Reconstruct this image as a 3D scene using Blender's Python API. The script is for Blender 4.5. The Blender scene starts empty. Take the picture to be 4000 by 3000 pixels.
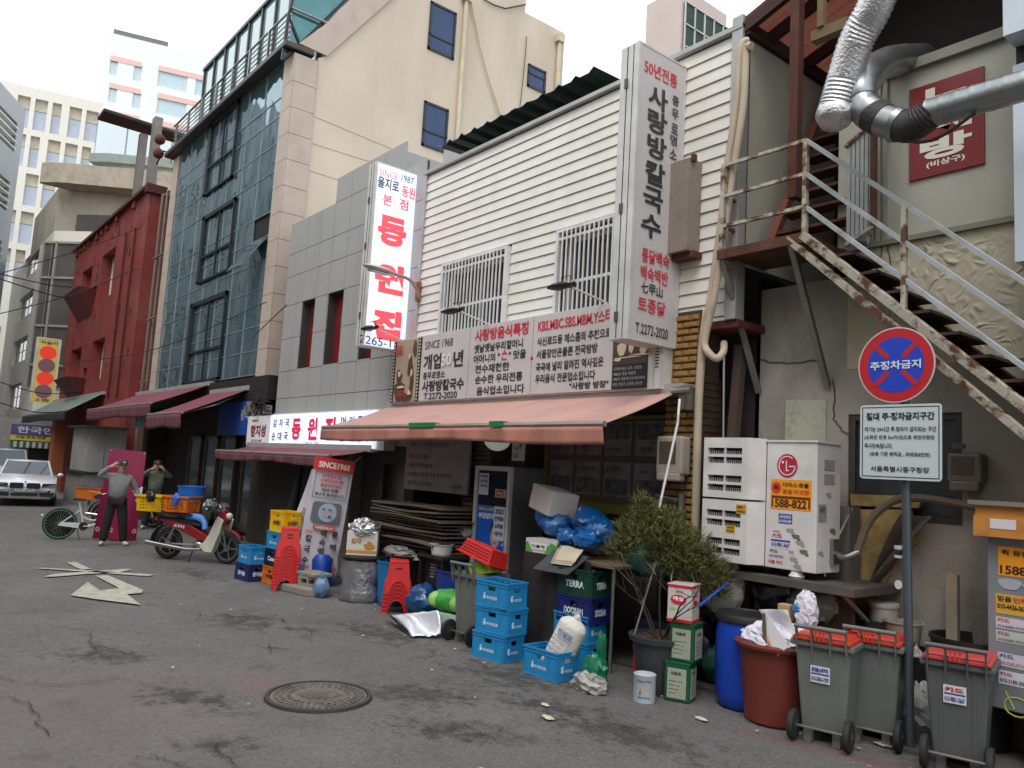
import bpy, math, random
from mathutils import Vector, Matrix, noise as mn
random.seed(7)
R = math.radians
sc = bpy.context.scene
COL = sc.collection
# ---------------------------------------------------------------- camera
H = 2.0
FPX, PITCH, ROLL, YAW = 3088.8, R(6.2735), R(3.3231), R(51.1877)
_f0 = Vector((-math.sin(YAW), math.cos(YAW), 0)); _r0 = Vector((math.cos(YAW), math.sin(YAW), 0))
FW = _f0*math.cos(PITCH) + Vector((0, 0, math.sin(PITCH)))
_u0 = _r0.cross(FW)
RT = _r0*math.cos(ROLL) + _u0*math.sin(ROLL)
UP = -_r0*math.sin(ROLL) + _u0*math.cos(ROLL)
CAMP = Vector((0, 0, H))
cam = bpy.data.cameras.new('camera'); co = bpy.data.objects.new('camera', cam); COL.objects.link(co)
cam.sensor_width = 36; cam.lens = FPX/4000*36; cam.clip_end = 2000; cam.clip_start = .05
m3 = Matrix((RT, UP, -FW)).transposed()
co.matrix_world = Matrix.Translation(CAMP) @ m3.to_4x4()
sc.camera = co
# ---------------------------------------------------------------- light
w = bpy.data.worlds.new('World'); sc.world = w; w.use_nodes = True
nt = w.node_tree; nt.nodes.clear()
sky = nt.nodes.new('ShaderNodeTexSky'); sky.sky_type = 'NISHITA'; sky.sun_disc = False
SUN_EL, SUN_ROT = R(58), R(150)
sky.sun_elevation = SUN_EL; sky.sun_rotation = SUN_ROT; sky.dust_density = 3; sky.air_density = 1.2
hs = nt.nodes.new('ShaderNodeHueSaturation'); hs.inputs['Saturation'].default_value = .22
mx = nt.nodes.new('ShaderNodeMix'); mx.data_type = 'RGBA'; mx.inputs[0].default_value = .72
mx.inputs[7].default_value = (9.0, 9.35, 9.9, 1)      # even cloud deck
bg = nt.nodes.new('ShaderNodeBackground'); bg.inputs[1].default_value = .1
wo = nt.nodes.new('ShaderNodeOutputWorld')
nt.links.new(sky.outputs[0], hs.inputs['Color']); nt.links.new(hs.outputs[0], mx.inputs[6])
nt.links.new(mx.outputs[2], bg.inputs[0]); nt.links.new(bg.outputs[0], wo.inputs[0])
sl = bpy.data.lights.new('sun', 'SUN'); sl.energy = .6; sl.angle = R(25); sl.color = (1, .97, .93)
so = bpy.data.objects.new('sun', sl); COL.objects.link(so)
sd = Vector((math.sin(SUN_ROT)*math.cos(SUN_EL), math.cos(SUN_ROT)*math.cos(SUN_EL), math.sin(SUN_EL)))
so.rotation_euler = sd.to_track_quat('Z', 'Y').to_euler()
sc.view_settings.view_transform = 'Standard'; sc.view_settings.look = 'None'
sc.view_settings.gamma = 1; sc.view_settings.use_curve_mapping = False
EXPO = 1.0
sc.view_settings.exposure = EXPO
sc.cycles.max_bounces = 7; sc.cycles.diffuse_bounces = 4; sc.cycles.glossy_bounces = 4; sc.cycles.transparent_max_bounces = 8
sc.cycles.use_denoising = True
sc.cycles.use_adaptive_sampling = True; sc.cycles.adaptive_threshold = .02
# ---------------------------------------------------------------- pixels of the photograph to points on planes
def ray(px, py): return FW + RT*((px-2000)/FPX) - UP*((py-1500)/FPX)
def gp(px, py, z=0.0):
    d = ray(px, py); t = (z-H)/d.z; return Vector((d.x*t, d.y*t, z))
class Fr:
    def __init__(s, O, u, v=(0, 0, 1)):
        s.O = Vector(O); s.u = Vector(u).normalized(); s.v = Vector(v).normalized(); s.n = s.u.cross(s.v).normalized()
    def p(s, x, y, n=0.0): return s.O + s.u*x + s.v*y + s.n*n
    def uv(s, px, py):
        d = ray(px, py); t = (s.O-CAMP).dot(s.n)/d.dot(s.n); q = CAMP + d*t - s.O
        return q.dot(s.u), q.dot(s.v)
    def sh(s, x=0, y=0, n=0): return Fr(s.p(x, y, n), s.u, s.v)
def YF(y): return Fr((0, y, 0), (1, 0, 0))           # facade plane, x = world x, y = world z
def XF(x): return Fr((x, 0, 0), (0, 1, 0))           # plane facing +X, x = world y, y = world z
# ---------------------------------------------------------------- materials
def s2l(c): return tuple((v/255/12.92 if v <= 10 else ((v/255+.055)/1.055)**2.4) for v in c)
MATS = {}
def mat(name, rgb, rough=.6, metal=0.0, var=.12, scale=3.0, bump=0.0, bscale=60, dirt=0.0, dcol=(60, 52, 42), dscale=2.2,
        emit=0.0, trans=0.0, coat=0.0, streak=0.0, alpha=1.0, dth=.5):
    if name in MATS: return MATS[name]
    m = bpy.data.materials.new(name); m.use_nodes = True; n = m.node_tree.nodes; l = m.node_tree.links
    b = n['Principled BSDF']; c = s2l(rgb)
    b.inputs['Roughness'].default_value = rough; b.inputs['Metallic'].default_value = metal
    if trans: b.inputs['Transmission Weight'].default_value = trans
    if coat: b.inputs['Coat Weight'].default_value = coat; b.inputs['Coat Roughness'].default_value = .1
    if alpha < 1: b.inputs['Alpha'].default_value = alpha
    tc = n.new('ShaderNodeTexCoord')
    out = None
    if var or dirt:
        no = n.new('ShaderNodeTexNoise'); no.inputs['Scale'].default_value = scale; no.inputs['Detail'].default_value = 6
        l.new(tc.outputs['Object'], no.inputs['Vector'])
        mr = n.new('ShaderNodeMapRange'); mr.inputs[1].default_value = .3; mr.inputs[2].default_value = .7
        mr.inputs[3].default_value = 1-var; mr.inputs[4].default_value = 1+var
        l.new(no.outputs[0], mr.inputs[0])
        ml = n.new('ShaderNodeVectorMath'); ml.operation = 'SCALE'; ml.inputs[0].default_value = c
        l.new(mr.outputs[0], ml.inputs['Scale']); out = ml.outputs[0]
    if dirt:
        n2 = n.new('ShaderNodeTexNoise'); n2.inputs['Scale'].default_value = dscale; n2.inputs['Detail'].default_value = 9
        n2.inputs['Roughness'].default_value = .65
        if streak:
            mp = n.new('ShaderNodeMapping'); mp.inputs['Scale'].default_value = (1, 1, 1-streak)
            l.new(tc.outputs['Object'], mp.inputs[0]); l.new(mp.outputs[0], n2.inputs['Vector'])
        else: l.new(tc.outputs['Object'], n2.inputs['Vector'])
        m2 = n.new('ShaderNodeMapRange'); m2.inputs[1].default_value = dth; m2.inputs[2].default_value = dth+.22 if dth == .5 else dth+.1
        m2.inputs[3].default_value = 0; m2.inputs[4].default_value = dirt
        l.new(n2.outputs[0], m2.inputs[0])
        mi = n.new('ShaderNodeMix'); mi.data_type = 'RGBA'; mi.inputs[7].default_value = (*s2l(dcol), 1)
        l.new(m2.outputs[0], mi.inputs[0]); l.new(out, mi.inputs[6]); out = mi.outputs[2]
    if out: l.new(out, b.inputs['Base Color'])
    else: b.inputs['Base Color'].default_value = (*c, 1)
    if bump:
        n3 = n.new('ShaderNodeTexNoise'); n3.inputs['Scale'].default_value = bscale; n3.inputs['Detail'].default_value = 5
        l.new(tc.outputs['Object'], n3.inputs['Vector'])
        bp = n.new('ShaderNodeBump'); bp.inputs['Strength'].default_value = bump; bp.inputs['Distance'].default_value = .02
        l.new(n3.outputs[0], bp.inputs['Height']); l.new(bp.outputs[0], b.inputs['Normal'])
    if emit:
        b.inputs['Emission Color'].default_value = (*c, 1); b.inputs['Emission Strength'].default_value = emit
    MATS[name] = m; return m
def flat(rgb, rough=.55, emit=0):
    return mat('ink_%d_%d_%d_%d' % (*rgb, int(emit*100)), rgb, rough, var=0, emit=emit)
# ---------------------------------------------------------------- mesh builder
class MB:
    def __init__(s): s.v = []; s.f = []
    def add(s, vs, fs):
        k = len(s.v); s.v += [Vector(q) for q in vs]; s.f += [tuple(i+k for i in f) for f in fs]; return s
    def box(s, x0, x1, y0, y1, z0, z1, M=None):
        vs = [Vector((x, y, z)) for x in (x0, x1) for y in (y0, y1) for z in (z0, z1)]
        if M is not None: vs = [M @ q for q in vs]
        return s.add(vs, [(0, 1, 3, 2), (4, 6, 7, 5), (0, 4, 5, 1), (2, 3, 7, 6), (0, 2, 6, 4), (1, 5, 7, 3)])
    def fbox(s, fr, x0, x1, y0, y1, n0, n1):
        vs = [fr.p(x, y, n) for x in (x0, x1) for y in (y0, y1) for n in (n0, n1)]
        return s.add(vs, [(0, 1, 3, 2), (4, 6, 7, 5), (0, 4, 5, 1), (2, 3, 7, 6), (0, 2, 6, 4), (1, 5, 7, 3)])
    def tbox(s, x0, x1, y0, y1, z0, z1, k=.9, M=None):    # tapered: bottom scaled by k
        cx, cy = (x0+x1)/2, (y0+y1)/2; vs = []
        for x in (x0, x1):
            for y in (y0, y1):
                for z in (z0, z1):
                    q = k if z == z0 else 1; vs.append(Vector((cx+(x-cx)*q, cy+(y-cy)*q, z)))
        if M is not None: vs = [M @ q for q in vs]
        return s.add(vs, [(0, 1, 3, 2), (4, 6, 7, 5), (0, 4, 5, 1), (2, 3, 7, 6), (0, 2, 6, 4), (1, 5, 7, 3)])
    def tube(s, pts, r, n=8, cap=True):
        pts = [Vector(p) for p in pts]; rs = r if isinstance(r, (list, tuple)) else [r]*len(pts); rings = []
        d0 = (pts[1]-pts[0]).normalized(); a = d0.orthogonal().normalized()
        for i, p in enumerate(pts):
            if i == 0: d = (pts[1]-p)
            elif i == len(pts)-1: d = p-pts[i-1]
            else: d = (pts[i+1]-p).normalized()+(p-pts[i-1]).normalized()
            if d.length < 1e-9: d = Vector((0, 0, 1))
            d.normalize(); a = (a-d*a.dot(d)); a = a.normalized() if a.length > 1e-6 else d.orthogonal().normalized(); b = d.cross(a)
            rings.append([p+(a*math.cos(t)+b*math.sin(t))*rs[i] for t in [2*math.pi*k/n for k in range(n)]])
        vs = [q for g in rings for q in g]; fs = []
        for i in range(len(pts)-1):
            for k in range(n):
                fs.append((i*n+k, i*n+(k+1) % n, (i+1)*n+(k+1) % n, (i+1)*n+k))
        if cap: fs.append(tuple(range(n-1, -1, -1))); fs.append(tuple((len(pts)-1)*n+k for k in range(n)))
        return s.add(vs, fs)
    def bar(s, a, b, wd=.03, n=4):
        return s.tube([a, b], wd*.7071, n)
    def lathe(s, prof, c=(0, 0, 0), n=24, M=None, wob=0):
        vs = []; fs = []; c = Vector(c)
        for (r, z) in prof:
            for k in range(n):
                t = 2*math.pi*k/n; q = r*(1+wob*mn.noise(Vector((math.cos(t)*2, math.sin(t)*2, z*6))))
                p = Vector((q*math.cos(t), q*math.sin(t), z)); vs.append((M @ p if M is not None else p)+c)
        for i in range(len(prof)-1):
            for k in range(n): fs.append((i*n+k, i*n+(k+1) % n, (i+1)*n+(k+1) % n, (i+1)*n+k))
        if prof[0][0] > 1e-4: fs.append(tuple(range(n-1, -1, -1)))
        if prof[-1][0] > 1e-4: fs.append(tuple((len(prof)-1)*n+k for k in range(n)))
        return s.add(vs, fs)
    def poly(s, fr, pts, n0, n1):          # prism from a 2D outline in a frame
        k = len(pts)
        vs = [fr.p(x, y, n0) for x, y in pts]+[fr.p(x, y, n1) for x, y in pts]
        fs = [tuple(range(k-1, -1, -1)), tuple(range(k, 2*k))]+[(i, (i+1) % k, k+(i+1) % k, k+i) for i in range(k)]
        return s.add(vs, fs)
    def grid(s, fn, nu, nv):
        vs = [fn(i/nu, j/nv) for j in range(nv+1) for i in range(nu+1)]
        fs = [(j*(nu+1)+i, j*(nu+1)+i+1, (j+1)*(nu+1)+i+1, (j+1)*(nu+1)+i) for j in range(nv) for i in range(nu)]
        return s.add(vs, fs)
    def ball(s, c, rx, ry, rz, nu=16, nv=10, wob=0, wf=3, seed=0):
        c = Vector(c)
        vs = []; fs = []
        for j in range(nv+1):
            ph = math.pi*j/nv
            for i in range(nu):
                t = 2*math.pi*i/nu; d = Vector((math.sin(ph)*math.cos(t), math.sin(ph)*math.sin(t), math.cos(ph)))
                if wob:
                    o_ = Vector((seed*3.7, seed, 0)); w1 = mn.noise_vector(d*wf*.8+o_)*wob*.55+mn.noise_vector(d*wf*2.1+o_)*wob*.5; w1 += d*(abs(mn.noise(d*wf*1.6+o_))-.2)*wob*-.9; d = d+w1
                vs.append(c+Vector((d.x*rx, d.y*ry, max(d.z, -1.0)*rz)))
        for j in range(nv):
            for i in range(nu): fs.append((j*nu+i, (j+1)*nu+i, (j+1)*nu+(i+1) % nu, j*nu+(i+1) % nu))
        return s.add(vs, fs)
OFF = {}
def tag(o, label=None, cat=None, group=None, kind=None):
    if label: o['label'] = label
    if cat: o['category'] = cat
    if group: o['group'] = group
    if kind: o['kind'] = kind
    return o
def thing(name, label, cat, loc=(0, 0, 0), rz=0, group=None, world=False, rot=None):
    o = bpy.data.objects.new(name, None); COL.objects.link(o); o.empty_display_size = .1
    o.location = loc; o.rotation_euler = rot or (0, 0, rz)
    if world: OFF[o.name] = Vector(loc)
    return tag(o, label, cat, group)
def ob(name, mb, m, parent=None, smooth=False, bevel=0, kind=None, label=None, solid=0):
    off = None
    if parent is not None and parent.name in OFF: off = OFF[parent.name]
    vs = [tuple(q-off) for q in mb.v] if off is not None else [tuple(q) for q in mb.v]
    me = bpy.data.meshes.new(name); me.from_pydata(vs, [], mb.f); me.update()
    o = bpy.data.objects.new(name, me); COL.objects.link(o); me.materials.append(m)
    if parent is not None:
        o.parent = parent
        if off is not None: OFF[o.name] = off
    if smooth:
        for p in me.polygons: p.use_smooth = True
        try: me.set_sharp_from_angle(angle=R(38))
        except Exception: pass
    if solid:
        sm = o.modifiers.new('solid', 'SOLIDIFY'); sm.thickness = solid
    if bevel:
        bm = o.modifiers.new('bevel', 'BEVEL'); bm.width = bevel; bm.segments = 2; bm.limit_method = 'ANGLE'; bm.angle_limit = R(40)
    if kind: o['kind'] = kind
    if label: o['label'] = label
    return o
def solo(name, mb, m, label, cat, group=None, **k):     # a thing that is one mesh, origin moved to its base centre
    lo = Vector((min(v.x for v in mb.v), min(v.y for v in mb.v), min(v.z for v in mb.v)))
    hi = Vector((max(v.x for v in mb.v), max(v.y for v in mb.v), 0)); c = Vector(((lo.x+hi.x)/2, (lo.y+hi.y)/2, lo.z))
    mb.v = [v-c for v in mb.v]
    o = ob(name, mb, m, **k); o.location = c
    return tag(o, label, cat, group)
def copy_tree(o, parent=None):
    c = o.copy(); COL.objects.link(c)
    if parent is not None: c.parent = parent; 
    for ch in list(o.children): copy_tree(ch, c)
    return c
# ---------------------------------------------------------------- lettering
TC = {}; KEEP = []
def glyphs(s, bold, res=3):
    k = (s, bold)
    if k in TC: return TC[k]
    c = bpy.data.curves.new('t', 'FONT'); c.body = s; c.offset = bold; c.resolution_u = res
    o = bpy.data.objects.new('t', c)
    me = bpy.data.meshes.new_from_object(o)
    vs = [(v.co.x, v.co.y) for v in me.vertices]; fs = [tuple(p.vertices) for p in me.polygons]
    bpy.data.objects.remove(o); KEEP.append(c); bpy.data.meshes.remove(me)
    TC[k] = (vs, fs); return TC[k]
def T(fr, s, x, y, h, m, parent, w=None, bold=.02, vert=0, dn=.004, ali='l', mb=None, shear=0):
    """lettering s with its lower left (or centre) at x, y and glyph height h; w squeezes the line to that width; vert stacks"""
    own = mb is None
    if own: mb = MB()
    if vert:
        for i, ch in enumerate(s):
            if ch != ' ': T(fr, ch, x, y-i*vert, h, m, parent, w, bold, 0, dn, 'c', mb)
    else:
        vs, fs = glyphs(s, bold)
        if not vs: return None
        x0, x1 = min(v[0] for v in vs), max(v[0] for v in vs); y0, y1 = min(v[1] for v in vs), max(v[1] for v in vs)
        sy = h/(y1-y0); sx = (w/(x1-x0)) if w else sy*.95
        ox = x-(sx*(x1-x0)/2 if ali == 'c' else 0)
        mb.add([fr.p(ox+(v[0]-x0)*sx+shear*(v[1]-y0)*sy, y+(v[1]-y0)*sy, dn) for v in vs], fs)
    if own and mb.v: return ob('lettering', mb, m, parent)
def rect_hole_wall(fr, x0, x1, y0, y1, holes, depth, mb):
    xs = sorted({x0, x1, *[min(max(h[0], x0), x1) for h in holes], *[min(max(h[1], x0), x1) for h in holes]})
    ys = sorted({y0, y1, *[min(max(h[2], y0), y1) for h in holes], *[min(max(h[3], y0), y1) for h in holes]})
    for i in range(len(xs)-1):
        for j in range(len(ys)-1):
            cx, cy = (xs[i]+xs[i+1])/2, (ys[j]+ys[j+1])/2
            if any(h[0] < cx < h[1] and h[2] < cy < h[3] for h in holes): continue
            mb.add([fr.p(xs[i], ys[j]), fr.p(xs[i+1], ys[j]), fr.p(xs[i+1], ys[j+1]), fr.p(xs[i], ys[j+1])], [(0, 1, 2, 3)])
    for a, b, c, d in holes:
        q = [(a, c), (b, c), (b, d), (a, d)]
        for k in range(4):
            p0, p1 = q[k], q[(k+1) % 4]
            mb.add([fr.p(*p0), fr.p(*p1), fr.p(*p1, -depth), fr.p(*p0, -depth)], [(0, 1, 2, 3)])
    return mb
def window(fr, a, b, c, d, parent, fm, gm, rec=.1, fw=.05, nx=2, ny=1, proud=0):
    """framed window filling a hole; every pane its own sub-part"""
    f = MB()
    for (x0, x1, y0, y1) in [(a, b, c, c+fw), (a, b, d-fw, d), (a, a+fw, c+fw, d-fw), (b-fw, b, c+fw, d-fw)]:
        f.fbox(fr, x0, x1, y0, y1, -rec-.03, -rec+.03+proud)
    pw = (b-a-2*fw)/nx; ph = (d-c-2*fw)/ny
    for i in range(1, nx): f.fbox(fr, a+fw+pw*i-fw*.35, a+fw+pw*i+fw*.35, c+fw, d-fw, -rec-.025, -rec+.022+proud)
    for j in range(1, ny): f.fbox(fr, a+fw, b-fw, c+fw+ph*j-fw*.3, c+fw+ph*j+fw*.3, -rec-.027, -rec+.018+proud)
    wo_ = ob('window', f, fm, parent)
    for i in range(nx):
        for j in range(ny):
            ob('pane', MB().fbox(fr, a+fw+pw*i, a+fw+pw*(i+1), c+fw+ph*j, c+fw+ph*(j+1), -rec-.015, -rec-.005), gm, wo_)
    return wo_
def stripmb(mb, pts, wd, z, taper=True):
    pts = [Vector((p[0], p[1], z)) for p in pts]; vs = []; fs = []
    for i, p in enumerate(pts):
        d = (pts[min(i+1, len(pts)-1)]-pts[max(i-1, 0)]).normalized(); nn = Vector((-d.y, d.x, 0))
        ww = wd*(.15 if taper and i in (0, len(pts)-1) else random.uniform(.5, 1.3)); vs += [p+nn*ww/2, p-nn*ww/2]
    for i in range(len(pts)-1): fs.append((2*i, 2*i+1, 2*i+3, 2*i+2))
    return mb.add(vs, fs)
# ================================================================ GROUND
def asphalt():
    m = bpy.data.materials.new('asphalt'); m.use_nodes = True; n = m.node_tree.nodes; l = m.node_tree.links; b = n['Principled BSDF']
    tc = n.new('ShaderNodeTexCoord')
    def noise(sc_, det=8, ro=.6):
        q = n.new('ShaderNodeTexNoise'); q.inputs['Scale'].default_value = sc_; q.inputs['Detail'].default_value = det
        q.inputs['Roughness'].default_value = ro; l.new(tc.outputs['Object'], q.inputs['Vector']); return q.outputs[0]
    def mrange(s_, a, b_, c, d):
        q = n.new('ShaderNodeMapRange'); q.inputs[1].default_value = a; q.inputs[2].default_value = b_; q.inputs[3].default_value = c
        q.inputs[4].default_value = d; l.new(s_, q.inputs[0]); return q.outputs[0]
    def mix(fac, a, col):
        q = n.new('ShaderNodeMix'); q.data_type = 'RGBA'; l.new(fac, q.inputs[0]); l.new(a, q.inputs[6]); q.inputs[7].default_value = (*col, 1); return q.outputs[2]
    def math_(op, a, b_=None, v=None):
        q = n.new('ShaderNodeMath'); q.operation = op; l.new(a, q.inputs[0])
        if b_ is not None: l.new(b_, q.inputs[1])
        if v is not None: q.inputs[1].default_value = v
        return q.outputs[0]
    rmp = n.new('ShaderNodeValToRGB'); e = rmp.color_ramp.elements
    e[0].position = .33; e[0].color = (.088, .083, .077, 1); e[1].position = .68; e[1].color = (.132, .125, .116, 1)
    l.new(noise(.8, 10, .68), rmp.inputs[0]); c = rmp.outputs[0]
    c = mix(mrange(noise(34, 6, .75), .5, .7, 0, .75), c, (.22, .21, .195))       # exposed aggregate
    c = mix(mrange(noise(19, 6, .75), .52, .68, 0, .7), c, (.04, .037, .034))
    c = mix(mrange(noise(2.3, 10, .72), .56, .66, 0, .5), c, (.045, .041, .037))     # old oil and water marks
    # worn red paint of the lane edge and single wet patches, each with its own place
    def blob(px, py, rx, ry, ang, col, amt, edge=.25):
        nonlocal c
        g = gp(px, py)
        mp = n.new('ShaderNodeMapping'); mp.vector_type = 'TEXTURE'; mp.inputs['Location'].default_value = (g.x, g.y, 0)
        mp.inputs['Rotation'].default_value = (0, 0, ang); mp.inputs['Scale'].default_value = (rx, ry, 1)
        l.new(tc.outputs['Object'], mp.inputs[0])
        ln = n.new('ShaderNodeVectorMath'); ln.operation = 'LENGTH'; l.new(mp.outputs[0], ln.inputs[0])
        d = math_('ADD', ln.outputs['Value'], math_('MULTIPLY', noise(5.5, 10, .8), v=7))
        f = mrange(d, 4.0-edge*2, 4.0+edge*2, amt, 0)
        c = mix(f, c, col)
    blob(60, 2850, 1.3, 1.0, .3, (.16, .105, .1), .45, .9); blob(450, 2700, 1.0, .7, .6, (.145, .108, .102), .4, .8)
    blob(990, 2665, .35, .28, 0, (.17, .095, .09), .6, .5); blob(3350, 2960, 1.2, .12, .35, (.14, .06, .055), .75, .5)
    for q in [(1640, 2710, .62, .42, .5), (1730, 2830, .5, .2, .9), (380, 2560, .5, .3, .9), (440, 2545, .45, .22, .3), (930, 2430, .8, .3, .2),
              (1000, 2415, .7, .25, .1), (1190, 2460, .3, .12, .8), (1055, 2530, .25, .1, .9), (770, 2240, 1.0, .4, .1), (1850, 2870, .6, .18, .9),
              (880, 2910, .35, .2, .8), (2450, 2870, .9, .35, .3), (2150, 2760, .7, .3, .4), (2000, 2640, 1.0, .5, .3), (1500, 2480, 1.0, .4, .2), (730, 2720, .6, .3, .5)]:
        blob(*q, (.03, .027, .024), .85, .22)
    l.new(c, b.inputs['Base Color'])
    b.inputs['Roughness'].default_value = .78
    l.new(mrange(noise(1.9, 9, .7), .5, .7, .85, .55), b.inputs['Roughness'])
    bp = n.new('ShaderNodeBump'); bp.inputs['Strength'].default_value = .55; bp.inputs['Distance'].default_value = .012
    l.new(noise(70, 6, .7), bp.inputs['Height'])
    b2 = n.new('ShaderNodeBump'); b2.inputs['Strength'].default_value = .4; b2.inputs['Distance'].default_value = .12
    l.new(noise(1.6, 8, .6), b2.inputs['Height']); l.new(bp.outputs[0], b2.inputs['Normal']); l.new(b2.outputs[0], b.inputs['Normal'])
    return m
ASP = asphalt()
ob('ground', MB().add([(-900, -600, -.012), (300, -600, -.012), (300, 600, -.012), (-900, 600, -.012)], [(0, 1, 2, 3)]), mat('far ground', (70, 68, 64), .9), kind='structure')
ob('road', MB().grid(lambda u, v: Vector((-130+140*u, -5.2+14*v, .012*mn.noise(Vector((u*30, v*5, 0)))*(1 if v > .3 else 0)-.004)), 140, 28), ASP, kind='structure', smooth=True)
# cracks
cm = MB()
def P(*q): return [gp(x/1.106, 2100+y/1.106) for x, y in q]
for pts in [P((0, 590), (60, 625), (150, 632), (260, 642), (400, 628), (520, 620), (600, 628), (700, 655), (740, 672)),
            P((0, 690), (60, 700), (100, 720), (150, 745), (170, 800), (220, 870)), P((200, 380), (260, 385), (330, 395), (400, 400)),
            P((380, 410), (390, 450), (420, 490)), P((740, 700), (860, 712), (980, 705)), P((780, 770), (900, 765), (1040, 762), (1150, 758)),
            P((960, 880), (950, 930), (1010, 960), (1050, 1000)), P((560, 955), (620, 950), (700, 955), (770, 990), (830, 1010)),
            P((1900, 628), (1980, 640), (2080, 648), (2200, 640)), P((1620, 690), (1800, 688), (1960, 690), (2120, 700)),
            P((2000, 800), (2090, 850), (2200, 900)), P((690, 605), (800, 607)), P((850, 320), (870, 340), (850, 360)), P((1300, 385), (1330, 400), (1340, 430)),
            P((920, 262), (1060, 270), (1200, 300)), P((980, 340), (1080, 350), (1200, 348), (1240, 370), (1360, 372), (1480, 370)),
            P((1160, 460), (1175, 480), (1170, 505)), P((560, 240), (800, 238), (1000, 240))]:
    q = [Vector((a.x+random.uniform(-.02, .02), a.y+random.uniform(-.02, .02))) for a in pts]; fine = []
    for i in range(len(q)-1):
        for k in range(5):
            p = q[i].lerp(q[i+1], k/5); fine.append(p+Vector((random.uniform(-.022, .022), random.uniform(-.022, .022))))
    fine.append(q[-1]); stripmb(cm, fine, .009, .0125)
ob('road_crack', cm, mat('crack', (44, 41, 37), .95), kind='structure')
# worn painted arrow
PNT = mat('road paint', (168, 164, 150), .8, dirt=.75, dcol=(92, 88, 82), dscale=9, var=.15, scale=6)
am = MB()
for poly_ in [[(285, 110), (325, 108), (392, 138), (350, 142)], [(148, 135), (200, 134), (668, 163), (640, 170)], [(188, 172), (235, 160), (380, 150), (548, 138), (572, 140), (515, 153), (380, 160), (225, 173)],
              [(305, 253), (378, 195), (430, 232), (515, 222), (412, 168), (465, 166), (618, 230), (612, 243), (548, 248), (607, 294), (400, 268)]]:
    q = P(*poly_); am.add([(a.x, a.y, .0135) for a in q], [tuple(range(len(q)))])
ob('road_marking', am, PNT, kind='structure', label='worn white turn arrow crossed out by thin white strokes painted on the road')
# manhole
mc = gp(1245, 2722); r = .405
mh = thing('manhole_cover', 'round cast iron manhole cover with studded rings set in the road', 'manhole cover', (mc.x, mc.y, .008), 1.0)
IR = mat('worn iron', (112, 106, 98), .62, .35, var=.25, scale=12, bump=.4, bscale=70, dirt=.7, dcol=(52, 46, 40))
ob('rim', MB().lathe([(r+.045, -.01), (r+.04, .012), (r+.006, .014), (r+.004, -.02)], n=48), mat('rim iron', (66, 61, 56), .7, .3), mh, True)
ob('cover', MB().lathe([(r, -.02), (r-.002, .006), (.0001, .008)], n=48), IR, mh)
st = MB()
for rr, nn, wd in [(.36, 44, .03), (.31, 36, .026), (.25, 28, .028), (.12, 12, .03)]:
    for k in range(nn):
        a = 2*math.pi*k/nn; M_ = Matrix.Rotation(a, 4, 'Z'); st.box(rr-.017, rr+.017, -wd/2*.8, wd/2*.8, .007, .015, M_)
for k in range(-4, 5): st.box(-.2+abs(k)*.02, .2-abs(k)*.02, k*.022-.006, k*.022+.006, .0075, .0145)
ob('stud', st, IR, mh, kind='stuff')
# kerb strip along the shops: slightly raised dirty concrete apron
ob('gutter', MB().box(-60, 8, 6.55, 7.4, -.01, .03), mat('apron concrete', (84, 80, 74), .9, dirt=.7, dscale=3, bump=.3, bscale=40), kind='structure')
# ================================================================ MATERIALS
M_SID = mat('white siding', (222, 219, 210), .5, dirt=.22, dcol=(170, 158, 138), dscale=1.3, streak=.7, var=.05)
M_WFR = mat('white frame', (214, 214, 212), .45, dirt=.3, dcol=(150, 140, 125))
M_DGL = mat('dark glass', (58, 62, 66), .08, .0, var=.1)
M_BLK = mat('black', (22, 21, 21), .6)
M_DRK = mat('dark wall', (46, 40, 37), .85, dirt=.5, dcol=(24, 22, 20))
M_GRY = mat('grey composite panel', (160, 159, 156), .45, .0, var=.05, scale=.8, dirt=.45, dcol=(134, 131, 124), streak=.8)
M_JNT = mat('joint', (60, 57, 54), .9)
M_STN = mat('stone slab', (184, 168, 155), .5, var=.07, scale=2, dirt=.25, dcol=(140, 118, 95), streak=.5, bump=.05)
M_BGE = mat('beige render', (204, 191, 172), .85, var=.05, scale=.7, dirt=.5, dcol=(182, 166, 142), dscale=.8, streak=.75)
M_STL = mat('stainless', (150, 148, 145), .3, .85, var=.08)
M_DFR = mat('dark frame', (40, 46, 52), .4, .3)
M_RED = mat('oxblood render', (122, 42, 35), .72, var=.25, scale=.9, bump=.7, bscale=5, dirt=.75, dcol=(134, 86, 76), dscale=.9, streak=.45)
M_CON = mat('concrete', (176, 168, 152), .88, var=.1, scale=1, dirt=.5, dcol=(112, 104, 92), dscale=1.2, streak=.6, bump=.2, bscale=30)
M_CRM = mat('cream render', (226, 220, 204), .85, var=.06, scale=.5, dirt=.35, dcol=(165, 156, 136), dscale=.5, streak=.6)
M_RST = mat('rust', (92, 58, 42), .85, .2, var=.3, scale=6, dirt=.8, dcol=(52, 38, 32), dscale=4, bump=.4, bscale=40)
M_PRU = mat('paint with rust', (178, 172, 154), .6, .1, var=.1, scale=5, dirt=1, dcol=(92, 60, 42), dscale=6, bump=.3, bscale=40, dth=.47)
M_PLN = mat('pale panel', (172, 170, 156), .6, var=.05, dirt=.3, dcol=(140, 134, 116), dscale=1.1, streak=.6)
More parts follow.
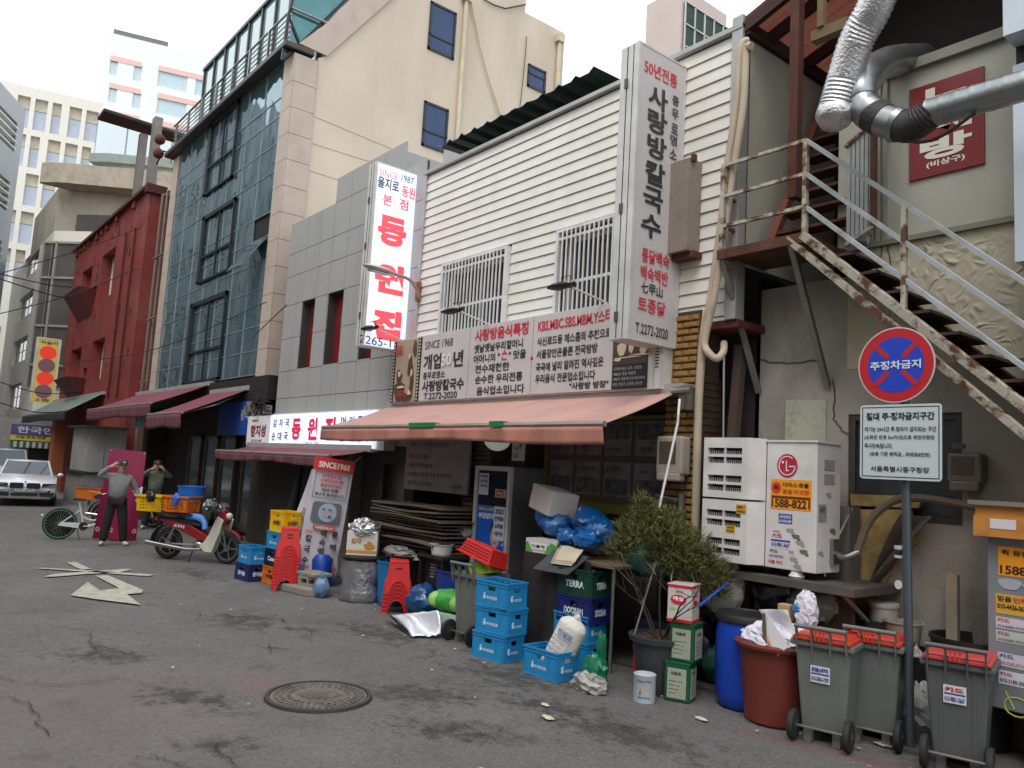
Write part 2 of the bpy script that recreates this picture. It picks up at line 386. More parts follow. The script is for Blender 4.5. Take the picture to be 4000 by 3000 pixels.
def glassy(name, col, rough, wave, wsc):
    m = mat(name, col, rough, .75, var=.0); n = m.node_tree.nodes; l = m.node_tree.links; b = n['Principled BSDF']
    tc = n.new('ShaderNodeTexCoord'); no = n.new('ShaderNodeTexNoise'); no.inputs['Scale'].default_value = wsc; no.inputs['Detail'].default_value = 1.5
    mp = n.new('ShaderNodeMapping'); mp.inputs['Scale'].default_value = (1, 1, .55)
    l.new(tc.outputs['Object'], mp.inputs[0]); l.new(mp.outputs[0], no.inputs['Vector'])
    bp = n.new('ShaderNodeBump'); bp.inputs['Strength'].default_value = wave; bp.inputs['Distance'].default_value = .09
    l.new(no.outputs[0], bp.inputs['Height']); l.new(bp.outputs[0], b.inputs['Normal']); return m
M_MIR = glassy('blue mirror glass', (120, 146, 153), .03, 1.0, .9)
M_FGL = mat('office glass', (150, 175, 190), .1, .6, var=.1)
# ================================================================ RESTAURANT WITH WHITE SIDING
F7 = YF(7.0)
rb = thing('restaurant_building', 'two storey restaurant clad in white horizontal siding above a dark brick ground floor', 'building', (-8.2, 7, 0), world=True)
XL, XR, ZT = -11.4, -5.05, 7.07
hol = [(-10.58, -8.97, 3.2, 5.2), (-7.8, -6.1, 3.2, 5.2)]
ob('wall', rect_hole_wall(YF(7.03), XL+.01, XR, 3.7, ZT-.02, hol, .3, MB()), M_JNT, rb)
ob('core', MB().box(XL+.02, -5.42, 7.6, 14, 0, ZT-.05).box(XL+.02, -5.42, 7.34, 7.6, 2.95, ZT-.05), M_DRK, rb)
rows = []; z = ZT-.08; k = 0
while z > 3.75: rows.append(z); z -= .1522
for i, zt in enumerate(rows):
    zb = max(zt-.1522, 3.74)
    segs = [(XL+.04, XR-.04)]
    for a, b, c, d in hol:
        if zb < d and zt > c:
            segs = [q for s_ in segs for q in ([(s_[0], a-.06), (b+.06, s_[1])] if s_[0] < a < s_[1] else [s_])]
    for a, b in segs:
        mbx = MB().add([(a, 7.0, zb+.006), (b, 7.0, zb+.006), (b, 7.02, zt), (a, 7.02, zt), (a, 7.03, zb+.006), (b, 7.03, zb+.006), (b, 7.03, zt), (a, 7.03, zt)],
                       [(0, 1, 2, 3), (0, 4, 5, 1), (3, 2, 6, 7), (0, 3, 7, 4), (1, 5, 6, 2)])
        ob('board', mbx, M_SID, rb)
tr = MB().box(XL-.02, XL+.05, 6.97, 7.1, 2.9, ZT+.02).box(XR-.05, XR+.09, 6.96, 7.12, 3.74, ZT+.1).box(XL-.03, XR+.09, 6.95, 7.3, ZT-.06, ZT)
ob('corner_trim', tr, mat('grey trim', (168, 168, 164), .45, .3), rb, bevel=.004)
ob('soffit', MB().box(-5.6, -4.95, 7.0, 7.5, 3.66, 3.74), mat('dull red steel', (96, 42, 36), .7), rb)
for a, b, c, d in hol:
    w_ = window(YF(7.03), a, b, c, d, rb, M_WFR, M_DGL, rec=.12, nx=2, ny=1, fw=.07)
    g = MB(); yy = 6.93; z0, z1 = c+.05, d+.04
    for q in [(a-.05, a+.0, yy, 7.03, z0, z1), (b, b+.05, yy, 7.03, z0, z1), (a-.05, b+.05, yy, 7.03, z1, z1+.04)]: g.box(*q)
    g.box(a, b, yy+.012, yy+.03, 4.50, 4.54).box(a, b, yy+.012, yy+.03, d-.07, d-.035)
    gf = ob('grille', g, M_WFR, rb)
    nb = int((b-a)/.085)
    for i in range(1, nb):
        x = a+(b-a)*i/nb; ob('bar', MB().box(x-.011, x+.011, yy-.004, yy+.012, z0, z1), M_WFR, gf)
ob('ceiling_light', MB().box(-7.3, -6.95, 7.5, 7.56, 4.93, 4.97), flat((235, 240, 245), emit=1.2), rb)
# green corrugated roof over the parapet
x0, z0 = F7.uv(1743, 572); x1, z1 = F7.uv(2318, 260)
zc = 7.55; fy = YF(7.35); x0 = fy.uv(1743, 600)[0]; x1, zc = fy.uv(2318, 262)
def corr(xa, xb, ya, yb, za, zb, pitch, amp, mbx, nb=1):
    n_ = max(2, int((xb-xa)/pitch*4))
    return mbx.grid(lambda u, v: Vector((xa+(xb-xa)*u, ya+(yb-ya)*v, za+(zb-za)*v+amp*(max(0, math.cos(2*math.pi*u*(xb-xa)/pitch))**3))), n_, nb)
ob('corrugated_roof', corr(x0-.3, x1, 7.35, 9.6, zc-.05, zc-.02, .36, .07, MB()), mat('green roof sheet', (38, 62, 56), .5, .2, dirt=.4), rb, solid=.01)
# bricks of the ground floor: one by one where they can be told apart
BR1 = mat('tan brick', (150, 116, 66), .55, var=.3, scale=9, dirt=.8, dcol=(84, 56, 28), dscale=6, bump=.2); BR2 = mat('grey brick', (112, 102, 92), .7, var=.25, scale=9, dirt=.6, dcol=(60, 54, 48))
def brick_mesh(wd, hh, m_):
    mb_ = MB(); d = .03; i_ = .012
    vs = [(0, 0, 0), (wd, 0, 0), (wd, 0, hh), (0, 0, hh), (i_, -d, i_), (wd-i_, -d, i_), (wd-i_, -d, hh-i_), (i_, -d, hh-i_)]
    vs = [Vector(q)+Vector((-8.2, 7, 0)) for q in vs]
    mb_.add(vs, [(0, 1, 5, 4), (1, 2, 6, 5), (2, 3, 7, 6), (3, 0, 4, 7), (4, 5, 6, 7)])
    o = ob('brick', mb_, m_, rb); return o
def bricks(xa, xb, za, zb, wd, hh, m_, rz=0, y=7.0):
    proto = None; r_ = 0; z = za
    while z < zb-.01:
        x = xa; i = 0
        while x < xb-.01:
            ww = wd*.5 if (r_ % 2 and i == 0) else wd
            ww = min(ww, xb-x)
            if proto is None: proto = o = brick_mesh(wd-.012, hh-.012, m_)
            else: o = proto.copy(); COL.objects.link(o)
            o.scale = ((ww-.012)/(wd-.012), random.uniform(.75, 1.15), 1); o.location = Vector((x, y+.003*random.random(), z))-Vector((-8.2, 7, 0))
            o.rotation_euler = (0, 0, rz)
            x += ww; i += 1
        z += hh; r_ += 1
ob('brick_backing', MB().box(-5.88, -5.42, 7.0, 7.4, 0, 3.9).box(-9.75, -9.05, 7.0, 7.4, 0, 2.95).box(-9.05, -5.88, 7.3, 7.4, 0, 2.95).box(-9.05, -5.88, 7.25, 7.4, 2.7, 3.0), mat('mortar', (70, 60, 50), .9), rb)
bricks(-5.88, -5.44, 1.2, 3.86, .22, .0785, BR1)
bricks(-9.68, -9.1, .3, 2.7, .2, .068, BR2)
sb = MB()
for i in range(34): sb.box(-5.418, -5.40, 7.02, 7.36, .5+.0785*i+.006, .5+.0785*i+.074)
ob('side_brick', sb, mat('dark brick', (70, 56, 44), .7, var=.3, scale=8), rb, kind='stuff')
for i, (xa, xb) in enumerate([(-11.4, -11.1)]):
    ob('pier', MB().box(xa, xb, 7.0, 7.6, 0, 3.0), M_DRK, rb)
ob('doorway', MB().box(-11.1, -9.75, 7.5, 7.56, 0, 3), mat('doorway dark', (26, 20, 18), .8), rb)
# white cladding, side wall panel and roof line over the alley
ob('side_panel', MB().box(-5.0, -4.96, 7.1, 9.2, 4.35, 6.925), M_PLN, rb)
# ================================================================ GREY PANEL BUILDING
gb = thing('tiled_building', 'two storey building clad in grey metal panels with red slot windows', 'building', (-14, 7, 0), world=True)
cols = [-17.1, -16.15, -15.5, -14.9, -14.2, -13.42, -12.9, -12.15, -11.42]
rowsz = [2.3, 3.3, 3.9, 4.64, 5.4, 6.07, 6.6, 7.33, 7.87]
wn = {(1, 3): 1, (1, 4-0): 0}
whole = [(-16.15, -15.52, 3.92, 5.38), (-14.9, -14.22, 3.92, 5.4), (-13.42, -12.95, 3.92, 5.4)]
for i in range(8):
    for j in range(8):
        a, b, c, d = cols[i], cols[i+1], rowsz[j], rowsz[j+1]
        if d > 7.4 and a < -15: continue
        if d > 7.4 and a > -12.6: continue
        if any(h[0]-.01 < (a+b)/2 < h[1]+.01 and h[2] < (c+d)/2 < h[3] for h in whole): continue
        ob('panel', MB().box(a+.006, b-.006, 7.0, 7.03, c+.006, d-.006), M_GRY, gb)
ob('backing', rect_hole_wall(YF(7.025), -17.12, -12.15, 0, 7.32, whole, .25, MB()).box(-12.15, -11.42, 7.025, 7.06, 2, 7.3).box(-14.95, -12.6, 7.025, 7.06, 7.3, 7.86), M_JNT, gb)
ob('core', MB().box(-17.1, -11.45, 7.32, 13, 0, 7.3).box(-14.92, -12.55, 7.07, 11, 7.3, 7.86), M_GRY, gb)
xa, zz = YF(8.6).uv(1548, 640); xb, z2 = YF(8.6).uv(1735, 584)
ob('rear_block', MB().box(-13.4, xb, 8.6, 13, 6.5, z2), M_GRY, gb)
RD = mat('red shopfront film', (120, 34, 34), .35, var=.1); WH = flat((225, 220, 205))
for k_, h in enumerate(whole):
    ob('window', MB().fbox(YF(7.0), h[0], h[1], h[2], h[3], -.24, -.2), RD, gb)
    ob('sill', MB().box(h[0], h[1], 7.0, 7.2, h[2]-.03, h[2]), M_GRY, gb)
ob('vent', MB().box(-15.95, -15.62, 7.14, 7.2, 4.95, 5.3), M_BLK, gb)
fw_ = YF(7.195)
DK = mat('dark disc', (70, 62, 56), .7)
for cx, ch, zz in [(-15.66, '中', 4.55), (-14.42, '華', 4.62)]:
    ob('disc', MB().poly(fw_, [(cx+.24*math.cos(t), zz+.2+.3*math.sin(t)) for t in [2*math.pi*i/24 for i in range(24)]], 0, .006), DK, gb)
    T(fw_, ch, cx, zz-.05, .5, WH, gb, w=.3, bold=.02, ali='c', dn=.01)
# ================================================================ GLASS BUILDING
gl = thing('glass_building', 'four storey building with wavy blue mirror glass front and beige stone corner', 'building', (-22.5, 7, 0), world=True)
zr = [3.95, 4.55, 5.15, 6.08, 6.79, 7.4, 8.0, 9.03, 9.75, 10.45, 10.95, 11.9]
xc = [-27.05, -25.9, -24.6, -23.3, -22.1, -20.9, -19.7, -18.52]
for i in range(7):
    for j in range(11):
        if (i, j) == (6, 5): continue
        ob('pane', MB().add([(xc[i]+.012, 7.05+random.uniform(-.004, .004), zr[j]+.012), (xc[i+1]-.012, 7.05+random.uniform(-.004, .004), zr[j]+.012), (xc[i+1]-.012, 7.05+random.uniform(-.004, .004), zr[j+1]-.012), (xc[i]+.012, 7.05+random.uniform(-.004, .004), zr[j+1]-.012)], [(0, 1, 2, 3)]), M_MIR, gl)
ml_ = MB()
for z in zr: ml_.box(-27.1, -18.5, 7.035, 7.075, z-.012, z+.012)
for x in xc: ml_.box(x-.012, x+.012, 7.03, 7.075, 3.95, 11.9)
ob('mullion', ml_, mat('mullion', (150, 160, 162), .4, .5), gl)
for tl_, br_ in [((822, 490), (905, 690)), ((795, 850), (893, 1055)), ((748, 1190), (853, 1480))]:
    (a, d), (b, c) = F7.uv(*tl_), F7.uv(*br_); c = max(c, 3.97)
    f = MB()
    for q in [(a, a+.22, c, d), (a, b, d-.12, d), (a, b, c, c+.05), (b-.06, b, c, d)]: f.box(q[0], q[1], 6.97, 7.04, q[2], q[3])
    f.box((a+b)/2+.1, (a+b)/2+.15, 6.98, 7.03, c, d).box(a, b, 6.98, 7.03, c+(d-c)*.36, c+(d-c)*.36+.06)
    ob('window', f, M_DFR, gl)
# tilted open vent
ov = MB().add([(-19.55, 7.02, 7.35), (-18.6, 7.02, 7.35), (-18.6, 6.45, 6.5), (-19.55, 6.45, 6.5)], [(0, 1, 2, 3)])
ob('open_vent', ov, mat('vent glass', (120, 140, 155), .1, .7, var=0), gl, solid=.03)
ob('vent_opening', MB().box(-19.68, -18.54, 7.055, 7.2, 6.82, 7.4), M_BLK, gl)
ob('backing', MB().box(-27.1, -18.5, 7.09, 7.3, 3.5, 11.9), M_BLK, gl)
# stone slabs: left strip and corner column
zs = [3.87+i*.66 for i in range(13)]; zs[-1] = 11.85
for i in range(len(zs)-1):
    c, d = zs[i]+.006, zs[i+1]-.006
    ob('slab', MB().box(-18.5, -17.906, 7.0, 7.03, c, d), M_STN, gl)
    ob('slab', MB().box(-17.93, -17.9, 7.035, 7.62, c, d), M_STN, gl)
    ob('slab', MB().box(-27.75, -27.12, 7.0, 7.03, c, d), M_STN, gl)
ob('core', MB().box(-18.49, -17.94, 7.04, 7.6, 3.87, 11.8).box(-27.74, -27.13, 7.04, 12, 3.87, 11.8).box(-27.7, -18, 7.3, 12, 3.6, 11.85), M_JNT, gl)
ob('roof_slab', MB().box(-27.95, -17.85, 6.72, 7.5, 11.9, 12.06), mat('dark steel', (72, 66, 62), .4, .5), gl, bevel=.03)
rl = MB()
for x in [-27.3+i*1.32 for i in range(8)]: rl.box(x-.03, x+.03, 6.84, 6.9, 12.06, 12.95)
for z in (12.95,): rl.tube([(-27.6, 6.87, z), (-17.95, 6.87, z), (-17.95, 7.9, z)], .035)
for z in (12.22, 12.36, 12.5, 12.64, 12.78): rl.tube([(-27.6, 6.87, z), (-17.95, 6.87, z)], .014, 6)
ob('railing', rl, M_STL, gl)
# glazed penthouse behind the railing
F8 = YF(7.9); px0, pz0 = F8.uv(807, 274); _, ptop = F8.uv(1000, 120)
pxs = [px0+i*1.08 for i in range(10)]
PG = mat('penthouse glass', (170, 190, 188), .06, .55, var=0)
pf = MB(); pz1 = pz0
for i, x in enumerate(pxs): pf.box(x-.05, x+.05, 7.82, 7.95, 12, pz1)
pf.box(px0-.1, pxs[-1], 7.8, 7.95, pz1-.05, pz1+.06).box(px0, pxs[-1], 7.84, 7.94, 13.2, 13.28)
pf.box(px0-.05, px0+.03, 7.95, 11, pz1-.05, pz1+.05)
ob('penthouse_frame', pf, M_DFR, gl)
for i in range(9):
    for c, d in ((12.05, 13.2), (13.28, pz1-.05)):
        ob('pane', MB().box(pxs[i]+.05, pxs[i+1]-.05, 7.88, 7.9, c, d), PG, gl)
ob('penthouse_core', MB().box(px0+.2, -18.3, 8.8, 11.5, 12, pz1-.2), mat('penthouse inside', (120, 128, 126), .8), gl)
GX = XF(-18.05)
gq = [GX.uv(*q) for q in ((1100, 235), (1125, 60), (1160, -70), (1420, -70), (1170, 175))]
ob('side_glazing', MB().poly(GX, gq, -.03, 0), mat('teal glass', (84, 128, 130), .08, .5, var=.1), gl)
sf = MB()
for a, b in ((0, 1), (1, 2), (0, 4), (4, 3)): sf.bar(GX.p(*gq[a], .03), GX.p(*gq[b], .03), .06)
mid = ((gq[1][0]+gq[3][0])/2, (gq[1][1]+gq[3][1])/2); sf.bar(GX.p(*gq[1], .02), GX.p(*gq[4], .02), .05); sf.bar(GX.p(*gq[2], .02), GX.p(*mid, .02), .05)
ob('glazing_bar', sf, M_DFR, gl)
# beige side wall with slanted stone coping
BX = XF(-17.95)
ends = [BX.uv(*q) for q in ((1245, 226), (1274, 220), (1503, 18), (1660, -150), (2040, -150), (2052, 49), (2206, 130))]
yr = ends[-1][0]
outl = [(7.62, 0), *[(max(a, 7.62), b) for a, b in ends[0:5]], (ends[5][0], ends[4][1]), ends[5], ends[6], (yr, 0)]
bx_h = [];
wins = [[BX.uv(*q) for q in w4] for w4 in [((1682, 5), (1780, 50), (1770, 240), (1675, 190)), ((1657, 393), (1752, 430), (1739, 608), (1645, 560)), ((2064, 249), (2132, 281), (2124, 360), (2057, 343))]]
bw = MB()
ob('side_wall', MB().poly(BX, outl, -4.0, 0), M_BGE, gl)
for w4 in wins:
    a = min(w4[0][0], w4[3][0]); b = max(w4[1][0], w4[2][0]); c = (w4[2][1]+w4[3][1])/2; d = (w4[0][1]+w4[1][1])/2
    f = MB()
    for q in [(a, a+.07, c, d), (b-.07, b, c, d), (a, b, d-.07, d), (a, b, c, c+.07), (a, b, c+.42, c+.47)]: f.fbox(BX, *q, .0, .035)
    wo_ = ob('window', f, M_DFR, gl); ob('pane', MB().fbox(BX, a+.06, b-.06, c+.06, d-.06, .004, .012), mat('blue pane', (46, 66, 98), .08, .35, var=.15, scale=1.5), wo_)
for (q0, q1) in (((1165, 169), (1274, 220)), ):
    pass
lo = [BX.uv(*q) for q in ((1274, 221), (1345, 158), (1430, 83), (1503, 18), (1600, -70))]; up = [BX.uv(*q) for q in ((1165, 172), (1275, 92), (1320, 42), (1380, -12), (1470, -90))]
for i in range(4):
    ob('coping_slab', MB().poly(BX, [lo[i], lo[i+1], up[i+1], up[i]], .01, .06), M_STN, gl)
jb = MB()
for (a, b) in (((1225, 454), (1555, 592)), ((1218, 560), (1450, 633)), ((1205, 665), (1320, 702))):
    qa, qb = BX.uv(*a), BX.uv(*b); jb.bar(BX.p(*qa, .001), BX.p(*qb, .001), .012)
ob('joint_line', jb, mat('joint beige', (170, 152, 122), .9), gl)
dp = MB()
for (a, b, r_) in (((1815, 5), (1787, 540), .06), ((2178, 165), (2150, 390), .07)):
    qa, qb = BX.uv(*a), BX.uv(*b); dp.tube([BX.p(qa[0], qa[1], .1), BX.p(qa[0], qb[1]-2, .1)], r_)
    dp.box(-17.93, -17.75, qa[0]-.13, qa[0]+.13, qa[1]-.05, qa[1]+.2)
ob('downpipe', dp, mat('pale pipe', (196, 184, 158), .5), gl, True, kind='stuff')
cb = MB()
pp = [BX.uv(*q) for q in ((1830, 0), (1845, 60), (1870, 180), (1900, 300), (1950, 455))]; cb.tube([BX.p(a, b, .08) for a, b in pp], .03, 6)
ob('hose', cb, mat('cream hose', (200, 190, 165), .6), gl, True)
ob('cable', MB().tube([BX.p(*BX.uv(*q), .05) for q in ((2053, 145), (2050, 200), (2032, 380), (2025, 430))], .012, 5).tube([BX.p(*BX.uv(*q), .05) for q in ((1885, 0), (1925, 22), (1970, 36), (2050, 20))], .02, 5), M_BLK, gl)
# ground floor of the glass building
GF = MB().box(-27.7, -17.12, 7.6, 7.7, 0, 3.9).box(-27.7, -27.2, 6.98, 7.6, 0, 3.9).box(-18.3, -17.12, 7.05, 7.6, 0, 3.0)
ob('shopfront', GF, M_DRK, gl); ob('fascia', MB().box(-27.7, -17.4, 6.9, 7.2, 3.3, 3.86), mat('dark fascia', (38, 34, 34), .5), gl)
for x, m_ in ((-24.6, M_DGL), (-23.2, M_DGL), (-21.8, M_DGL), (-20.2, M_DGL)):
    f = MB()
    for q in [(x, x+.08, .1, 2.5), (x+1.0, x+1.08, .1, 2.5), (x, x+1.08, 2.42, 2.5), (x, x+1.08, .1, .2)]: f.box(q[0], q[1], 7.5, 7.59, q[2], q[3])
    d_ = ob('door', f, mat('bronze frame', (92, 84, 76), .4, .5), gl); ob('pane', MB().box(x+.08, x+1.0, 7.54, 7.56, .2, 2.42), mat('shop glass', (82, 88, 90), .12, .3), d_)
# ================================================================ RED BUILDING
rd = thing('red_building', 'tall windowless looking block rendered in peeling dark red with slot windows', 'building', (-37, 7, 0), world=True)
def pxr(*q): return [F7.uv(*a) for a in q]
rh = []
for tl, br in [((323, 1065), (348, 1165)), ((400, 1002), (432, 1150)), ((280, 1370), (306, 1475)), ((362, 1335), (392, 1480)), ((362, 1122), (374, 1160)), ((338, 1140), (348, 1163)), ((298, 1448), (309, 1475)), ((325, 1440), (336, 1470))]:
    a, b = F7.uv(*tl), F7.uv(*br); cx0, cx1 = min(a[0], b[0]), max(a[0], b[0]); wd = max(.25, (cx1-cx0))
    rh.append((cx0, cx0+wd, b[1], a[1]))
rh2 = []
for h in rh:
    if all(h[1] < o_[0]-.05 or h[0] > o_[1]+.05 or h[3] < o_[2] or h[2] > o_[3] for o_ in rh2): rh2.append(h)
ob('wall', rect_hole_wall(F7, -43.8, -30.3, 0, 11.5, rh2, .5, MB()), M_RED, rd)
ob('side_wall', MB().box(-43.8, -30.3, 7.55, 13, 0, 11.5).box(-30.34, -30.3, 7.0, 7.55, 0, 11.5).box(-43.8, -43.76, 7.0, 7.55, 0, 11.5), M_RED, rd)
for h in rh2[:4]: ob('window', MB().box(h[0], h[0]+(h[1]-h[0])*.6, 7.42, 7.46, h[2], h[3]), M_WFR, rd)
ob('parapet', MB().box(-43.95, -30.15, 6.8, 7.5, 11.5, 11.62).box(-30.42, -30.15, 6.8, 9, 11.3, 11.5), mat('dark red coping', (74, 34, 28), .8), rd)
pk = MB(); xs_ = -43.5
while xs_ < -30.6:
    if random.random() < .7: pk.box(xs_, xs_+.35, 6.9, 7.0, 11.2+random.random()*.1, 11.5)
    xs_ += .9
ob('dentil', pk, M_RED, rd, kind='stuff')
for q in (((310, 1170), (372, 1163), (368, 1235), (338, 1245)), ((275, 1492), (335, 1480), (330, 1545), (302, 1560))):
    p4 = [F7.uv(*a) for a in q]; a, b = p4[0][0], p4[1][0]; zt = p4[0][1]; zb = p4[3][1]
    ob('planter', MB().add([(a, 7, zt), (b, 7, zt), (b, 6.3, zt), (a, 6.3, zt), (a+.4, 7, zb), (b-.4, 7, zb)], [(0, 3, 2, 1), (3, 5-1, 5, 2), (0, 4, 3), (1, 2, 5)]), mat('maroon box', (98, 42, 40), .6), rd)
pi = MB()
for a, b in (((500, 910), (420, 1560)), ((536, 890), (448, 1560))):
    q, w2 = F7.uv(*a), F7.uv(*b); pi.tube([(q[0], 6.93, q[1]), (q[0], 6.93, w2[1])], .045, 6)
ob('pipe', pi, mat('pipe red', (92, 36, 30), .5), rd)
fl = MB()
for i in range(60):
    a = random.uniform(-43.3, -31); b = random.uniform(3.2, 11.2); 
    if i < 26: a = random.gauss(-36.5, 2.2); b = random.gauss(10.2, .55)
    if any(h[0]-.3 < a < h[1]+.3 and h[2]-.3 < b < h[3]+.3 for h in rh2) or b > 11.3: continue
    s_ = random.uniform(.04, .16)
    fl.poly(YF(7.0), [(a+s_*random.uniform(.5, 1.2)*math.cos(t), b+s_*random.uniform(.6, 1.8)*math.sin(t)) for t in [2*math.pi*k/7 for k in range(7)]], .0, .012)
ob('flaking_patch', fl, mat('bare patch', (60, 30, 26), .95), rd, kind='stuff')
dp = MB()
for x in (-29.9, -29.3): dp.tube([(x, 7.3, 0), (x, 7.3, 11.2), (x, 7.8, 11.4)], .06, 6)
for z in (4.3, 6.5, 8.7): dp.box(-29.5, -28.4, 7.1, 7.16, z, z+.06)
ob('downpipe', dp, mat('taupe pipe', (118, 104, 94), .5), rd, kind='stuff')
# steel canopy standing on the red roof
cn = thing('roof_canopy', 'rusty dark flat canopy on grey posts above the red roof', 'canopy', (-36, 7.5, 11.5), world=True)
def cu(px, py, y=7.4): f = YF(y); a = f.uv(px, py); return f.p(*a)
ZR = 15.6; cq = [gp(px_, py_, ZR) for px_, py_ in ((380, 468), (405, 433), (745, 541), (708, 566))]
cm2 = MB().add([Vector((q.x, q.y, ZR)) for q in cq]+[Vector((q.x, q.y, ZR+.12)) for q in cq], [(0, 1, 2, 3), (7, 6, 5, 4), (0, 4, 5, 1), (1, 5, 6, 2), (2, 6, 7, 3), (3, 7, 4, 0)])
ob('roof_sheet', cm2, mat('canopy sheet', (40, 34, 32), .6, .3, dirt=.5, dcol=(86, 54, 38)), cn)
for (pa_, pb_, w_) in (((556, 525), (533, 800), .16), ((612, 462), (590, 720), .22)):
    a = cu(*pa_, 7.6); ob('post', MB().box(a.x-w_, a.x+w_, 7.5, 7.8, 11.4, a.z), mat('grey post', (120, 114, 108), .5, .2), cn)
q = cu(625, 545, 7.3)
for k in (0, 1): ob('insulator', MB().ball(q+Vector((0, 0, -.55*k)), .2, .2, .2), M_RST, cn, True)
ob('rail', MB().tube([cu(640, 590), cu(672, 600)], .03, 5).tube([cu(640, 590), cu(612, 640)], .03, 5).tube([cu(672, 560), cu(668, 640)], .02, 5), M_BLK, cn, kind='stuff')
# low sign of the ground floor workshop and things hung by it
ob('ground_sign', MB().poly(YF(6.86), [YF(6.86).uv(*p_) for p_ in ((520, 1610), (680, 1615), (660, 1640), (610, 1665), (520, 1672))], 0, .03), mat('grey white sign', (150, 152, 156), .5), gl)
T(YF(6.82), '(주)', YF(6.82).uv(530, 1650)[0], YF(6.82).uv(530, 1650)[1], .35, M_BLK, gl, w=1.3)
solo('closed_parasol', MB().tube([(-14.6, 6.35, .1), (-14.45, 6.4, .7), (-14.35, 6.45, 1.6), (-14.3, 6.5, 1.95)], [.03, .13, .07, .02], 10), M_BLK, 'closed dark parasol leaning by the entrance left of the crates', 'parasol', smooth=True)
solo('red_cloth', MB().grid(lambda u, v: Vector((-14.1+.5*u, 6.75+.05*math.sin(u*14), .7+1.1*v)), 14, 3), mat('deep red cloth', (110, 24, 28), .85), 'deep red cloth hanging in the shade behind the moped front wheel', 'cloth', solid=.01)
ob('jamb', MB().box(-13.4, -12.9, 6.8, 7.1, 0, 2.6), mat('grey jamb', (92, 86, 80), .7, dirt=.4), gb)
# ================================================================ BACKGROUND BUILDINGS
def farfr(px, py, slope, dist):
    a = ray(px, py); b = ray(px+100, py+100*slope); n_ = a.cross(b); d = n_.cross(Vector((0, 0, 1))).normalized()
    if d.dot(RT) < 0: d = -d
    k = dist/math.hypot(a.x, a.y); O = CAMP+a*k
    return Fr((O.x, O.y, 0), d)
def body(fr, x0, x1, y0, y1, dep, m, parent, nm='core'):
    return ob(nm, MB().fbox(fr, x0, x1, y0, y1, -dep, -.35), m, parent)
# cream concrete office behind the red building
cb_ = thing('concrete_building', 'weathered cream concrete office block with chamfered top floor and ribbon windows', 'building', (-48, 7, 0), world=True)
SF = YF(6.6); cx, _ = SF.uv(160, 1326); cx = min(cx, -46); 
e1 = SF.uv(-40, 1400)[0]
cornerp = SF.p(cx, 0)
dirr = farfr(215, 1083, .03, 50).u
AF = Fr(cornerp, dirr)
def hole(fr, tl, br): a = fr.uv(*tl); b = fr.uv(*br); return (min(a[0], b[0]), max(a[0], b[0]), min(a[1], b[1]), max(a[1], b[1]))
ztop = AF.uv(300, 720)[1]
sh_ = []
for (pl, pt, pr, pb) in [((98), 1015, 150, 1050), (75, 1185, 125, 1225), (50, 1365, 102, 1425), (28, 1550, 78, 1580)]:
    a = SF.uv(pl, pt)[0]; b = SF.uv(pr, pt)[0]; zt_ = SF.uv(pr, pt-55)[1]; sh_.append((a, b, zt_-1.5, zt_))
sh_ = [h for h in sh_ if h[1] < cx-.2]
ztA = AF.uv(160, 900)[1]
ob('wall', rect_hole_wall(SF, cx-16, cx, 0, ztA, sh_, .3, MB()), M_CRM, cb_)
for h in sh_: window(SF, *h, cb_, M_WFR, M_DGL, rec=.2, fw=.07, nx=4, ny=2)
xr_ = AF.uv(300, 1000)[0]+1.5
gx0 = AF.uv(172, 950)[0]; zb0 = AF.uv(250, 945)[1]
hs_ = []
zl = [AF.uv(210, q)[1] for q in (946, 1084, 1273, 1428, 1520)]
ob('wall', rect_hole_wall(AF, 0, xr_, 0, ztA, [(gx0, xr_-.05, zl[-1], zl[0])], .15, MB()), M_CRM, cb_)
gxm = AF.uv(222, 950)[0]
BRG = mat('bronze glass', (110, 104, 98), .12, .5, var=.2, scale=.6)
ff = MB()
for z in zl: ff.fbox(AF, gx0, xr_, z-.06, z+.06, -.12, .02)
for x in (gx0, gxm, (gxm+xr_)/2): ff.fbox(AF, x-.06, x+.06, zl[-1], zl[0], -.12, .02)
ob('curtain_frame', ff, mat('aluminium', (168, 166, 160), .4, .4), cb_)
for j in range(4):
    for xa, xb in ((gx0, gxm), (gxm, (gxm+xr_)/2), ((gxm+xr_)/2, xr_)):
        ob('pane', MB().fbox(AF, xa+.06, xb-.06, zl[j+1]+.06, zl[j]-.06, -.1, -.08), BRG, cb_)
bodyc = MB().poly(Fr((0, 0, 0), (1, 0, 0), (0, 1, 0)), [(cx-16, 6.95), (cx-.3, 6.95), (AF.p(xr_, 0, -.4).x, AF.p(xr_, 0, -.4).y), (AF.p(xr_, 0, -12).x, AF.p(xr_, 0, -12).y), (cx-16, 20)], 0, ztA-.1)
ob('core', bodyc, M_CRM, cb_)
# set back upper floor, fascia band and roof
zf0, zf1 = AF.uv(250, 740)[1], AF.uv(250, 665)[1]; zt2 = AF.uv(220, 840)[1]
ang = [(AF.uv(213, 740)[0], .9), (AF.uv(289, 740)[0], .9), (xr_+4, -.5)]
def ringp(off):
    q0 = AF.p(ang[0][0], 0, ang[0][1]+off); XL_ = YF(q0.y).uv(146, 780)[0]
    return [tuple((AF.p(a, 0, b+off)).xy) for a, b in ang]+[tuple(AF.p(xr_+4, 0, -10).xy), (XL_, q0.y+10), (XL_, q0.y)]
FL = Fr((0, 0, 0), (1, 0, 0), (0, 1, 0))
ob('upper_floor', MB().poly(FL, ringp(-1.2), ztA-.1, zf0+.2), M_CON, cb_)
ob('fascia', MB().poly(FL, ringp(.2), zf0, zf1), mat('fascia concrete', (170, 160, 142), .85, dirt=.5, dcol=(120, 110, 95)), cb_)
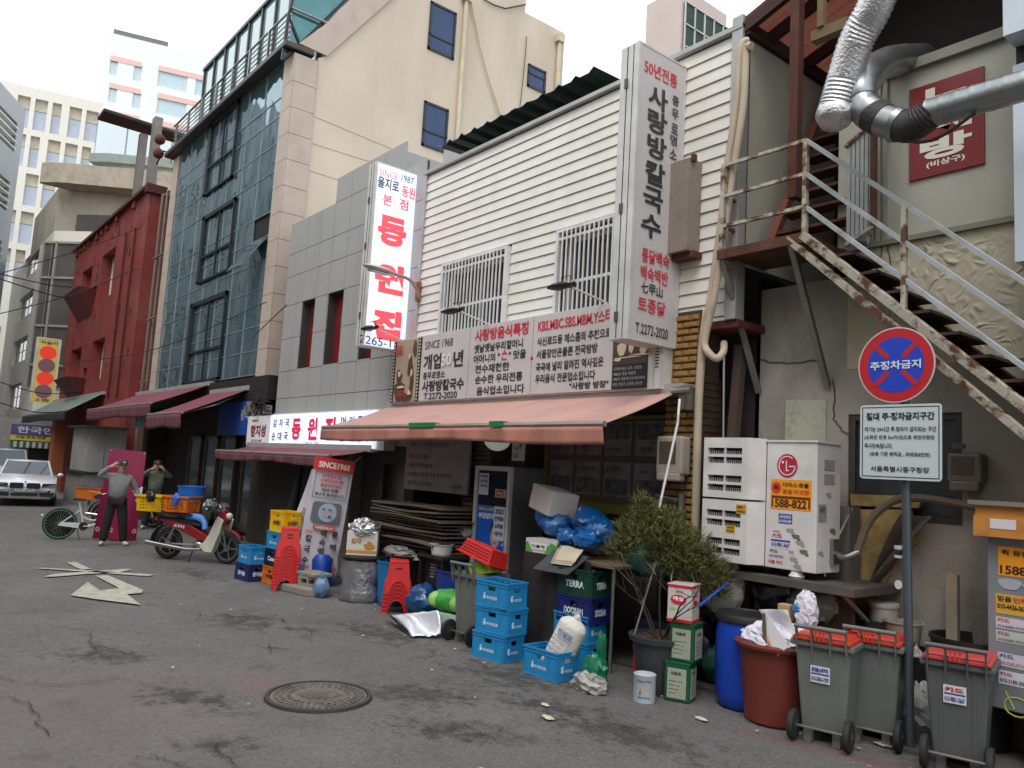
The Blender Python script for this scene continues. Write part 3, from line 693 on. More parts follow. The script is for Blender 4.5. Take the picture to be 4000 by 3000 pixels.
zg = AF.uv(290, 600)[1]
ob('penthouse', MB().poly(FL, [tuple(AF.p(a+1.5, 0, b-2.5).xy) for a, b in ang]+[tuple(AF.p(xr_+6, 0, -10).xy), tuple((AF.p(ang[0][0], 0, -12)).xy)], zf1-.1, zg), mat('pale green render', (178, 192, 182), .8), cb_)
ob('penthouse_roof', MB().poly(FL, [tuple(AF.p(a+1.0, 0, b-2).xy) for a, b in ang]+[tuple(AF.p(xr_+7, 0, -10).xy), tuple(AF.p(ang[0][0], 0, -12).xy)], zg, zg+.5), mat('green grey roof', (140, 152, 144), .8), cb_)
for (p0, p1, q0, q1) in ((305, 375, 850, 895),):
    h = hole(AF.sh(n=-.3), (p0, q0-10), (p1+60, q1)); ob('window', MB().fbox(AF.sh(n=-.3), h[0], h[1], h[2]-.8, h[3], -.05, .08), BRG, cb_)
# vertical yellow billiard sign
F6 = XF(-46.0); ys = [F6.uv(*q) for q in ((152, 1320), (236, 1330), (213, 1575), (130, 1568))]
y0_, y1_ = ys[0][0], ys[1][0]; z1_, z0_ = ys[0][1], ys[2][1]
bs = thing('vertical_sign', 'tall yellow box sign with two red and two mauve discs beside the red block', 'sign', (-46.1, y0_, z0_), world=True)
ob('panel', MB().fbox(F6, y0_, y1_, z0_, z1_, -.35, 0), mat('sign yellow', (196, 178, 96), .5, emit=.12), bs)
hh = (z1_-z0_); ww_ = y1_-y0_
ob('frame', MB().fbox(F6, y0_-.06, y0_, z0_-.06, z1_+.06, -.38, .03).fbox(F6, y1_, y1_+.06, z0_-.06, z1_+.06, -.38, .03).fbox(F6, y0_, y1_, z1_, z1_+.06, -.38, .03), M_WFR, bs)
for i, (c_, e_) in enumerate([((206, 54, 38), .3), ((128, 92, 104), .05), ((206, 54, 38), .3), ((128, 92, 104), .05)]):
    cz = z1_-hh*(.215+.205*i); rr = ww_*.4
    ob('disc', MB().poly(F6, [((y0_+y1_)/2+rr*math.cos(t), cz+rr*.9*math.sin(t)) for t in [2*math.pi*k/28 for k in range(28)]], .002, .012), flat(c_, emit=e_), bs)
T(F6, '허슬러', (y0_+y1_)/2, z1_-hh*.085, hh*.055, flat((50, 44, 24)), bs, w=ww_*.8, ali='c', dn=.01)
T(F6, '2층', (y0_+y1_)/2, z0_+hh*.01, hh*.05, flat((110, 60, 20)), bs, w=ww_*.7, ali='c', dn=.01)
# white tower with pink bands
tw = farfr(900, 480, .215, 120)
t1 = thing('office_tower', 'tall white tower with pink bands and pale blue windows', 'tower', tuple(tw.p(0, 0)), world=True)
tx0 = tw.uv(375, 400)[0]; tx1 = tw.uv(1100, 480)[0]; tzt = tw.uv(420, 125)[1]
PK = mat('pink band', (228, 190, 180), .8, var=.03); WT = mat('white tower', (232, 234, 232), .8, var=.02); BW = mat('tower glass', (186, 206, 214), .3, .15, var=.05)  # distance haze put into the lightened pink
fl_ = []
th = []
for k in range(9):
    dy = 107*k
    for (a, b, yt, yb) in ((432, 462, 228, 285), (525, 556, 252, 308), (620, 735, 275, 330), (766, 830, 310, 360), (845, 960, 330, 385)):
        q0 = tw.uv(a-k*4, yt+dy); q1 = tw.uv(b-k*4, yt+dy+14); hh_ = 6.3*.36
        zt_ = q0[1]; th.append((q0[0], q1[0], zt_-2.3, zt_))
ob('wall', rect_hole_wall(tw, tx0, tx1, 0, tzt, th, .3, MB()), WT, t1)
ob('core', MB().fbox(tw, tx0, tx1, 0, tzt, -25, -.4), WT, t1)
for h in th:
    if h[2] < 12: continue
    n_ = 4 if h[1]-h[0] > 3.2 else 1
    window(tw, *h, t1, M_WFR, BW, rec=.2, fw=.1, nx=n_, ny=1)
for k in range(9):
    for (a, b, yt) in ((432, 556, 215), (620, 960, 255)):
        q0 = tw.uv(a-k*4, yt+107*k); q1 = tw.uv(b-k*4, yt+107*k); z_ = q0[1]
        ob('pink_band', MB().fbox(tw, q0[0], q1[0], z_-.75, z_, .01, .06), PK, t1)
ph = farfr(900, 480, .215, 122); a = ph.uv(452, 140); b = ph.uv(650, 190); z2 = ph.uv(560, 235)[1]
ob('roof_house', MB().fbox(ph, a[0], b[0], tzt-3, a[1]-.5, -8, 1), WT, t1)
ob('roof_slab', MB().fbox(ph, a[0]-.2, b[0]+.2, a[1]-.5, a[1]+.3, -9, 1.4), mat('grey slab', (120, 118, 114), .8), t1)
for i in range(4): ob('window', MB().fbox(ph, a[0]+1+i*1.8, a[0]+2.5+i*1.8, a[1]-3, a[1]-1.2, 1.02, 1.08), M_DGL, t1)
# cream lattice tower
lt = farfr(250, 600, .2, 100)
t2 = thing('lattice_tower', 'cream office building with gridded frame and tall bays of pale glass', 'tower', tuple(lt.p(0, 0)), world=True)
lx0 = lt.uv(40, 330)[0]-6; lx1 = lt.uv(365, 390)[0]+1; lz = lt.uv(105, 335)[1]
LC = mat('cream frame', (228, 224, 212), .8, var=.04); LG_ = mat('bay glass', (176, 184, 198), .25, .2, var=.08)
lh = []; nx_ = 9; step = (lx1-lx0)/nx_
for i in range(nx_):
    k = 0; z = lz-1.2
    while z > 4:
        wd = step*(.82 if (i+k) % 3 else .62); lh.append((lx0+step*i+.15, lx0+step*i+wd, z-3.6, z)); z -= 4.3; k += 1
ob('frame', rect_hole_wall(lt, lx0, lx1, 0, lz, lh, .7, MB()), LC, t2)
ob('core', MB().fbox(lt, lx0, lx1, 0, lz-.5, -18, -.9), mat('core grey', (150, 150, 150), .8), t2)
for h in lh:
    if h[2] < 8: continue
    ob('pane', MB().fbox(lt, h[0], h[1], h[2], h[2]+2.3, -.6, -.55), LG_, t2)
    ob('spandrel', MB().fbox(lt, h[0], h[1], h[2]+2.35, h[3], -.6, -.5), mat('spandrel cream', (206, 198, 176), .8), t2)
# grey louvred building at the very left
lg = Fr(farfr(85, 600, 1.0, 60).O, -farfr(60, 520, 1.02, 60).u)
t3 = thing('louvred_building', 'grey metal clad office block with slanted louvre bands at the left edge', 'building', tuple(lg.p(0, 0)), world=True)
gz = lg.uv(10, 330)[1]; GM = mat('grey cladding', (150, 156, 160), .5, .2, var=.05)
gh = [(-14, -1.6, gz-3.2-3.9*k, gz-1.3-3.9*k) for k in range(7)]
gr_ = lg.uv(80, 600)[0]
gh = [(gr_-12, gr_-1.0, c, d) for a, b, c, d in gh if c > 1]
ob('wall', rect_hole_wall(lg, gr_-16, gr_, 0, gz, gh, .5, MB()), GM, t3)
ob('core', MB().fbox(lg, gr_-16, gr_, 0, gz, -10, -.6), GM, t3)
for h in gh:
    for k in range(4): ob('louvre', MB().fbox(lg, h[0], h[1], h[2]+.15+.45*k, h[2]+.22+.45*k, -.4, .1), M_WFR, t3)
# glass box building behind the concrete one
gbx = farfr(480, 560, .22, 75)
t4 = thing('glass_annex', 'pale mirrored glass block below the white tower', 'building', tuple(gbx.p(0, 0)), world=True)
a = gbx.uv(382, 470); b = gbx.uv(760, 560); 
ob('core', MB().fbox(gbx, a[0], b[0]+4, 0, a[1], -2.5, -.05), mat('annex grey', (150, 156, 156), .7), t4)
stp = (b[0]+4-a[0])/5
for i in range(5):
    for j in range(3): ob('pane', MB().fbox(gbx, a[0]+stp*i+.06, a[0]+stp*(i+1)-.06, a[1]-6.5*(j+1)+.08, a[1]-6.5*j-.02, -.04, 0), mat('pale mirror', (196, 206, 208), .12, .5, var=.06, scale=.2), t4)
# cream gable between tower and glass building
gf_ = YF(12.5); q = [gf_.uv(*p_) for p_ in ((462, 745), (790, 470), (850, 400), (850, 1000), (462, 1000))]
solo('gable_wall', MB().poly(gf_, q, -6, 0), M_CRM, 'cream gable with sloping parapet rising behind the red building', 'wall')
# shop with purple and yellow fascia at the street corner
sp = XF(-47.5); c4 = [sp.uv(*p_) for p_ in ((55, 1658), (205, 1662), (205, 1990), (45, 1990))]
kx0, kx1 = sp.uv(40, 1700)[0], sp.uv(210, 1700)[0]; z1 = sp.uv(120, 1660)[1]
ks = thing('corner_shop', 'small corner shop with purple and yellow fascia and striped valance', 'shop', (-47.5, kx0, 0), world=True)
ob('wall', MB().box(-50, -47.5, kx0-1, kx1+1, 0, z1+.3), mat('grey wall', (150, 148, 142), .8), ks)
zq = [sp.uv(120, y_)[1] for y_ in (1660, 1702, 1722, 1725, 1745)]
ob('fascia', MB().fbox(sp, kx0, kx1, zq[1], zq[0], .02, .3), mat('purple', (92, 78, 132), .6), ks)
ob('fascia_band', MB().fbox(sp, kx0, kx1, zq[2], zq[1]-.01, .02, .3), mat('yellow', (214, 200, 70), .6), ks)
T(sp, '한국인', kx0+(kx1-kx0)*.12, zq[1]+(zq[0]-zq[1])*.2, (zq[0]-zq[1])*.62, flat((225, 222, 230)), ks, w=(kx1-kx0)*.85, dn=.31)
T(sp, '써멀.유광.무광', kx0+(kx1-kx0)*.1, zq[2]+.1, (zq[1]-zq[2])*.6, flat((60, 60, 70)), ks, w=(kx1-kx0)*.7, dn=.31)
vl = MB(); vm = MB(); n_ = 14
for i in range(n_):
    a, b = kx0+(kx1-kx0)*i/n_, kx0+(kx1-kx0)*(i+1)/n_; (vl if i % 2 else vm).fbox(sp, a, b, zq[4]-.05, zq[2]-.05, .32, .36)
ob('valance', vl, flat((190, 200, 190)), ks); ob('valance', vm, flat((70, 92, 84)), ks)
ob('opening', MB().fbox(sp, kx0+(kx1-kx0)*.45, kx1, 0, zq[4], .01, .03), M_BLK, ks)
ob('door', MB().fbox(sp, kx0+.1, kx0+(kx1-kx0)*.4, 0, zq[4]-.1, .01, .05), mat('blue door', (70, 140, 180), .5), ks)
og = thing('orange_pillar', 'orange clad pillar with sign box beside the corner shop', 'pillar', (-42, 6.2, 0), world=True)
of = XF(-38.5); oa, ob_ = of.uv(200, 1800), of.uv(248, 1800); ot = of.uv(225, 1640)[1]
ob('cladding', MB().fbox(of, oa[0], ob_[0], 0, ot, -.8, 0), mat('orange board', (150, 82, 44), .6), og)
# ================================================================ ROW BEHIND THE CAMERA (seen in reflections)
opp = [(-112, -90, 27, (206, 200, 186)), (-90, -74, 31, (150, 160, 166)), (-74, -58, 24, (200, 192, 172)), (-58, -40, 22, (140, 150, 156)), (-40, -21, 15, (205, 196, 170)), (-21, -9, 10, (150, 150, 146)), (-9, 3, 12, (190, 178, 150)), (3, 16, 9, (160, 150, 140))]
for i, (a, b, h, c_) in enumerate(opp):
    fo = Fr((b, -7.2, 0), (-1, 0, 0))
    lab = ['furthest cream block of the opposite row down the street', 'tallest bluish block of the opposite row', 'tall cream block third from the far end of the opposite row', 'bluish grey block with dark windows opposite the red building', 'cream block opposite the glass building', 'low grey block across from the tiled building', 'ochre block behind the viewer across the street', 'brownish low block at the street corner behind the viewer'][i]
    t = thing('opposite_building', lab, 'building', (b, -7.2, 0), world=True)
    hs2 = [(x, x+1.5, z, z+1.6) for x in [1.2+2.6*k for k in range(int((b-a)/2.6))] for z in [3.8+3.2*j for j in range(int((h-4)/3.2))] if x+1.5 < b-a-.3]
    m_ = mat('opposite wall %d' % i, c_, .85, dirt=.3)
    ob('wall', rect_hole_wall(fo, 0, b-a, 0, h, hs2, .3, MB()), m_, t)
    ob('core', MB().fbox(fo, 0, b-a, 0, h, -9, -.35), m_, t)
    for q in hs2: ob('window', MB().fbox(fo, *q, -.3, -.25), M_DGL, t)
    ob('shopfront', MB().fbox(fo, .5, b-a-.5, .2, 2.8, .01, .06), M_DGL, t)
# ================================================================ RIGHT HAND BUILDING WITH OUTSIDE STAIRS
YW = 7.5; FW_ = YF(YW)
sb_ = thing('workshop_building', 'shabby grey rendered building with pale upper panels and karaoke door sign', 'building', (-1, YW, 0), world=True)
M_GWL = mat('grey render', (158, 152, 142), .9, var=.12, scale=1.2, dirt=.6, dcol=(84, 78, 70), dscale=1.5, streak=.5, bump=.35, bscale=14)
M_STUC = mat('swirled stucco', (186, 178, 156), .9, var=.06, dirt=.3, dcol=(140, 128, 104), streak=.5)
n = M_STUC.node_tree.nodes; l = M_STUC.node_tree.links; wv = n.new('ShaderNodeTexNoise'); wv.noise_type = 'RIDGED_MULTIFRACTAL'; wv.inputs['Scale'].default_value = 5.5; wv.inputs['Detail'].default_value = 3
wv.inputs['Distortion'].default_value = 1.8
tc_ = n.new('ShaderNodeTexCoord'); l.new(tc_.outputs['Object'], wv.inputs['Vector']); bp_ = n.new('ShaderNodeBump'); bp_.inputs['Strength'].default_value = 1.0; bp_.inputs['Distance'].default_value = .035
l.new(wv.outputs[0], bp_.inputs['Height']); l.new(bp_.outputs[0], n['Principled BSDF'].inputs['Normal'])
xl = -5.0
xdoor = FW_.uv(3275, 700)[0]
zst = FW_.uv(3600, 1000)[1]; zst2 = FW_.uv(3450, 930)[1]
low = [(FW_.uv(3312, 1850)[0], FW_.uv(3312, 1850)[0]+1.05, 1.75, 2.75)]
ob('lower_wall', rect_hole_wall(FW_, xl, 9, 0, 4.15, low, .15, MB()), M_GWL, sb_)
window(FW_, *low[0], sb_, mat('grimy frame', (70, 64, 58), .7), M_DGL, rec=.05, fw=.06, nx=2)
zs1 = 5.0
zmid = FW_.uv(3900, 880)[1]
ob('stucco_wall', MB().box(-4.0, 9, YW-.01, YW+.4, 3.2, zmid), M_STUC, sb_)
ob('upper_wall', MB().box(xdoor, 9, YW, YW+.4, zmid+.05, 6.18), M_PLN, sb_)
tp = [FW_.uv(3275, 480), FW_.uv(3900, 110)]
ob('ledge', MB().box(xdoor, 9, YW-.05, YW+.02, zmid, zmid+.05).box(xdoor, 9, YW-.06, YW+.1, 6.1, 6.2), mat('panel edge', (128, 126, 112), .6), sb_)
vg = MB()
for px in (3385, 3462, 3410, 3435): x_ = FW_.uv(px, 700)[0]; vg.box(x_-.02, x_+.02, YW-.03, YW, zmid+.05, 6.1)
ob('jamb', vg, mat('jamb grey', (150, 148, 134), .6), sb_)
ob('dark_void', MB().box(-4.0, 9, YW+.45, 10, 0, 7.25).box(-5, 9, 10.2, 10.3, 0, 10).box(-5.05, -5, 7.5, 10.2, 0, 4.3), mat('void shade', (30, 26, 24), .9), sb_)  # dark boxes stand in for the shade under the canopy
ob('alley_wall', MB().box(-5.42, -5.0, 7.5, 7.6, 0, 3.6), M_DRK, sb_)
ob('side_wall', MB().box(-4.96, -4.93, 9.2, 10.2, 4.3, 8), mat('shaded panel', (94, 72, 60), .8), sb_)  # pale cladding carried on in brown, deeper shadow put into its colour
# old board patches on the wall
pq = [FW_.uv(*q) for q in ((3072, 1562), (3230, 1562), (3235, 1760), (3068, 1730))]
ob('patch', MB().poly(FW_, [pq[0], pq[1], (pq[1][0], 1.9), (pq[0][0], 2.0)], 0, .012), mat('pale patch', (178, 176, 160), .8, dirt=.8, dcol=(110, 100, 78), dscale=6), sb_)
oq = [FW_.uv(*q) for q in ((3345, 1990), (3565, 1990), (3590, 2120), (3500, 2200), (3440, 2330), (3405, 2700), (3335, 2700))]
ob('torn_insulation', MB().poly(FW_, oq, .0, .035), mat('yellowed foam', (168, 142, 88), .9, var=.25, scale=3, dirt=.8, dcol=(96, 78, 50), dscale=5, bump=.6, bscale=20), sb_)
oq = [FW_.uv(*q) for q in ((3330, 1930), (3610, 1940), (3600, 1985), (3335, 1975))]
ob('torn_insulation', MB().poly(FW_, oq, .0, .05), mat('yellowed foam', (150, 130, 90), .9), sb_)
tq = lambda u, v: FW_.p(FW_.uv(3540-160*v+40*u*(1-v), 2010+340*v)[0]+u*.16*(1.2-v), FW_.uv(3540, 2010+340*v)[1], .05+.08*math.sin(u*7+v*5)*.6+.05)
ob('hanging_sheet', MB().grid(tq, 10, 14), mat('grey felt', (92, 84, 76), .95, dirt=.6, bump=.6, bscale=25), sb_, True, solid=.008)
ck = MB()
for path in [[(2960, 1400), (3000, 1412), (3080, 1418), (3160, 1410), (3240, 1408)], [(3255, 1480), (3262, 1560), (3258, 1640), (3290, 1680), (3330, 1705)], [(3440, 940), (3445, 1000), (3425, 1060), (3440, 1120)], [(3465, 950), (3480, 1010), (3476, 1060)]]:
    q = [FW_.uv(*p_) for p_ in path]; vs = []; 
    fine = []
    for i in range(len(q)-1):
        for k in range(4): t = k/4; fine.append((q[i][0]*(1-t)+q[i+1][0]*t+random.uniform(-.012, .012), q[i][1]*(1-t)+q[i+1][1]*t+random.uniform(-.012, .012)))
    ck.tube([FW_.p(a, b, .011) for a, b in fine], .005, 4)
ob('crack', ck, mat('wall crack', (44, 40, 36), .95), sb_, kind='stuff')
# karaoke sign painted on a red board
ra = FW_.uv(3557, 356); rb2 = FW_.uv(3850, 640)
ks_ = thing('karaoke_sign', 'dark red wall sign lettered white for a karaoke room, partly behind the ducts', 'sign', tuple(FW_.p(ra[0], rb2[1])), world=True)
ob('panel', MB().fbox(FW_, ra[0], rb2[0], rb2[1], ra[1], .002, .025), mat('sign maroon', (124, 34, 36), .5, var=.06), ks_)
cxs = (ra[0]+rb2[0])/2; Hs = ra[1]-rb2[1]; LW = flat((226, 220, 206))
for i, ch in enumerate('노래방'): T(FW_, ch, cxs, ra[1]-Hs*(.29+.27*i), Hs*.23, LW, ks_, w=.46, bold=.045, ali='c', dn=.03)
T(FW_, '(비상구)', cxs, rb2[1]+Hs*.08, Hs*.075, LW, ks_, w=.34, bold=.03, ali='c', dn=.03)
# blue white panel building to the right
bp2 = thing('panel_clad_building', 'pale blue white panel cladding at the right edge', 'building', (1, 6.9, 0), world=True)
PW = mat('blue white panel', (196, 206, 214), .4, .1, var=.03)
for z0, z1, y0 in ((5.78, 9, 6.85), (3.92, 5.6, 7.05), ): 
    for k in range(4): ob('panel', MB().box(-2.35+1.3*k, -2.35+1.3*(k+1)-.008, y0, 7.49, z0, z1), PW, bp2)
ob('panel_gap', MB().box(-2.34, 3, 7.1, 7.49, 5.6, 5.78), M_BLK, bp2)
ob('shutter_wall', MB().box(-2.3, 4, 7.2, 7.49, 0, 3.9), mat('lower right wall', (120, 118, 110), .8, dirt=.6), bp2)
# ---------------------------------------------------------------- steel stairs
YS = 6.75; FS = YF(YS)
stt = thing('fire_escape', 'rusty cream painted steel fire escape with landing, handrails and braces', 'stairs', (-4, YS, 4.3), world=True)
la = FS.uv(2806, 1000); lb = FS.uv(3143, 936); zl_ = lb[1]; xa_, xb_ = la[0], lb[0]
ob('landing', MB().box(xa_, xb_, YS, YW-.02, zl_-.0, zl_+.06).box(xa_, xb_, YS-.03, YS, zl_-.03, zl_+.07), M_RST, stt)
e1_ = FS.uv(4000, 1600); sl_ = (e1_[1]-zl_)/(e1_[0]-xb_)
def spt(t, dz=0, y=YS): return Vector((xb_+t, y, zl_+sl_*t+dz))
Ls = -zl_/sl_ if sl_ < 0 else 5; Ls = min(Ls, zl_/abs(sl_))
ob('stringer', MB().tube([spt(-.02, .03), spt(Ls, .03)], .05, 4), M_PRU, stt)
ob('stringer', MB().tube([spt(-.18, -.12), spt(Ls-.2, -.27)], .042, 4), M_PRU, stt)
ob('stringer', MB().tube([spt(0, .03, YW-.08), spt(Ls, .03, YW-.08)], .05, 4), M_RST, stt)
ns = int(zl_/.2)
for i in range(1, ns):
    q = spt(Ls*i/ns); ob('tread', MB().box(q.x-.03, q.x+.24, YS+.03, YW-.12, q.z-.01, q.z+.015), mat('tread steel', (62, 48, 42), .8, .2, dirt=.5, dcol=(90, 52, 34)), stt)
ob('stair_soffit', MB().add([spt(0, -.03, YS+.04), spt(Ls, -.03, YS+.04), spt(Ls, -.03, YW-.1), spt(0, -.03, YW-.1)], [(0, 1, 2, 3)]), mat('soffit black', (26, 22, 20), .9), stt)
hz = FS.uv(3136, 552)[1]-zl_; rails = MB()
for f in (1, .66, .33):
    ob('handrail', MB().tube([Vector((xa_+.02, YS, zl_+hz*f)), Vector((xb_, YS, zl_+hz*f))], .024, 4), M_PRU, stt)
    ob('handrail', MB().tube([Vector((xb_, YS, zl_+hz*f)), spt(Ls, hz*f)], .026, 4), mat('pale paint', (170, 178, 180), .55, dirt=.7, dcol=(150, 128, 92), dscale=5), stt)
ob('post', MB().tube([Vector((xb_, YS, zl_)), Vector((xb_, YS, zl_+hz))], .032, 4), M_PRU, stt)
ob('post', MB().tube([Vector((xa_+.04, YS, zl_)), Vector((xa_+.04, YS, zl_+hz))], .034, 4), M_PRU, stt)
ob('post', MB().tube([Vector((xa_+.04, YW-.1, zl_)), Vector((xa_+.04, YW-.1, zl_+hz))], .03, 4), M_PRU, stt)
for f in (1, .66, .33): ob('handrail', MB().tube([Vector((xa_+.04, YS, zl_+hz*f)), Vector((xa_+.04, YW-.1, zl_+hz*f))], .02, 4), M_RST, stt)
tpost = FS.uv(3532, 1000)[0]-xb_
ob('post', MB().tube([spt(tpost, 0), spt(tpost, hz)], .03, 4), M_PRU, stt); ob('post', MB().tube([spt(tpost+1.5, 0), spt(tpost+1.5, hz)], .03, 4), M_PRU, stt)
STG = mat('strut', (120, 118, 108), .7, dirt=.7, dcol=(70, 62, 54))
w1 = FW_.uv(2968, 1535); w2 = FW_.uv(3281, 1510)
ob('brace', MB().tube([Vector((w1[0], YS+.02, zl_-.02)), FW_.p(w1[0], w1[1], .02)], .035, 4), STG, stt)
ob('brace', MB().tube([Vector((w2[0]-.12, YS+.02, zl_-.02)), FW_.p(w2[0]-.12, w2[1], .02)], .04, 4), STG, stt)
# upper flight climbing back into the dark
uf = thing('upper_flight', 'steep dark steel stair rising from the landing into the shade', 'stairs', (-4.5, 7.4, zl_), world=True)
xs1 = -4.72; a0 = XF(xs1).uv(3005, 945); a1 = XF(xs1).uv(3270, 530)
pA = Vector((xs1, 7.15, zl_+.05)); pB = Vector((xs1, 8.35, zl_+2.3))
ob('stringer', MB().tube([pA, pB], .06, 4), mat('orange primer', (112, 62, 42), .8, dirt=.6, dcol=(80, 42, 28)), uf)
ob('stringer', MB().tube([pA+Vector((.95, .2, 0)), pB+Vector((.95, .2, 0))], .05, 4), M_PRU, uf)
for i in range(1, 9):
    q = pA.lerp(pB, i/9); ob('tread', MB().box(q.x, q.x+.95, q.y-.02, q.y+.2, q.z, q.z+.03), M_RST, uf)
ob('backdrop', MB().box(-4.93, -3.75, 8.9, 8.95, zl_, 7), mat('void shade', (30, 26, 24), .9), uf)  # dark sheet standing in for the shade behind the flight
gp_ = thing('slatted_gate', 'small gate of pale upright slats with a rusty post at the stair head', 'gate', (-3.6, 7.3, zl_), world=True)
FG = YF(7.25); gx0, gx1 = FG.uv(3305, 700)[0], FG.uv(3408, 700)[0]
for i in range(6):
    x = gx0+(gx1-gx0)*i/6+.02; t = i/6; zt_ = FG.uv(3310+105*t, 572-95*t)[1]; zb_ = FG.uv(3305+105*t, 965-80*t)[1]
    ob('slat', MB().box(x, x+.035, 7.23, 7.26, zb_, zt_), mat('slat grey', (160, 166, 164), .55, dirt=.5, dcol=(110, 90, 66)), gp_)
zt0, zt1 = FG.uv(3305, 580)[1], FG.uv(3415, 478)[1]
ob('rail', MB().bar(Vector((gx0, 7.22, zt0)), Vector((gx1+.03, 7.22, zt1)), .03), M_PRU, gp_); ob('rail', MB().bar(Vector((gx0, 7.22, FG.uv(3305, 965)[1])), Vector((gx1+.03, 7.22, FG.uv(3415, 885)[1])), .03), M_PRU, gp_)
ob('post', MB().box(gx1, gx1+.05, 7.2, 7.25, FG.uv(3415, 885)[1], zt1+.03), M_RST, gp_)
# ---------------------------------------------------------------- rusty corrugated roof over the alley
cr = thing('corrugated_canopy', 'rust red corrugated sheet roof on steel beams over the fire escape', 'roof', (-4, 7, 7), world=True)
SHT = mat('rust red sheet', (164, 112, 98), .65, .15, var=.2, scale=3, dirt=.4, dcol=(110, 60, 48))
n = SHT.node_tree.nodes; l = SHT.node_tree.links; tl_ = n.new('ShaderNodeBsdfTranslucent'); tl_.inputs[0].default_value = (*s2l((206, 164, 150)), 1); ms_ = n.new('ShaderNodeMixShader'); ms_.inputs[0].default_value = .45
l.new(n['Principled BSDF'].outputs[0], ms_.inputs[1]); l.new(tl_.outputs[0], ms_.inputs[2]); l.new(ms_.outputs[0], n['Material Output'].inputs[0])     # translucency added so the shaded underside glows brighter
def zsh(x): return 7.12+.33*(x+4.95)
nn_ = 34
ob('sheet', MB().grid(lambda u, v: Vector((-5.0+8*v, 7.0+3.4*u, zsh(-5.0+8*v)+.03*max(0, math.cos(2*math.pi*u*3.4/.17))**2)), 120, 6), SHT, cr, solid=.008)
BM_ = mat('beam brown', (56, 36, 30), .8, dirt=.4, dcol=(84, 50, 36))
ob('beam', MB().box(-5.02, -4.9, 7.0, 10.2, 6.93, 7.08), BM_, cr)
for y in (7.02, 7.42, 8.2, 9.1): ob('rafter', MB().add([Vector((x, y+dy, zsh(x)-dz)) for x in (-4.95, 3) for dy in (-.035, .035) for dz in (.02, .16)], [(0, 2, 3, 1), (4, 5, 7, 6), (0, 1, 5, 4), (2, 6, 7, 3), (1, 3, 7, 5), (0, 4, 6, 2)]), BM_, cr)
ob('purlin', MB().box(-3.9, 9, 8.5, 8.62, 7.2, 7.36), mat('orange primer beam', (132, 66, 40), .8, dirt=.5, dcol=(70, 40, 30)), cr)
zsl = lambda y: 7.4
pz = YF(6.95)
pxx = pz.uv(3098, 400)[0]; zb_ = pz.uv(3092, 770)[1]
ob('post', MB().box(pxx-.05, pxx+.05, 6.95, 7.05, zb_, zsh(pxx)-.02), mat('post brown', (84, 46, 34), .8, .1, var=.3, dirt=.6, dcol=(50, 34, 30)), cr)
hx = YF(6.3).uv(3208, 60)[0]; hz0 = YF(6.3).uv(3208, 105)[1]
ob('hanger', MB().box(hx-.03, hx+.03, 6.28, 6.34, hz0, zsl(6.3)-.1).box(hx-.1, hx+.25, 6.3, 6.4, hz0-.1, hz0), mat('raw timber', (110, 92, 62), .8), cr)
# ---------------------------------------------------------------- ventilation ducts
def pt(px, py, y): f = YF(y); a = f.uv(px, py); return f.p(*a)
def smooth(pts, k=6):
    out = []
    P_ = [pts[0]]+pts+[pts[-1]]
    for i in range(1, len(P_)-2):
        for j in range(k):
            t = j/k; a, b, c, d = P_[i-1], P_[i], P_[i+1], P_[i+2]
            out.append(.5*((2*b)+(c-a)*t+(2*a-5*b+4*c-d)*t*t+(3*b-a-3*c+d)*t**3))
    out.append(pts[-1]); return out
FOIL = mat('foil', (205, 205, 205), .28, .9, var=.1, scale=6, bump=.5, bscale=45); GALV = mat('galvanised', (150, 156, 156), .33, .85, var=.12, scale=4, dirt=.4, dcol=(100, 92, 80))
d1 = thing('foil_duct', 'crinkled silver foil flex duct hanging from the roof with a taped bulging end', 'duct', tuple(pt(3300, 450, 6.6)), world=True)
pts = smooth([pt(3490, -160, 6.25), pt(3415, 30, 6.3), pt(3345, 160, 6.35), pt(3295, 320, 6.4), pt(3262, 430, 6.4)], 14); rr = []
for i in range(len(pts)): rr.append(.148+.007*(i % 2))
ob('hose', MB().tube(pts, rr, 28), FOIL, d1, True)
e_ = pts[-1]; ob('end_wrap', MB().ball(e_+Vector((0, 0, -.04)), .165, .165, .15, 24, 14, .12, 4, 3), FOIL, d1, True)
d2 = thing('steel_duct', 'galvanised spiral steel duct bending out of the dark and running right along the wall', 'duct', tuple(pt(3500, 480, 6.6)), world=True)
pe = [pt(3600, 225, 7.9), pt(3450, 250, 7.0), pt(3372, 330, 6.55), pt(3365, 400, 6.5), pt(3410, 450, 6.5)]
s1 = smooth(pe, 8); ob('elbow', MB().tube(s1, [.14+.006*((i//4) % 2) for i in range(len(s1))], 28), GALV, d2, True)
ob('rubber_sleeve', MB().tube(smooth([pt(3405, 447, 6.5), pt(3450, 470, 6.5)], 6), .145, 24), mat('rubber', (48, 42, 44), .6, bump=.6, bscale=30), d2, True)
ob('collar', MB().tube([pt(3445, 468, 6.5), pt(3500, 487, 6.5)], .138, 24).tube([pt(3500, 487, 6.5), pt(3520, 492, 6.5)], [.15, .14], 24), GALV, d2, True)
ob('flex_bend', MB().tube(smooth([pt(3515, 492, 6.5), pt(3560, 495, 6.47), pt(3610, 462, 6.45), pt(3635, 440, 6.45)], 8), [.125+.006*(i % 2) for i in range(25)], 24), mat('rubber', (48, 42, 44), .6), d2, True)
L0, L1 = pt(3630, 444, 6.45), pt(4100, 305, 6.45)
n_ = 44; ob('straight_run', MB().tube([L0.lerp(L1, i/n_) for i in range(n_+1)], [.118+(.005 if i % 6 == 0 else 0) for i in range(n_+1)], 28), GALV, d2, True)
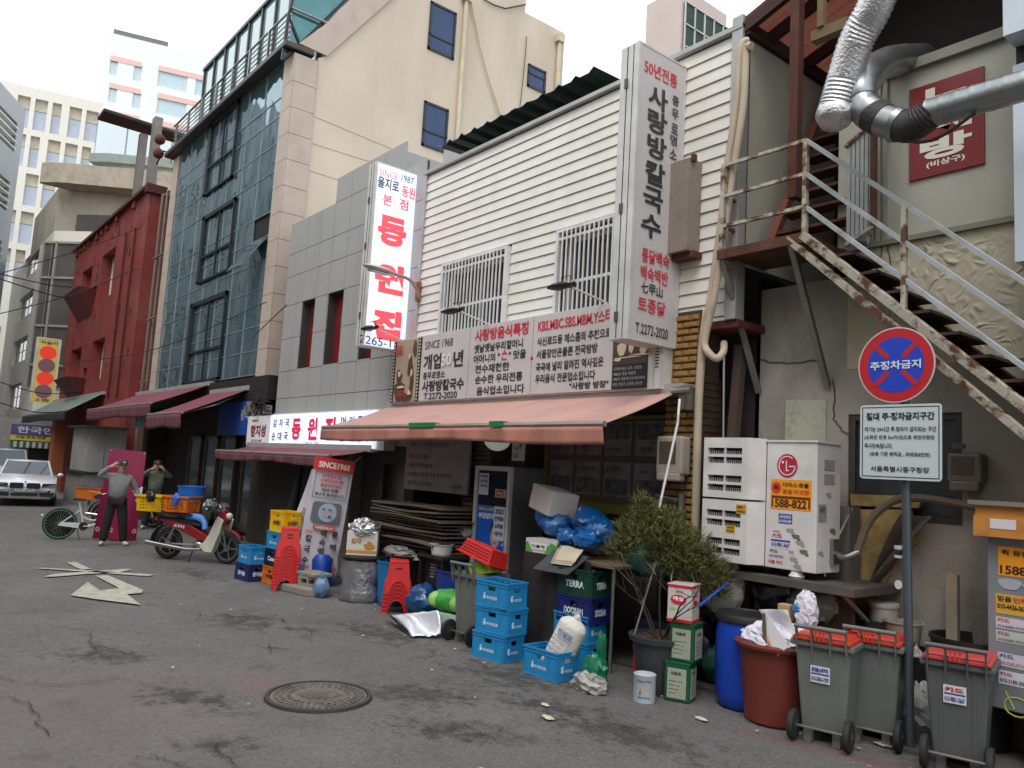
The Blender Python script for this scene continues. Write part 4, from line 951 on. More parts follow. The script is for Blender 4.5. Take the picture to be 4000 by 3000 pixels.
ob('hanging_cable', MB().tube(smooth([pt(3500, 520, 6.5), pt(3580, 555, 6.42), pt(3680, 530, 6.4), pt(3810, 440, 6.4)], 8), .014, 6), M_BLK, d2, True)
# ---------------------------------------------------------------- pipes at the gap
pg = thing('lagged_pipes', 'pair of taped beige air conditioning pipes climbing the end of the siding', 'pipe', tuple(pt(2700, 1500, 6.85)), world=True)
BT = mat('beige tape', (188, 172, 150), .7, var=.08, dirt=.4, dcol=(130, 112, 92), bump=.3, bscale=50)
ob('pipe', MB().tube(smooth([pt(2925, 160, 6.9), pt(2895, 190, 6.85), pt(2880, 400, 6.85), pt(2845, 640, 6.85), pt(2815, 900, 6.85), pt(2775, 1180, 6.85), pt(2755, 1260, 6.88), pt(2740, 1400, 6.9), pt(2728, 1600, 6.93), pt(2720, 1900, 6.95), pt(2705, 2350, 6.95)], 6), .045, 10), BT, pg, True)
ob('pipe', MB().tube(smooth([pt(2935, 180, 6.8), pt(2915, 200, 6.82), pt(2905, 400, 6.82), pt(2870, 640, 6.82), pt(2830, 900, 6.82), pt(2792, 1150, 6.82), pt(2770, 1250, 6.85), pt(2752, 1340, 6.85), pt(2770, 1380, 6.85), pt(2800, 1400, 6.9), pt(2825, 1375, 7.0), pt(2828, 1340, 7.1)], 6), .04, 10), BT, pg, True)
ob('conduit', MB().tube([pt(2828, 1385, 7.05), pt(2825, 1715, 7.05)], .014, 6), M_STL, pg)
solo('alley_plank', MB().tube([pt(2895, 1350, 7.3), pt(2860, 1760, 7.2)], .07, 4), mat('brown plank', (74, 60, 50), .9), 'brown plank leaning in the dark gap between the buildings', 'plank')
bx = thing('rusty_box', 'stained grey metal box fixed to the siding behind the big upright sign', 'box', tuple(pt(2690, 1000, 6.9)), world=True)
a, b = YF(6.9).uv(2665, 645), YF(6.9).uv(2720, 655); z0 = YF(6.9).uv(2700, 985)[1]
ob('casing', MB().box(a[0]-.3, b[0], 6.78, 7.0, z0, a[1]), mat('stained steel', (146, 134, 124), .6, .2, var=.15, dirt=.7, dcol=(100, 74, 60), dscale=3), bx)
ob('bracket', MB().box(a[0]-.2, b[0]+.04, 6.85, 7.0, z0-.07, z0), M_RST, bx); ob('bracket', MB().box(b[0], b[0]+.04, 6.8, 6.86, a[1]-.04, a[1]+.04), M_RST, bx)
# rooftop tank with fenced base
tk = thing('rooftop_unit', 'tall beige air conditioning unit with green mesh side on the restaurant roof', 'air conditioner', tuple(pt(2600, 200, 8)), world=True)
fr8 = YF(7.9); a, b = fr8.uv(2525, 60), fr8.uv(2663, 20); xq = XF(b[0])
ob('casing', MB().box(a[0], b[0], 7.9, 8.9, 6.9, fr8.uv(2600, -20)[1]), mat('beige steel', (206, 190, 180), .5, .1, var=.04), tk)
c_ = xq.uv(2800, 90); ob('mesh_panel', MB().box(b[0], b[0]+.02, 7.95, max(9.0, c_[0]), 6.9, xq.uv(2670, 5)[1]), mat('green mesh', (52, 76, 66), .7), tk)
gm = MB(); yt = max(9.0, c_[0])
for i in range(6): yy = 7.95+(yt-7.95)*i/5; gm.box(b[0]+.02, b[0]+.035, yy-.01, yy+.01, 6.9, xq.uv(2670, 5)[1])
for i in range(5): gm.box(b[0]+.02, b[0]+.035, 7.95, yt, 7.2+.32*i, 7.22+.32*i)
ob('mesh_wire', gm, M_WFR, tk)
# ================================================================ SIGNS AND AWNINGS
PNL = mat('sign face', (196, 190, 188), .42, dirt=.2, dcol=(160, 150, 140), dscale=2, var=.03)
INK = flat((48, 46, 52)); RDI = flat((196, 44, 62)); ALU = mat('sign edge', (206, 206, 200), .45, .2, dirt=.3, dcol=(140, 132, 118))
FSg = YF(6.8)
sg = thing('signboard', 'long white signboard over the awning lettered with the restaurant story between two film stills', 'signboard', (-8.8, 6.8, 3), world=True)
zB, zT = 3.01, 4.1; xs_ = [-11.7, -10.82, -9.5, -8.05, -6.55, -5.99]
ob('casing', MB().box(-11.72, -5.8, 6.81, 6.99, zB, zT), ALU, sg)
for i in range(5): ob('panel', MB().box(xs_[i]+.008, xs_[i+1]-.008, 6.79, 6.81, zB+.02, zT-.01), PNL, sg)
ob('end_strip', MB().box(-5.98, -5.9, 6.78, 6.81, zB, zT-.7).box(-5.885, -5.8, 6.77, 6.81, zB, zT-.7), ALU, sg)
vt = MB()
for i in range(9): vt.box(-5.87, -5.82, 6.765, 6.77, 3.25+.035*i, 3.262+.035*i)
ob('vent_slots', vt, M_BLK, sg, kind='stuff')
fs_ = FSg.sh(n=.012)
# panel 1
T(fs_, 'SINCE 1968', -10.72, 3.86, .125, INK, sg, w=.78, bold=.0)
T(fs_, '개업', -10.73, 3.52, .25, INK, sg, w=.5, bold=.03); T(fs_, '년', -9.9, 3.52, .25, INK, sg, w=.26, bold=.03)
T(fs_, '50', -10.2, 3.56, .18, flat((226, 222, 216)), sg, w=.27, bold=.01, dn=.02)
T(fs_, '충무로명소', -10.72, 3.37, .12, INK, sg, w=.62); T(fs_, '사랑방칼국수', -10.73, 3.17, .18, INK, sg, w=1.15, bold=.035)
T(fs_, 'T.2272-2020', -10.66, 3.045, .105, INK, sg, w=.92, bold=.02)
# panel 2
T(fs_, '사랑방음식특징', -9.37, 3.86, .18, RDI, sg, w=1.22, bold=.03)
for s_, x, z, ww in [('옛날옛날우리할머니', -9.37, 3.69, 1.12), ('전수재현한', -9.32, 3.385, .8), ('순수한 우리전통', -9.3, 3.23, 1.08), ('음식업소입니다', -9.25, 3.06, 1.08)]:
    T(fs_, s_, x, z, .125, INK, sg, w=ww, bold=.025)
T(fs_, '어머니의 "', -9.37, 3.535, .125, INK, sg, w=.62, bold=.025); T(fs_, '손', -8.72, 3.54, .14, RDI, sg, w=.15, bold=.03); T(fs_, '" 맛을', -8.55, 3.535, .125, INK, sg, w=.38, bold=.025)
# panel 3
T(fs_, 'KBS.MBC.SBS.MBM.Y스타', -7.95, 3.86, .17, RDI, sg, w=1.36, bold=.025)
for s_, z, ww in [('식신로드등 메스콤의 추천으로', 3.67, 1.36), ('서울장안은물론 전국방방', 3.5, 1.14), ('곡곡에 널리 알려진 역사깊은', 3.325, 1.25), ('우리음식 전문업소입니다', 3.17, 1.12)]:
    T(fs_, s_, -7.95, z, .12, INK, sg, w=ww, bold=.025)
T(fs_, '"사랑방 방장"', -7.28, 3.06, .09, INK, sg, w=.68, bold=.03)
ob('dot', MB().lathe([(.03, 0), (.0001, .012)], c=(-8.05, 6.79, 3.52), n=12, M=Matrix.Rotation(R(90), 4, 'X')), flat((170, 44, 60)), sg)
# film still at the left: generic sepia shapes, and perforated film edges
SEP = flat((170, 150, 128)); SPD = flat((78, 62, 54)); SPL = flat((208, 192, 168))
ob('still', MB().box(-11.6, -10.92, 6.78, 6.79, zB+.03, zT-.03), SEP, sg)
for x in (-11.69, -10.9):
    ob('film_edge', MB().box(x, x+.075, 6.777, 6.79, zB+.02, zT-.02), M_BLK, sg)
    pf = MB()
    for k in range(19): pf.box(x+.02, x+.055, 6.773, 6.777, zB+.04+.056*k, zB+.07+.056*k)
    ob('perforation', pf, flat((196, 192, 184)), sg, kind='stuff')
def blobs(fr, specs, m_, par, nm, n0=.0, th=.003, nn=12):
    b = MB()
    for i, (x, y, rx, ry) in enumerate(specs):
        b.poly(fr, [(x+rx*(1+.22*math.sin(3*t+i))*math.cos(t), y+ry*(1+.18*math.cos(2*t+i*2))*math.sin(t)) for t in [2*math.pi*k/nn for k in range(nn)]], n0+i*.0012, n0+i*.0012+th)
    return ob(nm, b, m_, par, kind='stuff')
fs2 = FSg.sh(n=.021)
blobs(fs2, [(-11.42, 3.2, .16, .2), (-11.45, 3.45, .09, .12), (-11.05, 3.35, .06, .25), (-11.12, 3.62, .07, .2), (-11.0, 3.9, .06, .14), (-11.2, 3.1, .2, .07)], SPD, sg, 'figure_shape')
blobs(fs2, [(-11.43, 3.5, .045, .055), (-11.14, 3.78, .03, .04), (-11.05, 3.5, .03, .06), (-11.36, 3.28, .12, .025), (-11.1, 3.18, .08, .04)], SPL, sg, 'light_shape', .011)
T(fs2, '86', -11.58, 3.83, .17, flat((196, 66, 52)), sg, w=.2, bold=.05, dn=.02); T(fs2, '고래사냥', -11.5, 3.1, .13, flat((170, 70, 54)), sg, w=.38, bold=.03, dn=.02); T(fs2, '2', -11.05, 3.09, .14, flat((60, 52, 46)), sg, w=.07, bold=.03, dn=.02)
# right still with dark caption
ob('still', MB().box(-6.54, -6.0, 6.78, 6.79, 3.32, 3.9), SPD, sg); ob('caption_field', MB().box(-6.54, -6.0, 6.779, 6.79, 3.03, 3.315), flat((34, 34, 40)), sg)
blobs(fs2, [(-6.4, 3.5, .07, .09), (-6.25, 3.55, .05, .1), (-6.05, 3.5, .07, .07), (-6.3, 3.4, .2, .008), (-6.1, 3.42, .16, .01), (-6.45, 3.38, .06, .02)], SPL, sg, 'light_shape')
for i, (s_, ww) in enumerate([('<고래사냥2> 감독 : 배창호', .45), ('1986년 극장 개봉작', .36), ('1985년 12월 황기성사단(제작)', .5), ('주연 : 안성기, 손창민, 강수연', .46)]):
    T(fs_, s_, -6.52, 3.25-.062*i, .042, flat((190, 188, 186)), sg, w=ww, bold=.0, dn=.012)
# floodlights wrapped in black
fl0 = None
def flood(x, zt, ln, dx, lab):
    global fl0
    t = thing('floodlight', lab, 'lamp', (x, 6.8, zt), world=False, group='floodlights over the signboard')
    L_ = Vector((dx, -ln, .12))
    ob('arm', MB().tube([(0, .05, 0), L_], .014, 6), M_WFR, t)
    b = MB(); b.ball(L_+Vector((-.1, -.06, 0)), .2, .09, .045, 10, 6, .35, 3, x); b.tube([L_+Vector((.0, 0, 0)), L_+Vector((.08, .02, .03))], .03, 6)
    ob('head', b, mat('black wrap', (24, 24, 26), .45, .1), t, True); ob('wire', MB().tube(smooth([L_, L_+Vector((.02, 0, .12)), L_+Vector((-.1, -.05, .1))], 4), .006, 4), M_BLK, t)
flood(-11.55, 4.1, .5, .0, 'black wrapped floodlight at the left end of the signboard in front of the glowing sign')
flood(-9.1, 4.1, .5, -.05, 'black wrapped floodlight above the middle of the signboard in front of the left barred window')
flood(-6.75, 4.12, .5, -.1, 'black wrapped floodlight beside the big upright sign in front of the right barred window')
# ---------------------------------------------------------------- big upright sign
def upright(name, label, X, th, y0, y1, z0, z1, fm, hing):
    t = thing(name, label, 'sign', (X, y1, z0), world=True)
    fr = XF(X)
    ob('face', MB().box(X-.02, X, y0+.03, y1, z0+.02, z1-.02), fm, t)
    ob('casing', MB().box(X-th, X-.02, y0, y1+.02, z0, z1), ALU, t, bevel=.01)
    e = MB().box(X-.03, X+.01, y0, y0+.03, z0, z1).box(X-.03, X+.006, y1-.01, y1+.02, z0, z1).box(X-.03, X+.006, y0+.03, y1, z1-.02, z1).box(X-.03, X+.006, y0+.03, y1, z0, z0+.02)
    ob('edge', e, ALU, t)
    g = MB().box(X-th*.62, X-th*.58, y0-.004, y0, z0+.02, z1-.02); g.box(X-th*.28, X-th*.25, y0-.004, y0, z0+.02, z1-.02); ob('seam', g, M_JNT, t, kind='stuff')
    for z in hing: ob('hinge', MB().box(X-th*.68, X-th*.52, y0-.02, y0-.004, z, z+.11), mat('hinge', (96, 92, 88), .5, .6), t)
    for z in (z0+.3, z1-.5): ob('bracket', MB().box(X-th*.6, X-th*.4, y1, 7.0, z, z+.06), M_STL, t)
    return t, fr
Xs = -5.76
us, fu = upright('upright_sign', 'tall white box sign projecting over the awning lettered with the noodle restaurant name', Xs, .27, 6.17, 6.98, 3.48, 6.86, PNL, (6.35, 4.9, 3.68))
def PX(fr, *q): return fr.uv(*q)
yc = 6.55
def up(fr, s_, px, py, h, m_, par, w=None, bold=.03): 
    a = fr.uv(px, py); T(fr, s_, a[0], a[1]-h/2, h, m_, par, w=w, bold=bold, ali='c', dn=.008)
T(fu, '50년전통', 6.27, 6.52, .17, RDI, us, w=.57, bold=.02)
big = '사랑방칼국수'
for i, ch in enumerate(big):
    px, py = [(2570, 386), (2567, 480), (2565, 578), (2558, 680), (2550, 780), (2542, 885)][i]
    up(fu, ch, px, py, .27, INK, us, w=.33, bold=.03)
for i, ch in enumerate('충무로명소'):
    px, py = [(2638, 395), (2636, 448), (2634, 505), (2630, 550), (2628, 603)][i]
    up(fu, ch, px, py, .125, INK, us, w=.12, bold=.02)
for s_, px, py, m_ in [('통닭백숙', 2560, 1010, RDI), ('백숙백반', 2555, 1078, RDI), ('七甲山', 2545, 1132, INK), ('토종닭', 2545, 1198, RDI)]:
    up(fu, s_, px, py, .165 if m_ is RDI else .13, m_, us, w=.46 if m_ is RDI else .36, bold=.02)
up(fu, 'T.2272-2020', 2545, 1293, .115, INK, us, w=.54, bold=.01)
# ---------------------------------------------------------------- glowing upright sign
GLW = mat('lit sign face', (214, 226, 248), .4, var=0, emit=.42); ROS = mat('lit red letter', (232, 84, 92), .5, var=0, emit=.3); NVY = mat('navy letter', (40, 44, 66), .5, var=0, emit=.02)
Xg = -11.72
gs, fg = upright('lit_upright_sign', 'glowing blue white upright box sign with large pink red letters beside the grey building', Xg, .26, 6.19, 7.1, 3.93, 7.12, GLW, (6.4, 5.6, 4.4))
up(fg, 'SINCE', 1518, 682, .12, ROS, gs, w=.36, bold=.0); up(fg, '1987', 1592, 702, .12, NVY, gs, w=.25, bold=.0)
up(fg, '을지로', 1517, 720, .2, NVY, gs, w=.42, bold=.02); up(fg, '동원', 1595, 752, .2, ROS, gs, w=.27, bold=.02)
up(fg, '본', 1513, 782, .19, ROS, gs, w=.18, bold=.02); up(fg, '점', 1577, 800, .19, ROS, gs, w=.18, bold=.02)
up(fg, '동', 1532, 905, .52, ROS, gs, w=.56, bold=.06); up(fg, '원', 1520, 1090, .52, ROS, gs, w=.58, bold=.06); up(fg, '집', 1510, 1270, .52, ROS, gs, w=.56, bold=.06)
up(fg, '2265-13', 1480, 1350-15, .14, NVY, gs, w=.75, bold=.0)
# ---------------------------------------------------------------- horizontal lit sign and small white sign
Fh = YF(6.72)
a = Fh.uv(1060, 1623); b = Fh.uv(1472, 1600); z0 = Fh.uv(1050, 1741)[1]
hs_ = thing('lit_shop_sign', 'long glowing white shop sign with red name and navy dishes under the grey panels', 'sign', (a[0], 6.72, z0), world=True)
xa, xb, zt = a[0], b[0], (a[1]+b[1])/2
ob('face', MB().box(xa, xb, 6.72, 6.76, z0, zt), GLW, hs_); ob('casing', MB().box(xa-.02, xb+.25, 6.765, 6.99, z0-.02, zt+.03), ALU, hs_)
Hh = zt-z0; Wd = xb-xa
for s_, fx, fz in [('감자국', .035, .6), ('순대국', .03, .18)]:
    for i, ch in enumerate(s_): T(Fh, ch, xa+Wd*(fx+.07*i), z0+Hh*fz, Hh*.26, NVY, hs_, w=Wd*.042, bold=.02, dn=.01)
for i, ch in enumerate('동원집'): T(Fh, ch, xa+Wd*(.25+.165*i), z0+Hh*.2, Hh*.66, mat('lit crimson', (206, 44, 84), .5, var=0, emit=.2), hs_, w=Wd*.095, bold=.045, dn=.01)
for i, ch in enumerate('머리고기'): T(Fh, ch, xa+Wd*(.72+.07*i), z0+Hh*.6, Hh*.26, NVY, hs_, w=Wd*.042, bold=.02, dn=.01)
for i, ch in enumerate('순대안주'): T(Fh, ch, xa+Wd*(.72+.07*i), z0+Hh*.18, Hh*.26, NVY, hs_, w=Wd*.042, bold=.02, dn=.01)
T(Fh, 'SINCE 1987', xa+Wd*.4, z0+Hh*.07, Hh*.08, flat((120, 120, 140)), hs_, w=Wd*.14, bold=0, dn=.01)
a = Fh.uv(972, 1628); z0 = Fh.uv(962, 1737)[1]
ws = thing('small_white_sign', 'small white sign with dark red name at the left end of the lit shop sign', 'sign', (a[0], 6.72, z0), world=True)
ob('face', MB().box(a[0], xa-.03, 6.71, 6.74, z0, a[1]), mat('white face', (206, 202, 204), .5, emit=.1), ws); ob('casing', MB().box(a[0]-.02, xa-.03, 6.745, 6.98, z0-.02, a[1]+.02), ALU, ws)
w2 = xa-.03-a[0]; Hh = a[1]-z0
T(Fh, '함지성', a[0]+w2*.18, z0+Hh*.28, Hh*.42, flat((128, 34, 44)), ws, w=w2*.68, bold=.04, dn=.015); T(Fh, '中華料理', a[0]+w2*.2, z0+Hh*.8, Hh*.09, flat((60, 50, 50)), ws, w=w2*.3, dn=.015)
T(Fh, '02-2272-1389', a[0]+w2*.25, z0+Hh*.1, Hh*.09, flat((90, 60, 60)), ws, w=w2*.45, dn=.015)
nb = thing('blue_side_sign', 'dark blue sign board in shade left of the small white sign', 'sign', (-19.5, 6.9, 2.6), world=True)
qa, qb = YF(6.85).uv(925, 1570), YF(6.85).uv(970, 1700)
ob('face', MB().box(qa[0]-1.2, qb[0], 6.85, 6.89, qb[1], qa[1]), mat('shade blue', (34, 72, 150), .5), nb); T(YF(6.85), '중국', qb[0]-.6, qb[1]+.35, .25, flat((170, 185, 210)), nb, w=.5)
# tangle of meters and cables at the gap
mt = thing('cable_tangle', 'tangle of cables and small grey boxes above the small white sign', 'cables', tuple(pt(1010, 1600, 6.7)), world=True)
b = MB()
for i in range(16):
    a = pt(random.uniform(985, 1060), random.uniform(1520, 1600), 6.75); c = pt(random.uniform(975, 1065), random.uniform(1560, 1620), 6.72)
    b.tube(smooth([a, a.lerp(c, .5)+Vector((0, -.1, random.uniform(-.25, .1))), c], 4), .014, 4)
ob('cable', b, M_BLK, mt, kind='stuff')
for (px, py, s_) in ((1048, 1600, .16), (1005, 1612, .14), (985, 1590, .2), (975, 1605, .18)): q = pt(px, py, 6.8); ob('box', MB().box(q.x-s_/2, q.x+s_/2, 6.7, 6.85, q.z-s_*.6, q.z+s_*.6), mat('meter grey', (120, 118, 112) if s_ < .17 else (186, 184, 178), .6), mt)
# ---------------------------------------------------------------- awnings
def awning(name, label, hl, hr, fR, fL, vh, m_, vm, nst=0, group=None, yb=6.9, arms=True, sag=.04):
    fb = YF(yb); a, b = fb.uv(*hl), fb.uv(*hr); x0, x1 = a[0], b[0]; zb = (a[1]+b[1])/2
    yf, zf = XF(x1).uv(*fR)
    xl = YF(yf).uv(*fL)[0]
    t = thing(name, label, 'awning', ((x0+x1)/2, yb, zb), world=True, group=group)
    xf0, xf1 = min(x0, xl)+.02, x1
    def fn(u, v): 
        xx0 = x0+(xf0-x0)*v; x = xx0+(x1-xx0)*u
        return Vector((x, yb+(yf-yb)*v, zb+(zf-zb)*v-sag*math.sin(math.pi*v)*(1+.5*math.sin(u*17))*.8+.006*math.sin(u*60)*math.sin(math.pi*v)))
    ob('canopy', MB().grid(fn, 60, 10), m_, t, True, solid=.006)
    def vf(u, v):
        x = xf0+(x1-xf0)*u; return Vector((x, yf-.03+.02*math.sin(u*46)*v+.012*math.sin(u*121)*v, zf-.03-vh*v-(.02*math.sin(u*9) if v > .5 else 0)))
    ob('valance', MB().grid(vf, 90, 4), vm, t, True, solid=.004)
    ob('front_bar', MB().tube([(xf0, yf, zf), (x1, yf, zf)], .032, 8), mat('awning bar', (150, 140, 132), .4, .5), t, True)
    ob('cassette', MB().box(x0-.05, x1+.1, yb-.02, yb+.14, zb-.02, zb+.1), mat('cassette', (176, 172, 168), .4, .3), t)
    if arms:
        for f in (.12, .88):
            x = xf0+(x1-xf0)*f; m = Vector((x+.35, (yb+yf)/2, (zb+zf)/2-.1))
            ob('arm', MB().tube([(x, yb, zb-.08), m, (x, yf+.03, zf-.02)], .022, 6), M_STL, t)
    return t, (x0, x1, yf, zf, zb)
def fabric(name, c, stripes=False):
    m = mat(name, c, .82, var=.08, scale=2, dirt=.35, dcol=tuple(int(v*.72) for v in c), dscale=1.6)
    if stripes:
        n = m.node_tree.nodes; l = m.node_tree.links; b = n['Principled BSDF']; src = b.inputs['Base Color'].links[0].from_socket
        tc = n.new('ShaderNodeTexCoord'); mp = n.new('ShaderNodeMapping'); mp.inputs['Scale'].default_value = (7.5, .02, .02); l.new(tc.outputs['Object'], mp.inputs[0])
        no = n.new('ShaderNodeTexNoise'); no.inputs['Scale'].default_value = 1.6; no.inputs['Detail'].default_value = 6; l.new(mp.outputs[0], no.inputs['Vector'])
        mr = n.new('ShaderNodeMapRange'); mr.inputs[1].default_value = .42; mr.inputs[2].default_value = .62; mr.inputs[3].default_value = 0; mr.inputs[4].default_value = stripes; l.new(no.outputs[0], mr.inputs[0])
        mi = n.new('ShaderNodeMix'); mi.data_type = 'RGBA'; mi.inputs[7].default_value = (*s2l((192, 96, 70)), 1) if stripes < .5 else (*s2l((176, 50, 38)), 1)
        l.new(mr.outputs[0], mi.inputs[0]); l.new(src, mi.inputs[6]); l.new(mi.outputs[2], b.inputs['Base Color'])
    return m
sa, (ax0, ax1, ayf, azf, azb) = awning('salmon_awning', 'wide faded salmon awning over the restaurant front patched with green tape', (1520, 1588), (2645, 1536), (2363, 1655), (1259, 1672), .17,
       fabric('salmon canvas', (180, 142, 132), .1), fabric('faded valance', (166, 118, 104), .38), yb=6.86)
for px0, px1, py0, py1 in ((1598, 1692, 1652, 1668), (1912, 1960, 1648, 1660)):
    fq = YF(ayf-.045); a, b = fq.uv(px0, py0), fq.uv(px1, py1)
    ob('tape_patch', MB().box(a[0], b[0], ayf-.05, ayf+.06, azf-.02, azf+.045), mat('green tape', (20, 122, 80), .4), sa)
ob('mount', MB().box(ax1+.12, ax1+.2, 6.74, 7.0, azb-.2, azb+.05).tube([(ax1+.05, 6.72, azb), (ax1+.3, 6.72, azb)], .04, 8), M_STL, sa)
ob('crank', MB().tube([pt(2655, 1560, 6.6), pt(2650, 1620, 6.5), pt(2648, 1650, 6.5), pt(2565, 2030, 6.3)], .013, 6), M_WFR, sa)
MRN = fabric('maroon canvas', (112, 52, 66)); MRV = fabric('maroon valance', (96, 52, 60))
awning('maroon_awning', 'faded maroon awning at the red corner, the left one of the overlapping pair', (533, 1543), (814, 1505), (592, 1575), (344, 1597), .3, MRN, MRV, group='maroon awnings', yb=6.9)
awning('maroon_awning', 'faded maroon awning under the glass front, the right one of the overlapping pair', (823, 1536), (967, 1524), (712, 1611), (579, 1597), .32, MRN, MRV, group='maroon awnings', yb=6.9)
awning('maroon_awning', 'low dusty maroon awning directly under the lit shop sign', (968, 1753), (1440, 1751), (1290, 1782), (912, 1767), .14, MRN, MRV, group='maroon awnings', yb=6.72)
awning('green_awning', 'grey green ribbed awning at the foot of the red building', (206, 1572), (400, 1538), (258, 1606), (102, 1629), .3, mat('grey green sheet', (104, 122, 116), .5, dirt=.3), mat('dark valance', (40, 42, 42), .7), yb=6.9, arms=False, sag=0)
# ---------------------------------------------------------------- wall street lamp
sl_t = thing('street_lamp', 'grey led street lamp arching out from the corner of the white siding', 'street lamp', tuple(pt(1640, 1140, 6.98)), world=True)
A = pt(1638, 1165, 6.98); Bq = pt(1636, 1115, 6.98)
ob('wall_plate', MB().box(A.x-.06, A.x+.02, 6.93, 6.99, A.z-.05, Bq.z+.05), mat('rust plate', (140, 84, 72), .8, dirt=.6), sl_t)
hp0, hp1 = pt(1545, 1072, 6.3), pt(1418, 1033, 5.75)
ob('arm', MB().tube(smooth([A, pt(1622, 1120, 6.8), pt(1595, 1090, 6.6), hp0], 6), .028, 8), mat('lamp arm', (160, 148, 134), .5, .3), sl_t, True); ob('stay', MB().tube([Bq, pt(1592, 1088, 6.58)], .015, 6), mat('lamp arm', (160, 148, 134), .5, .3), sl_t, True)
hc_ = (hp0+hp1)/2; hd_ = (hp1-hp0); Lh = hd_.length; qh = hd_.to_track_quat('Y', 'Z').to_matrix().to_4x4(); M_ = Matrix.Translation(hc_) @ qh
hb = MB(); hb.ball((0, 0, 0), .12, Lh/2, .05, 20, 8); hb.v = [M_ @ q for q in hb.v]
ob('head', hb, mat('lamp head', (186, 176, 172), .4, .3), sl_t, True)
hb = MB().box(-.08, .08, -Lh*.25, Lh*.3, -.053, -.044); hb.v = [M_ @ q for q in hb.v]; ob('diffuser', hb, mat('lamp lens', (130, 128, 130), .3), sl_t)
# wires overhead
wr = 0
for (p, q, lab) in [((0, 1062), (280, 1122), 'upper dark overhead cable crossing in front of the cream office block'), ((0, 1082), (290, 1170), 'lower dark overhead cable crossing in front of the cream office block')]:
    a, b = pt(*p, -1.5+1.5), None
    A_ = CAMP+ray(*p)*26; B_ = CAMP+ray(*q)*34; m = A_.lerp(B_, .5)+Vector((0, 0, -.1))
    A_ = A_+(A_-B_)*.6
    solo('overhead_cable', MB().tube(smooth([A_, m, B_], 6), .022, 5), M_BLK, lab, 'cable', group='overhead cables')
A_ = CAMP+ray(-40, 1080)*26; B_ = CAMP+ray(625, 860)*30; solo('overhead_cable', MB().tube([A_, A_.lerp(B_, .5)+Vector((0, 0, -.15)), B_], .018, 5), M_BLK, 'thin cable sagging from the left edge up to the canopy post', 'cable', group='overhead cables')
for k, (p, q, lab) in enumerate([((-60, 1240), (620, 1010), 'thin cable rising from the left edge to the red building'), ((-40, 1480), (330, 1530), 'low black cable left of the yellow sign'), ((-40, 1560), (300, 1600), 'lowest black cable at the left edge above the shop'), ((250, 1420), (1040, 1180), 'slack cable crossing the red building toward the grey panels'), ((1000, 1305), (1120, 1190), 'short black cable slung between the stone corner and the grey panels')]):
    A_ = CAMP+ray(*p)*(24 if k < 3 else 15); B_ = CAMP+ray(*q)*(30 if k < 3 else 13); solo('overhead_cable', MB().tube(smooth([A_, A_.lerp(B_, .5)+Vector((0, 0, -.25 if k != 4 else 0)), B_], 6), .016 if k < 3 else .009, 5), M_BLK, lab, 'cable', group='overhead cables')
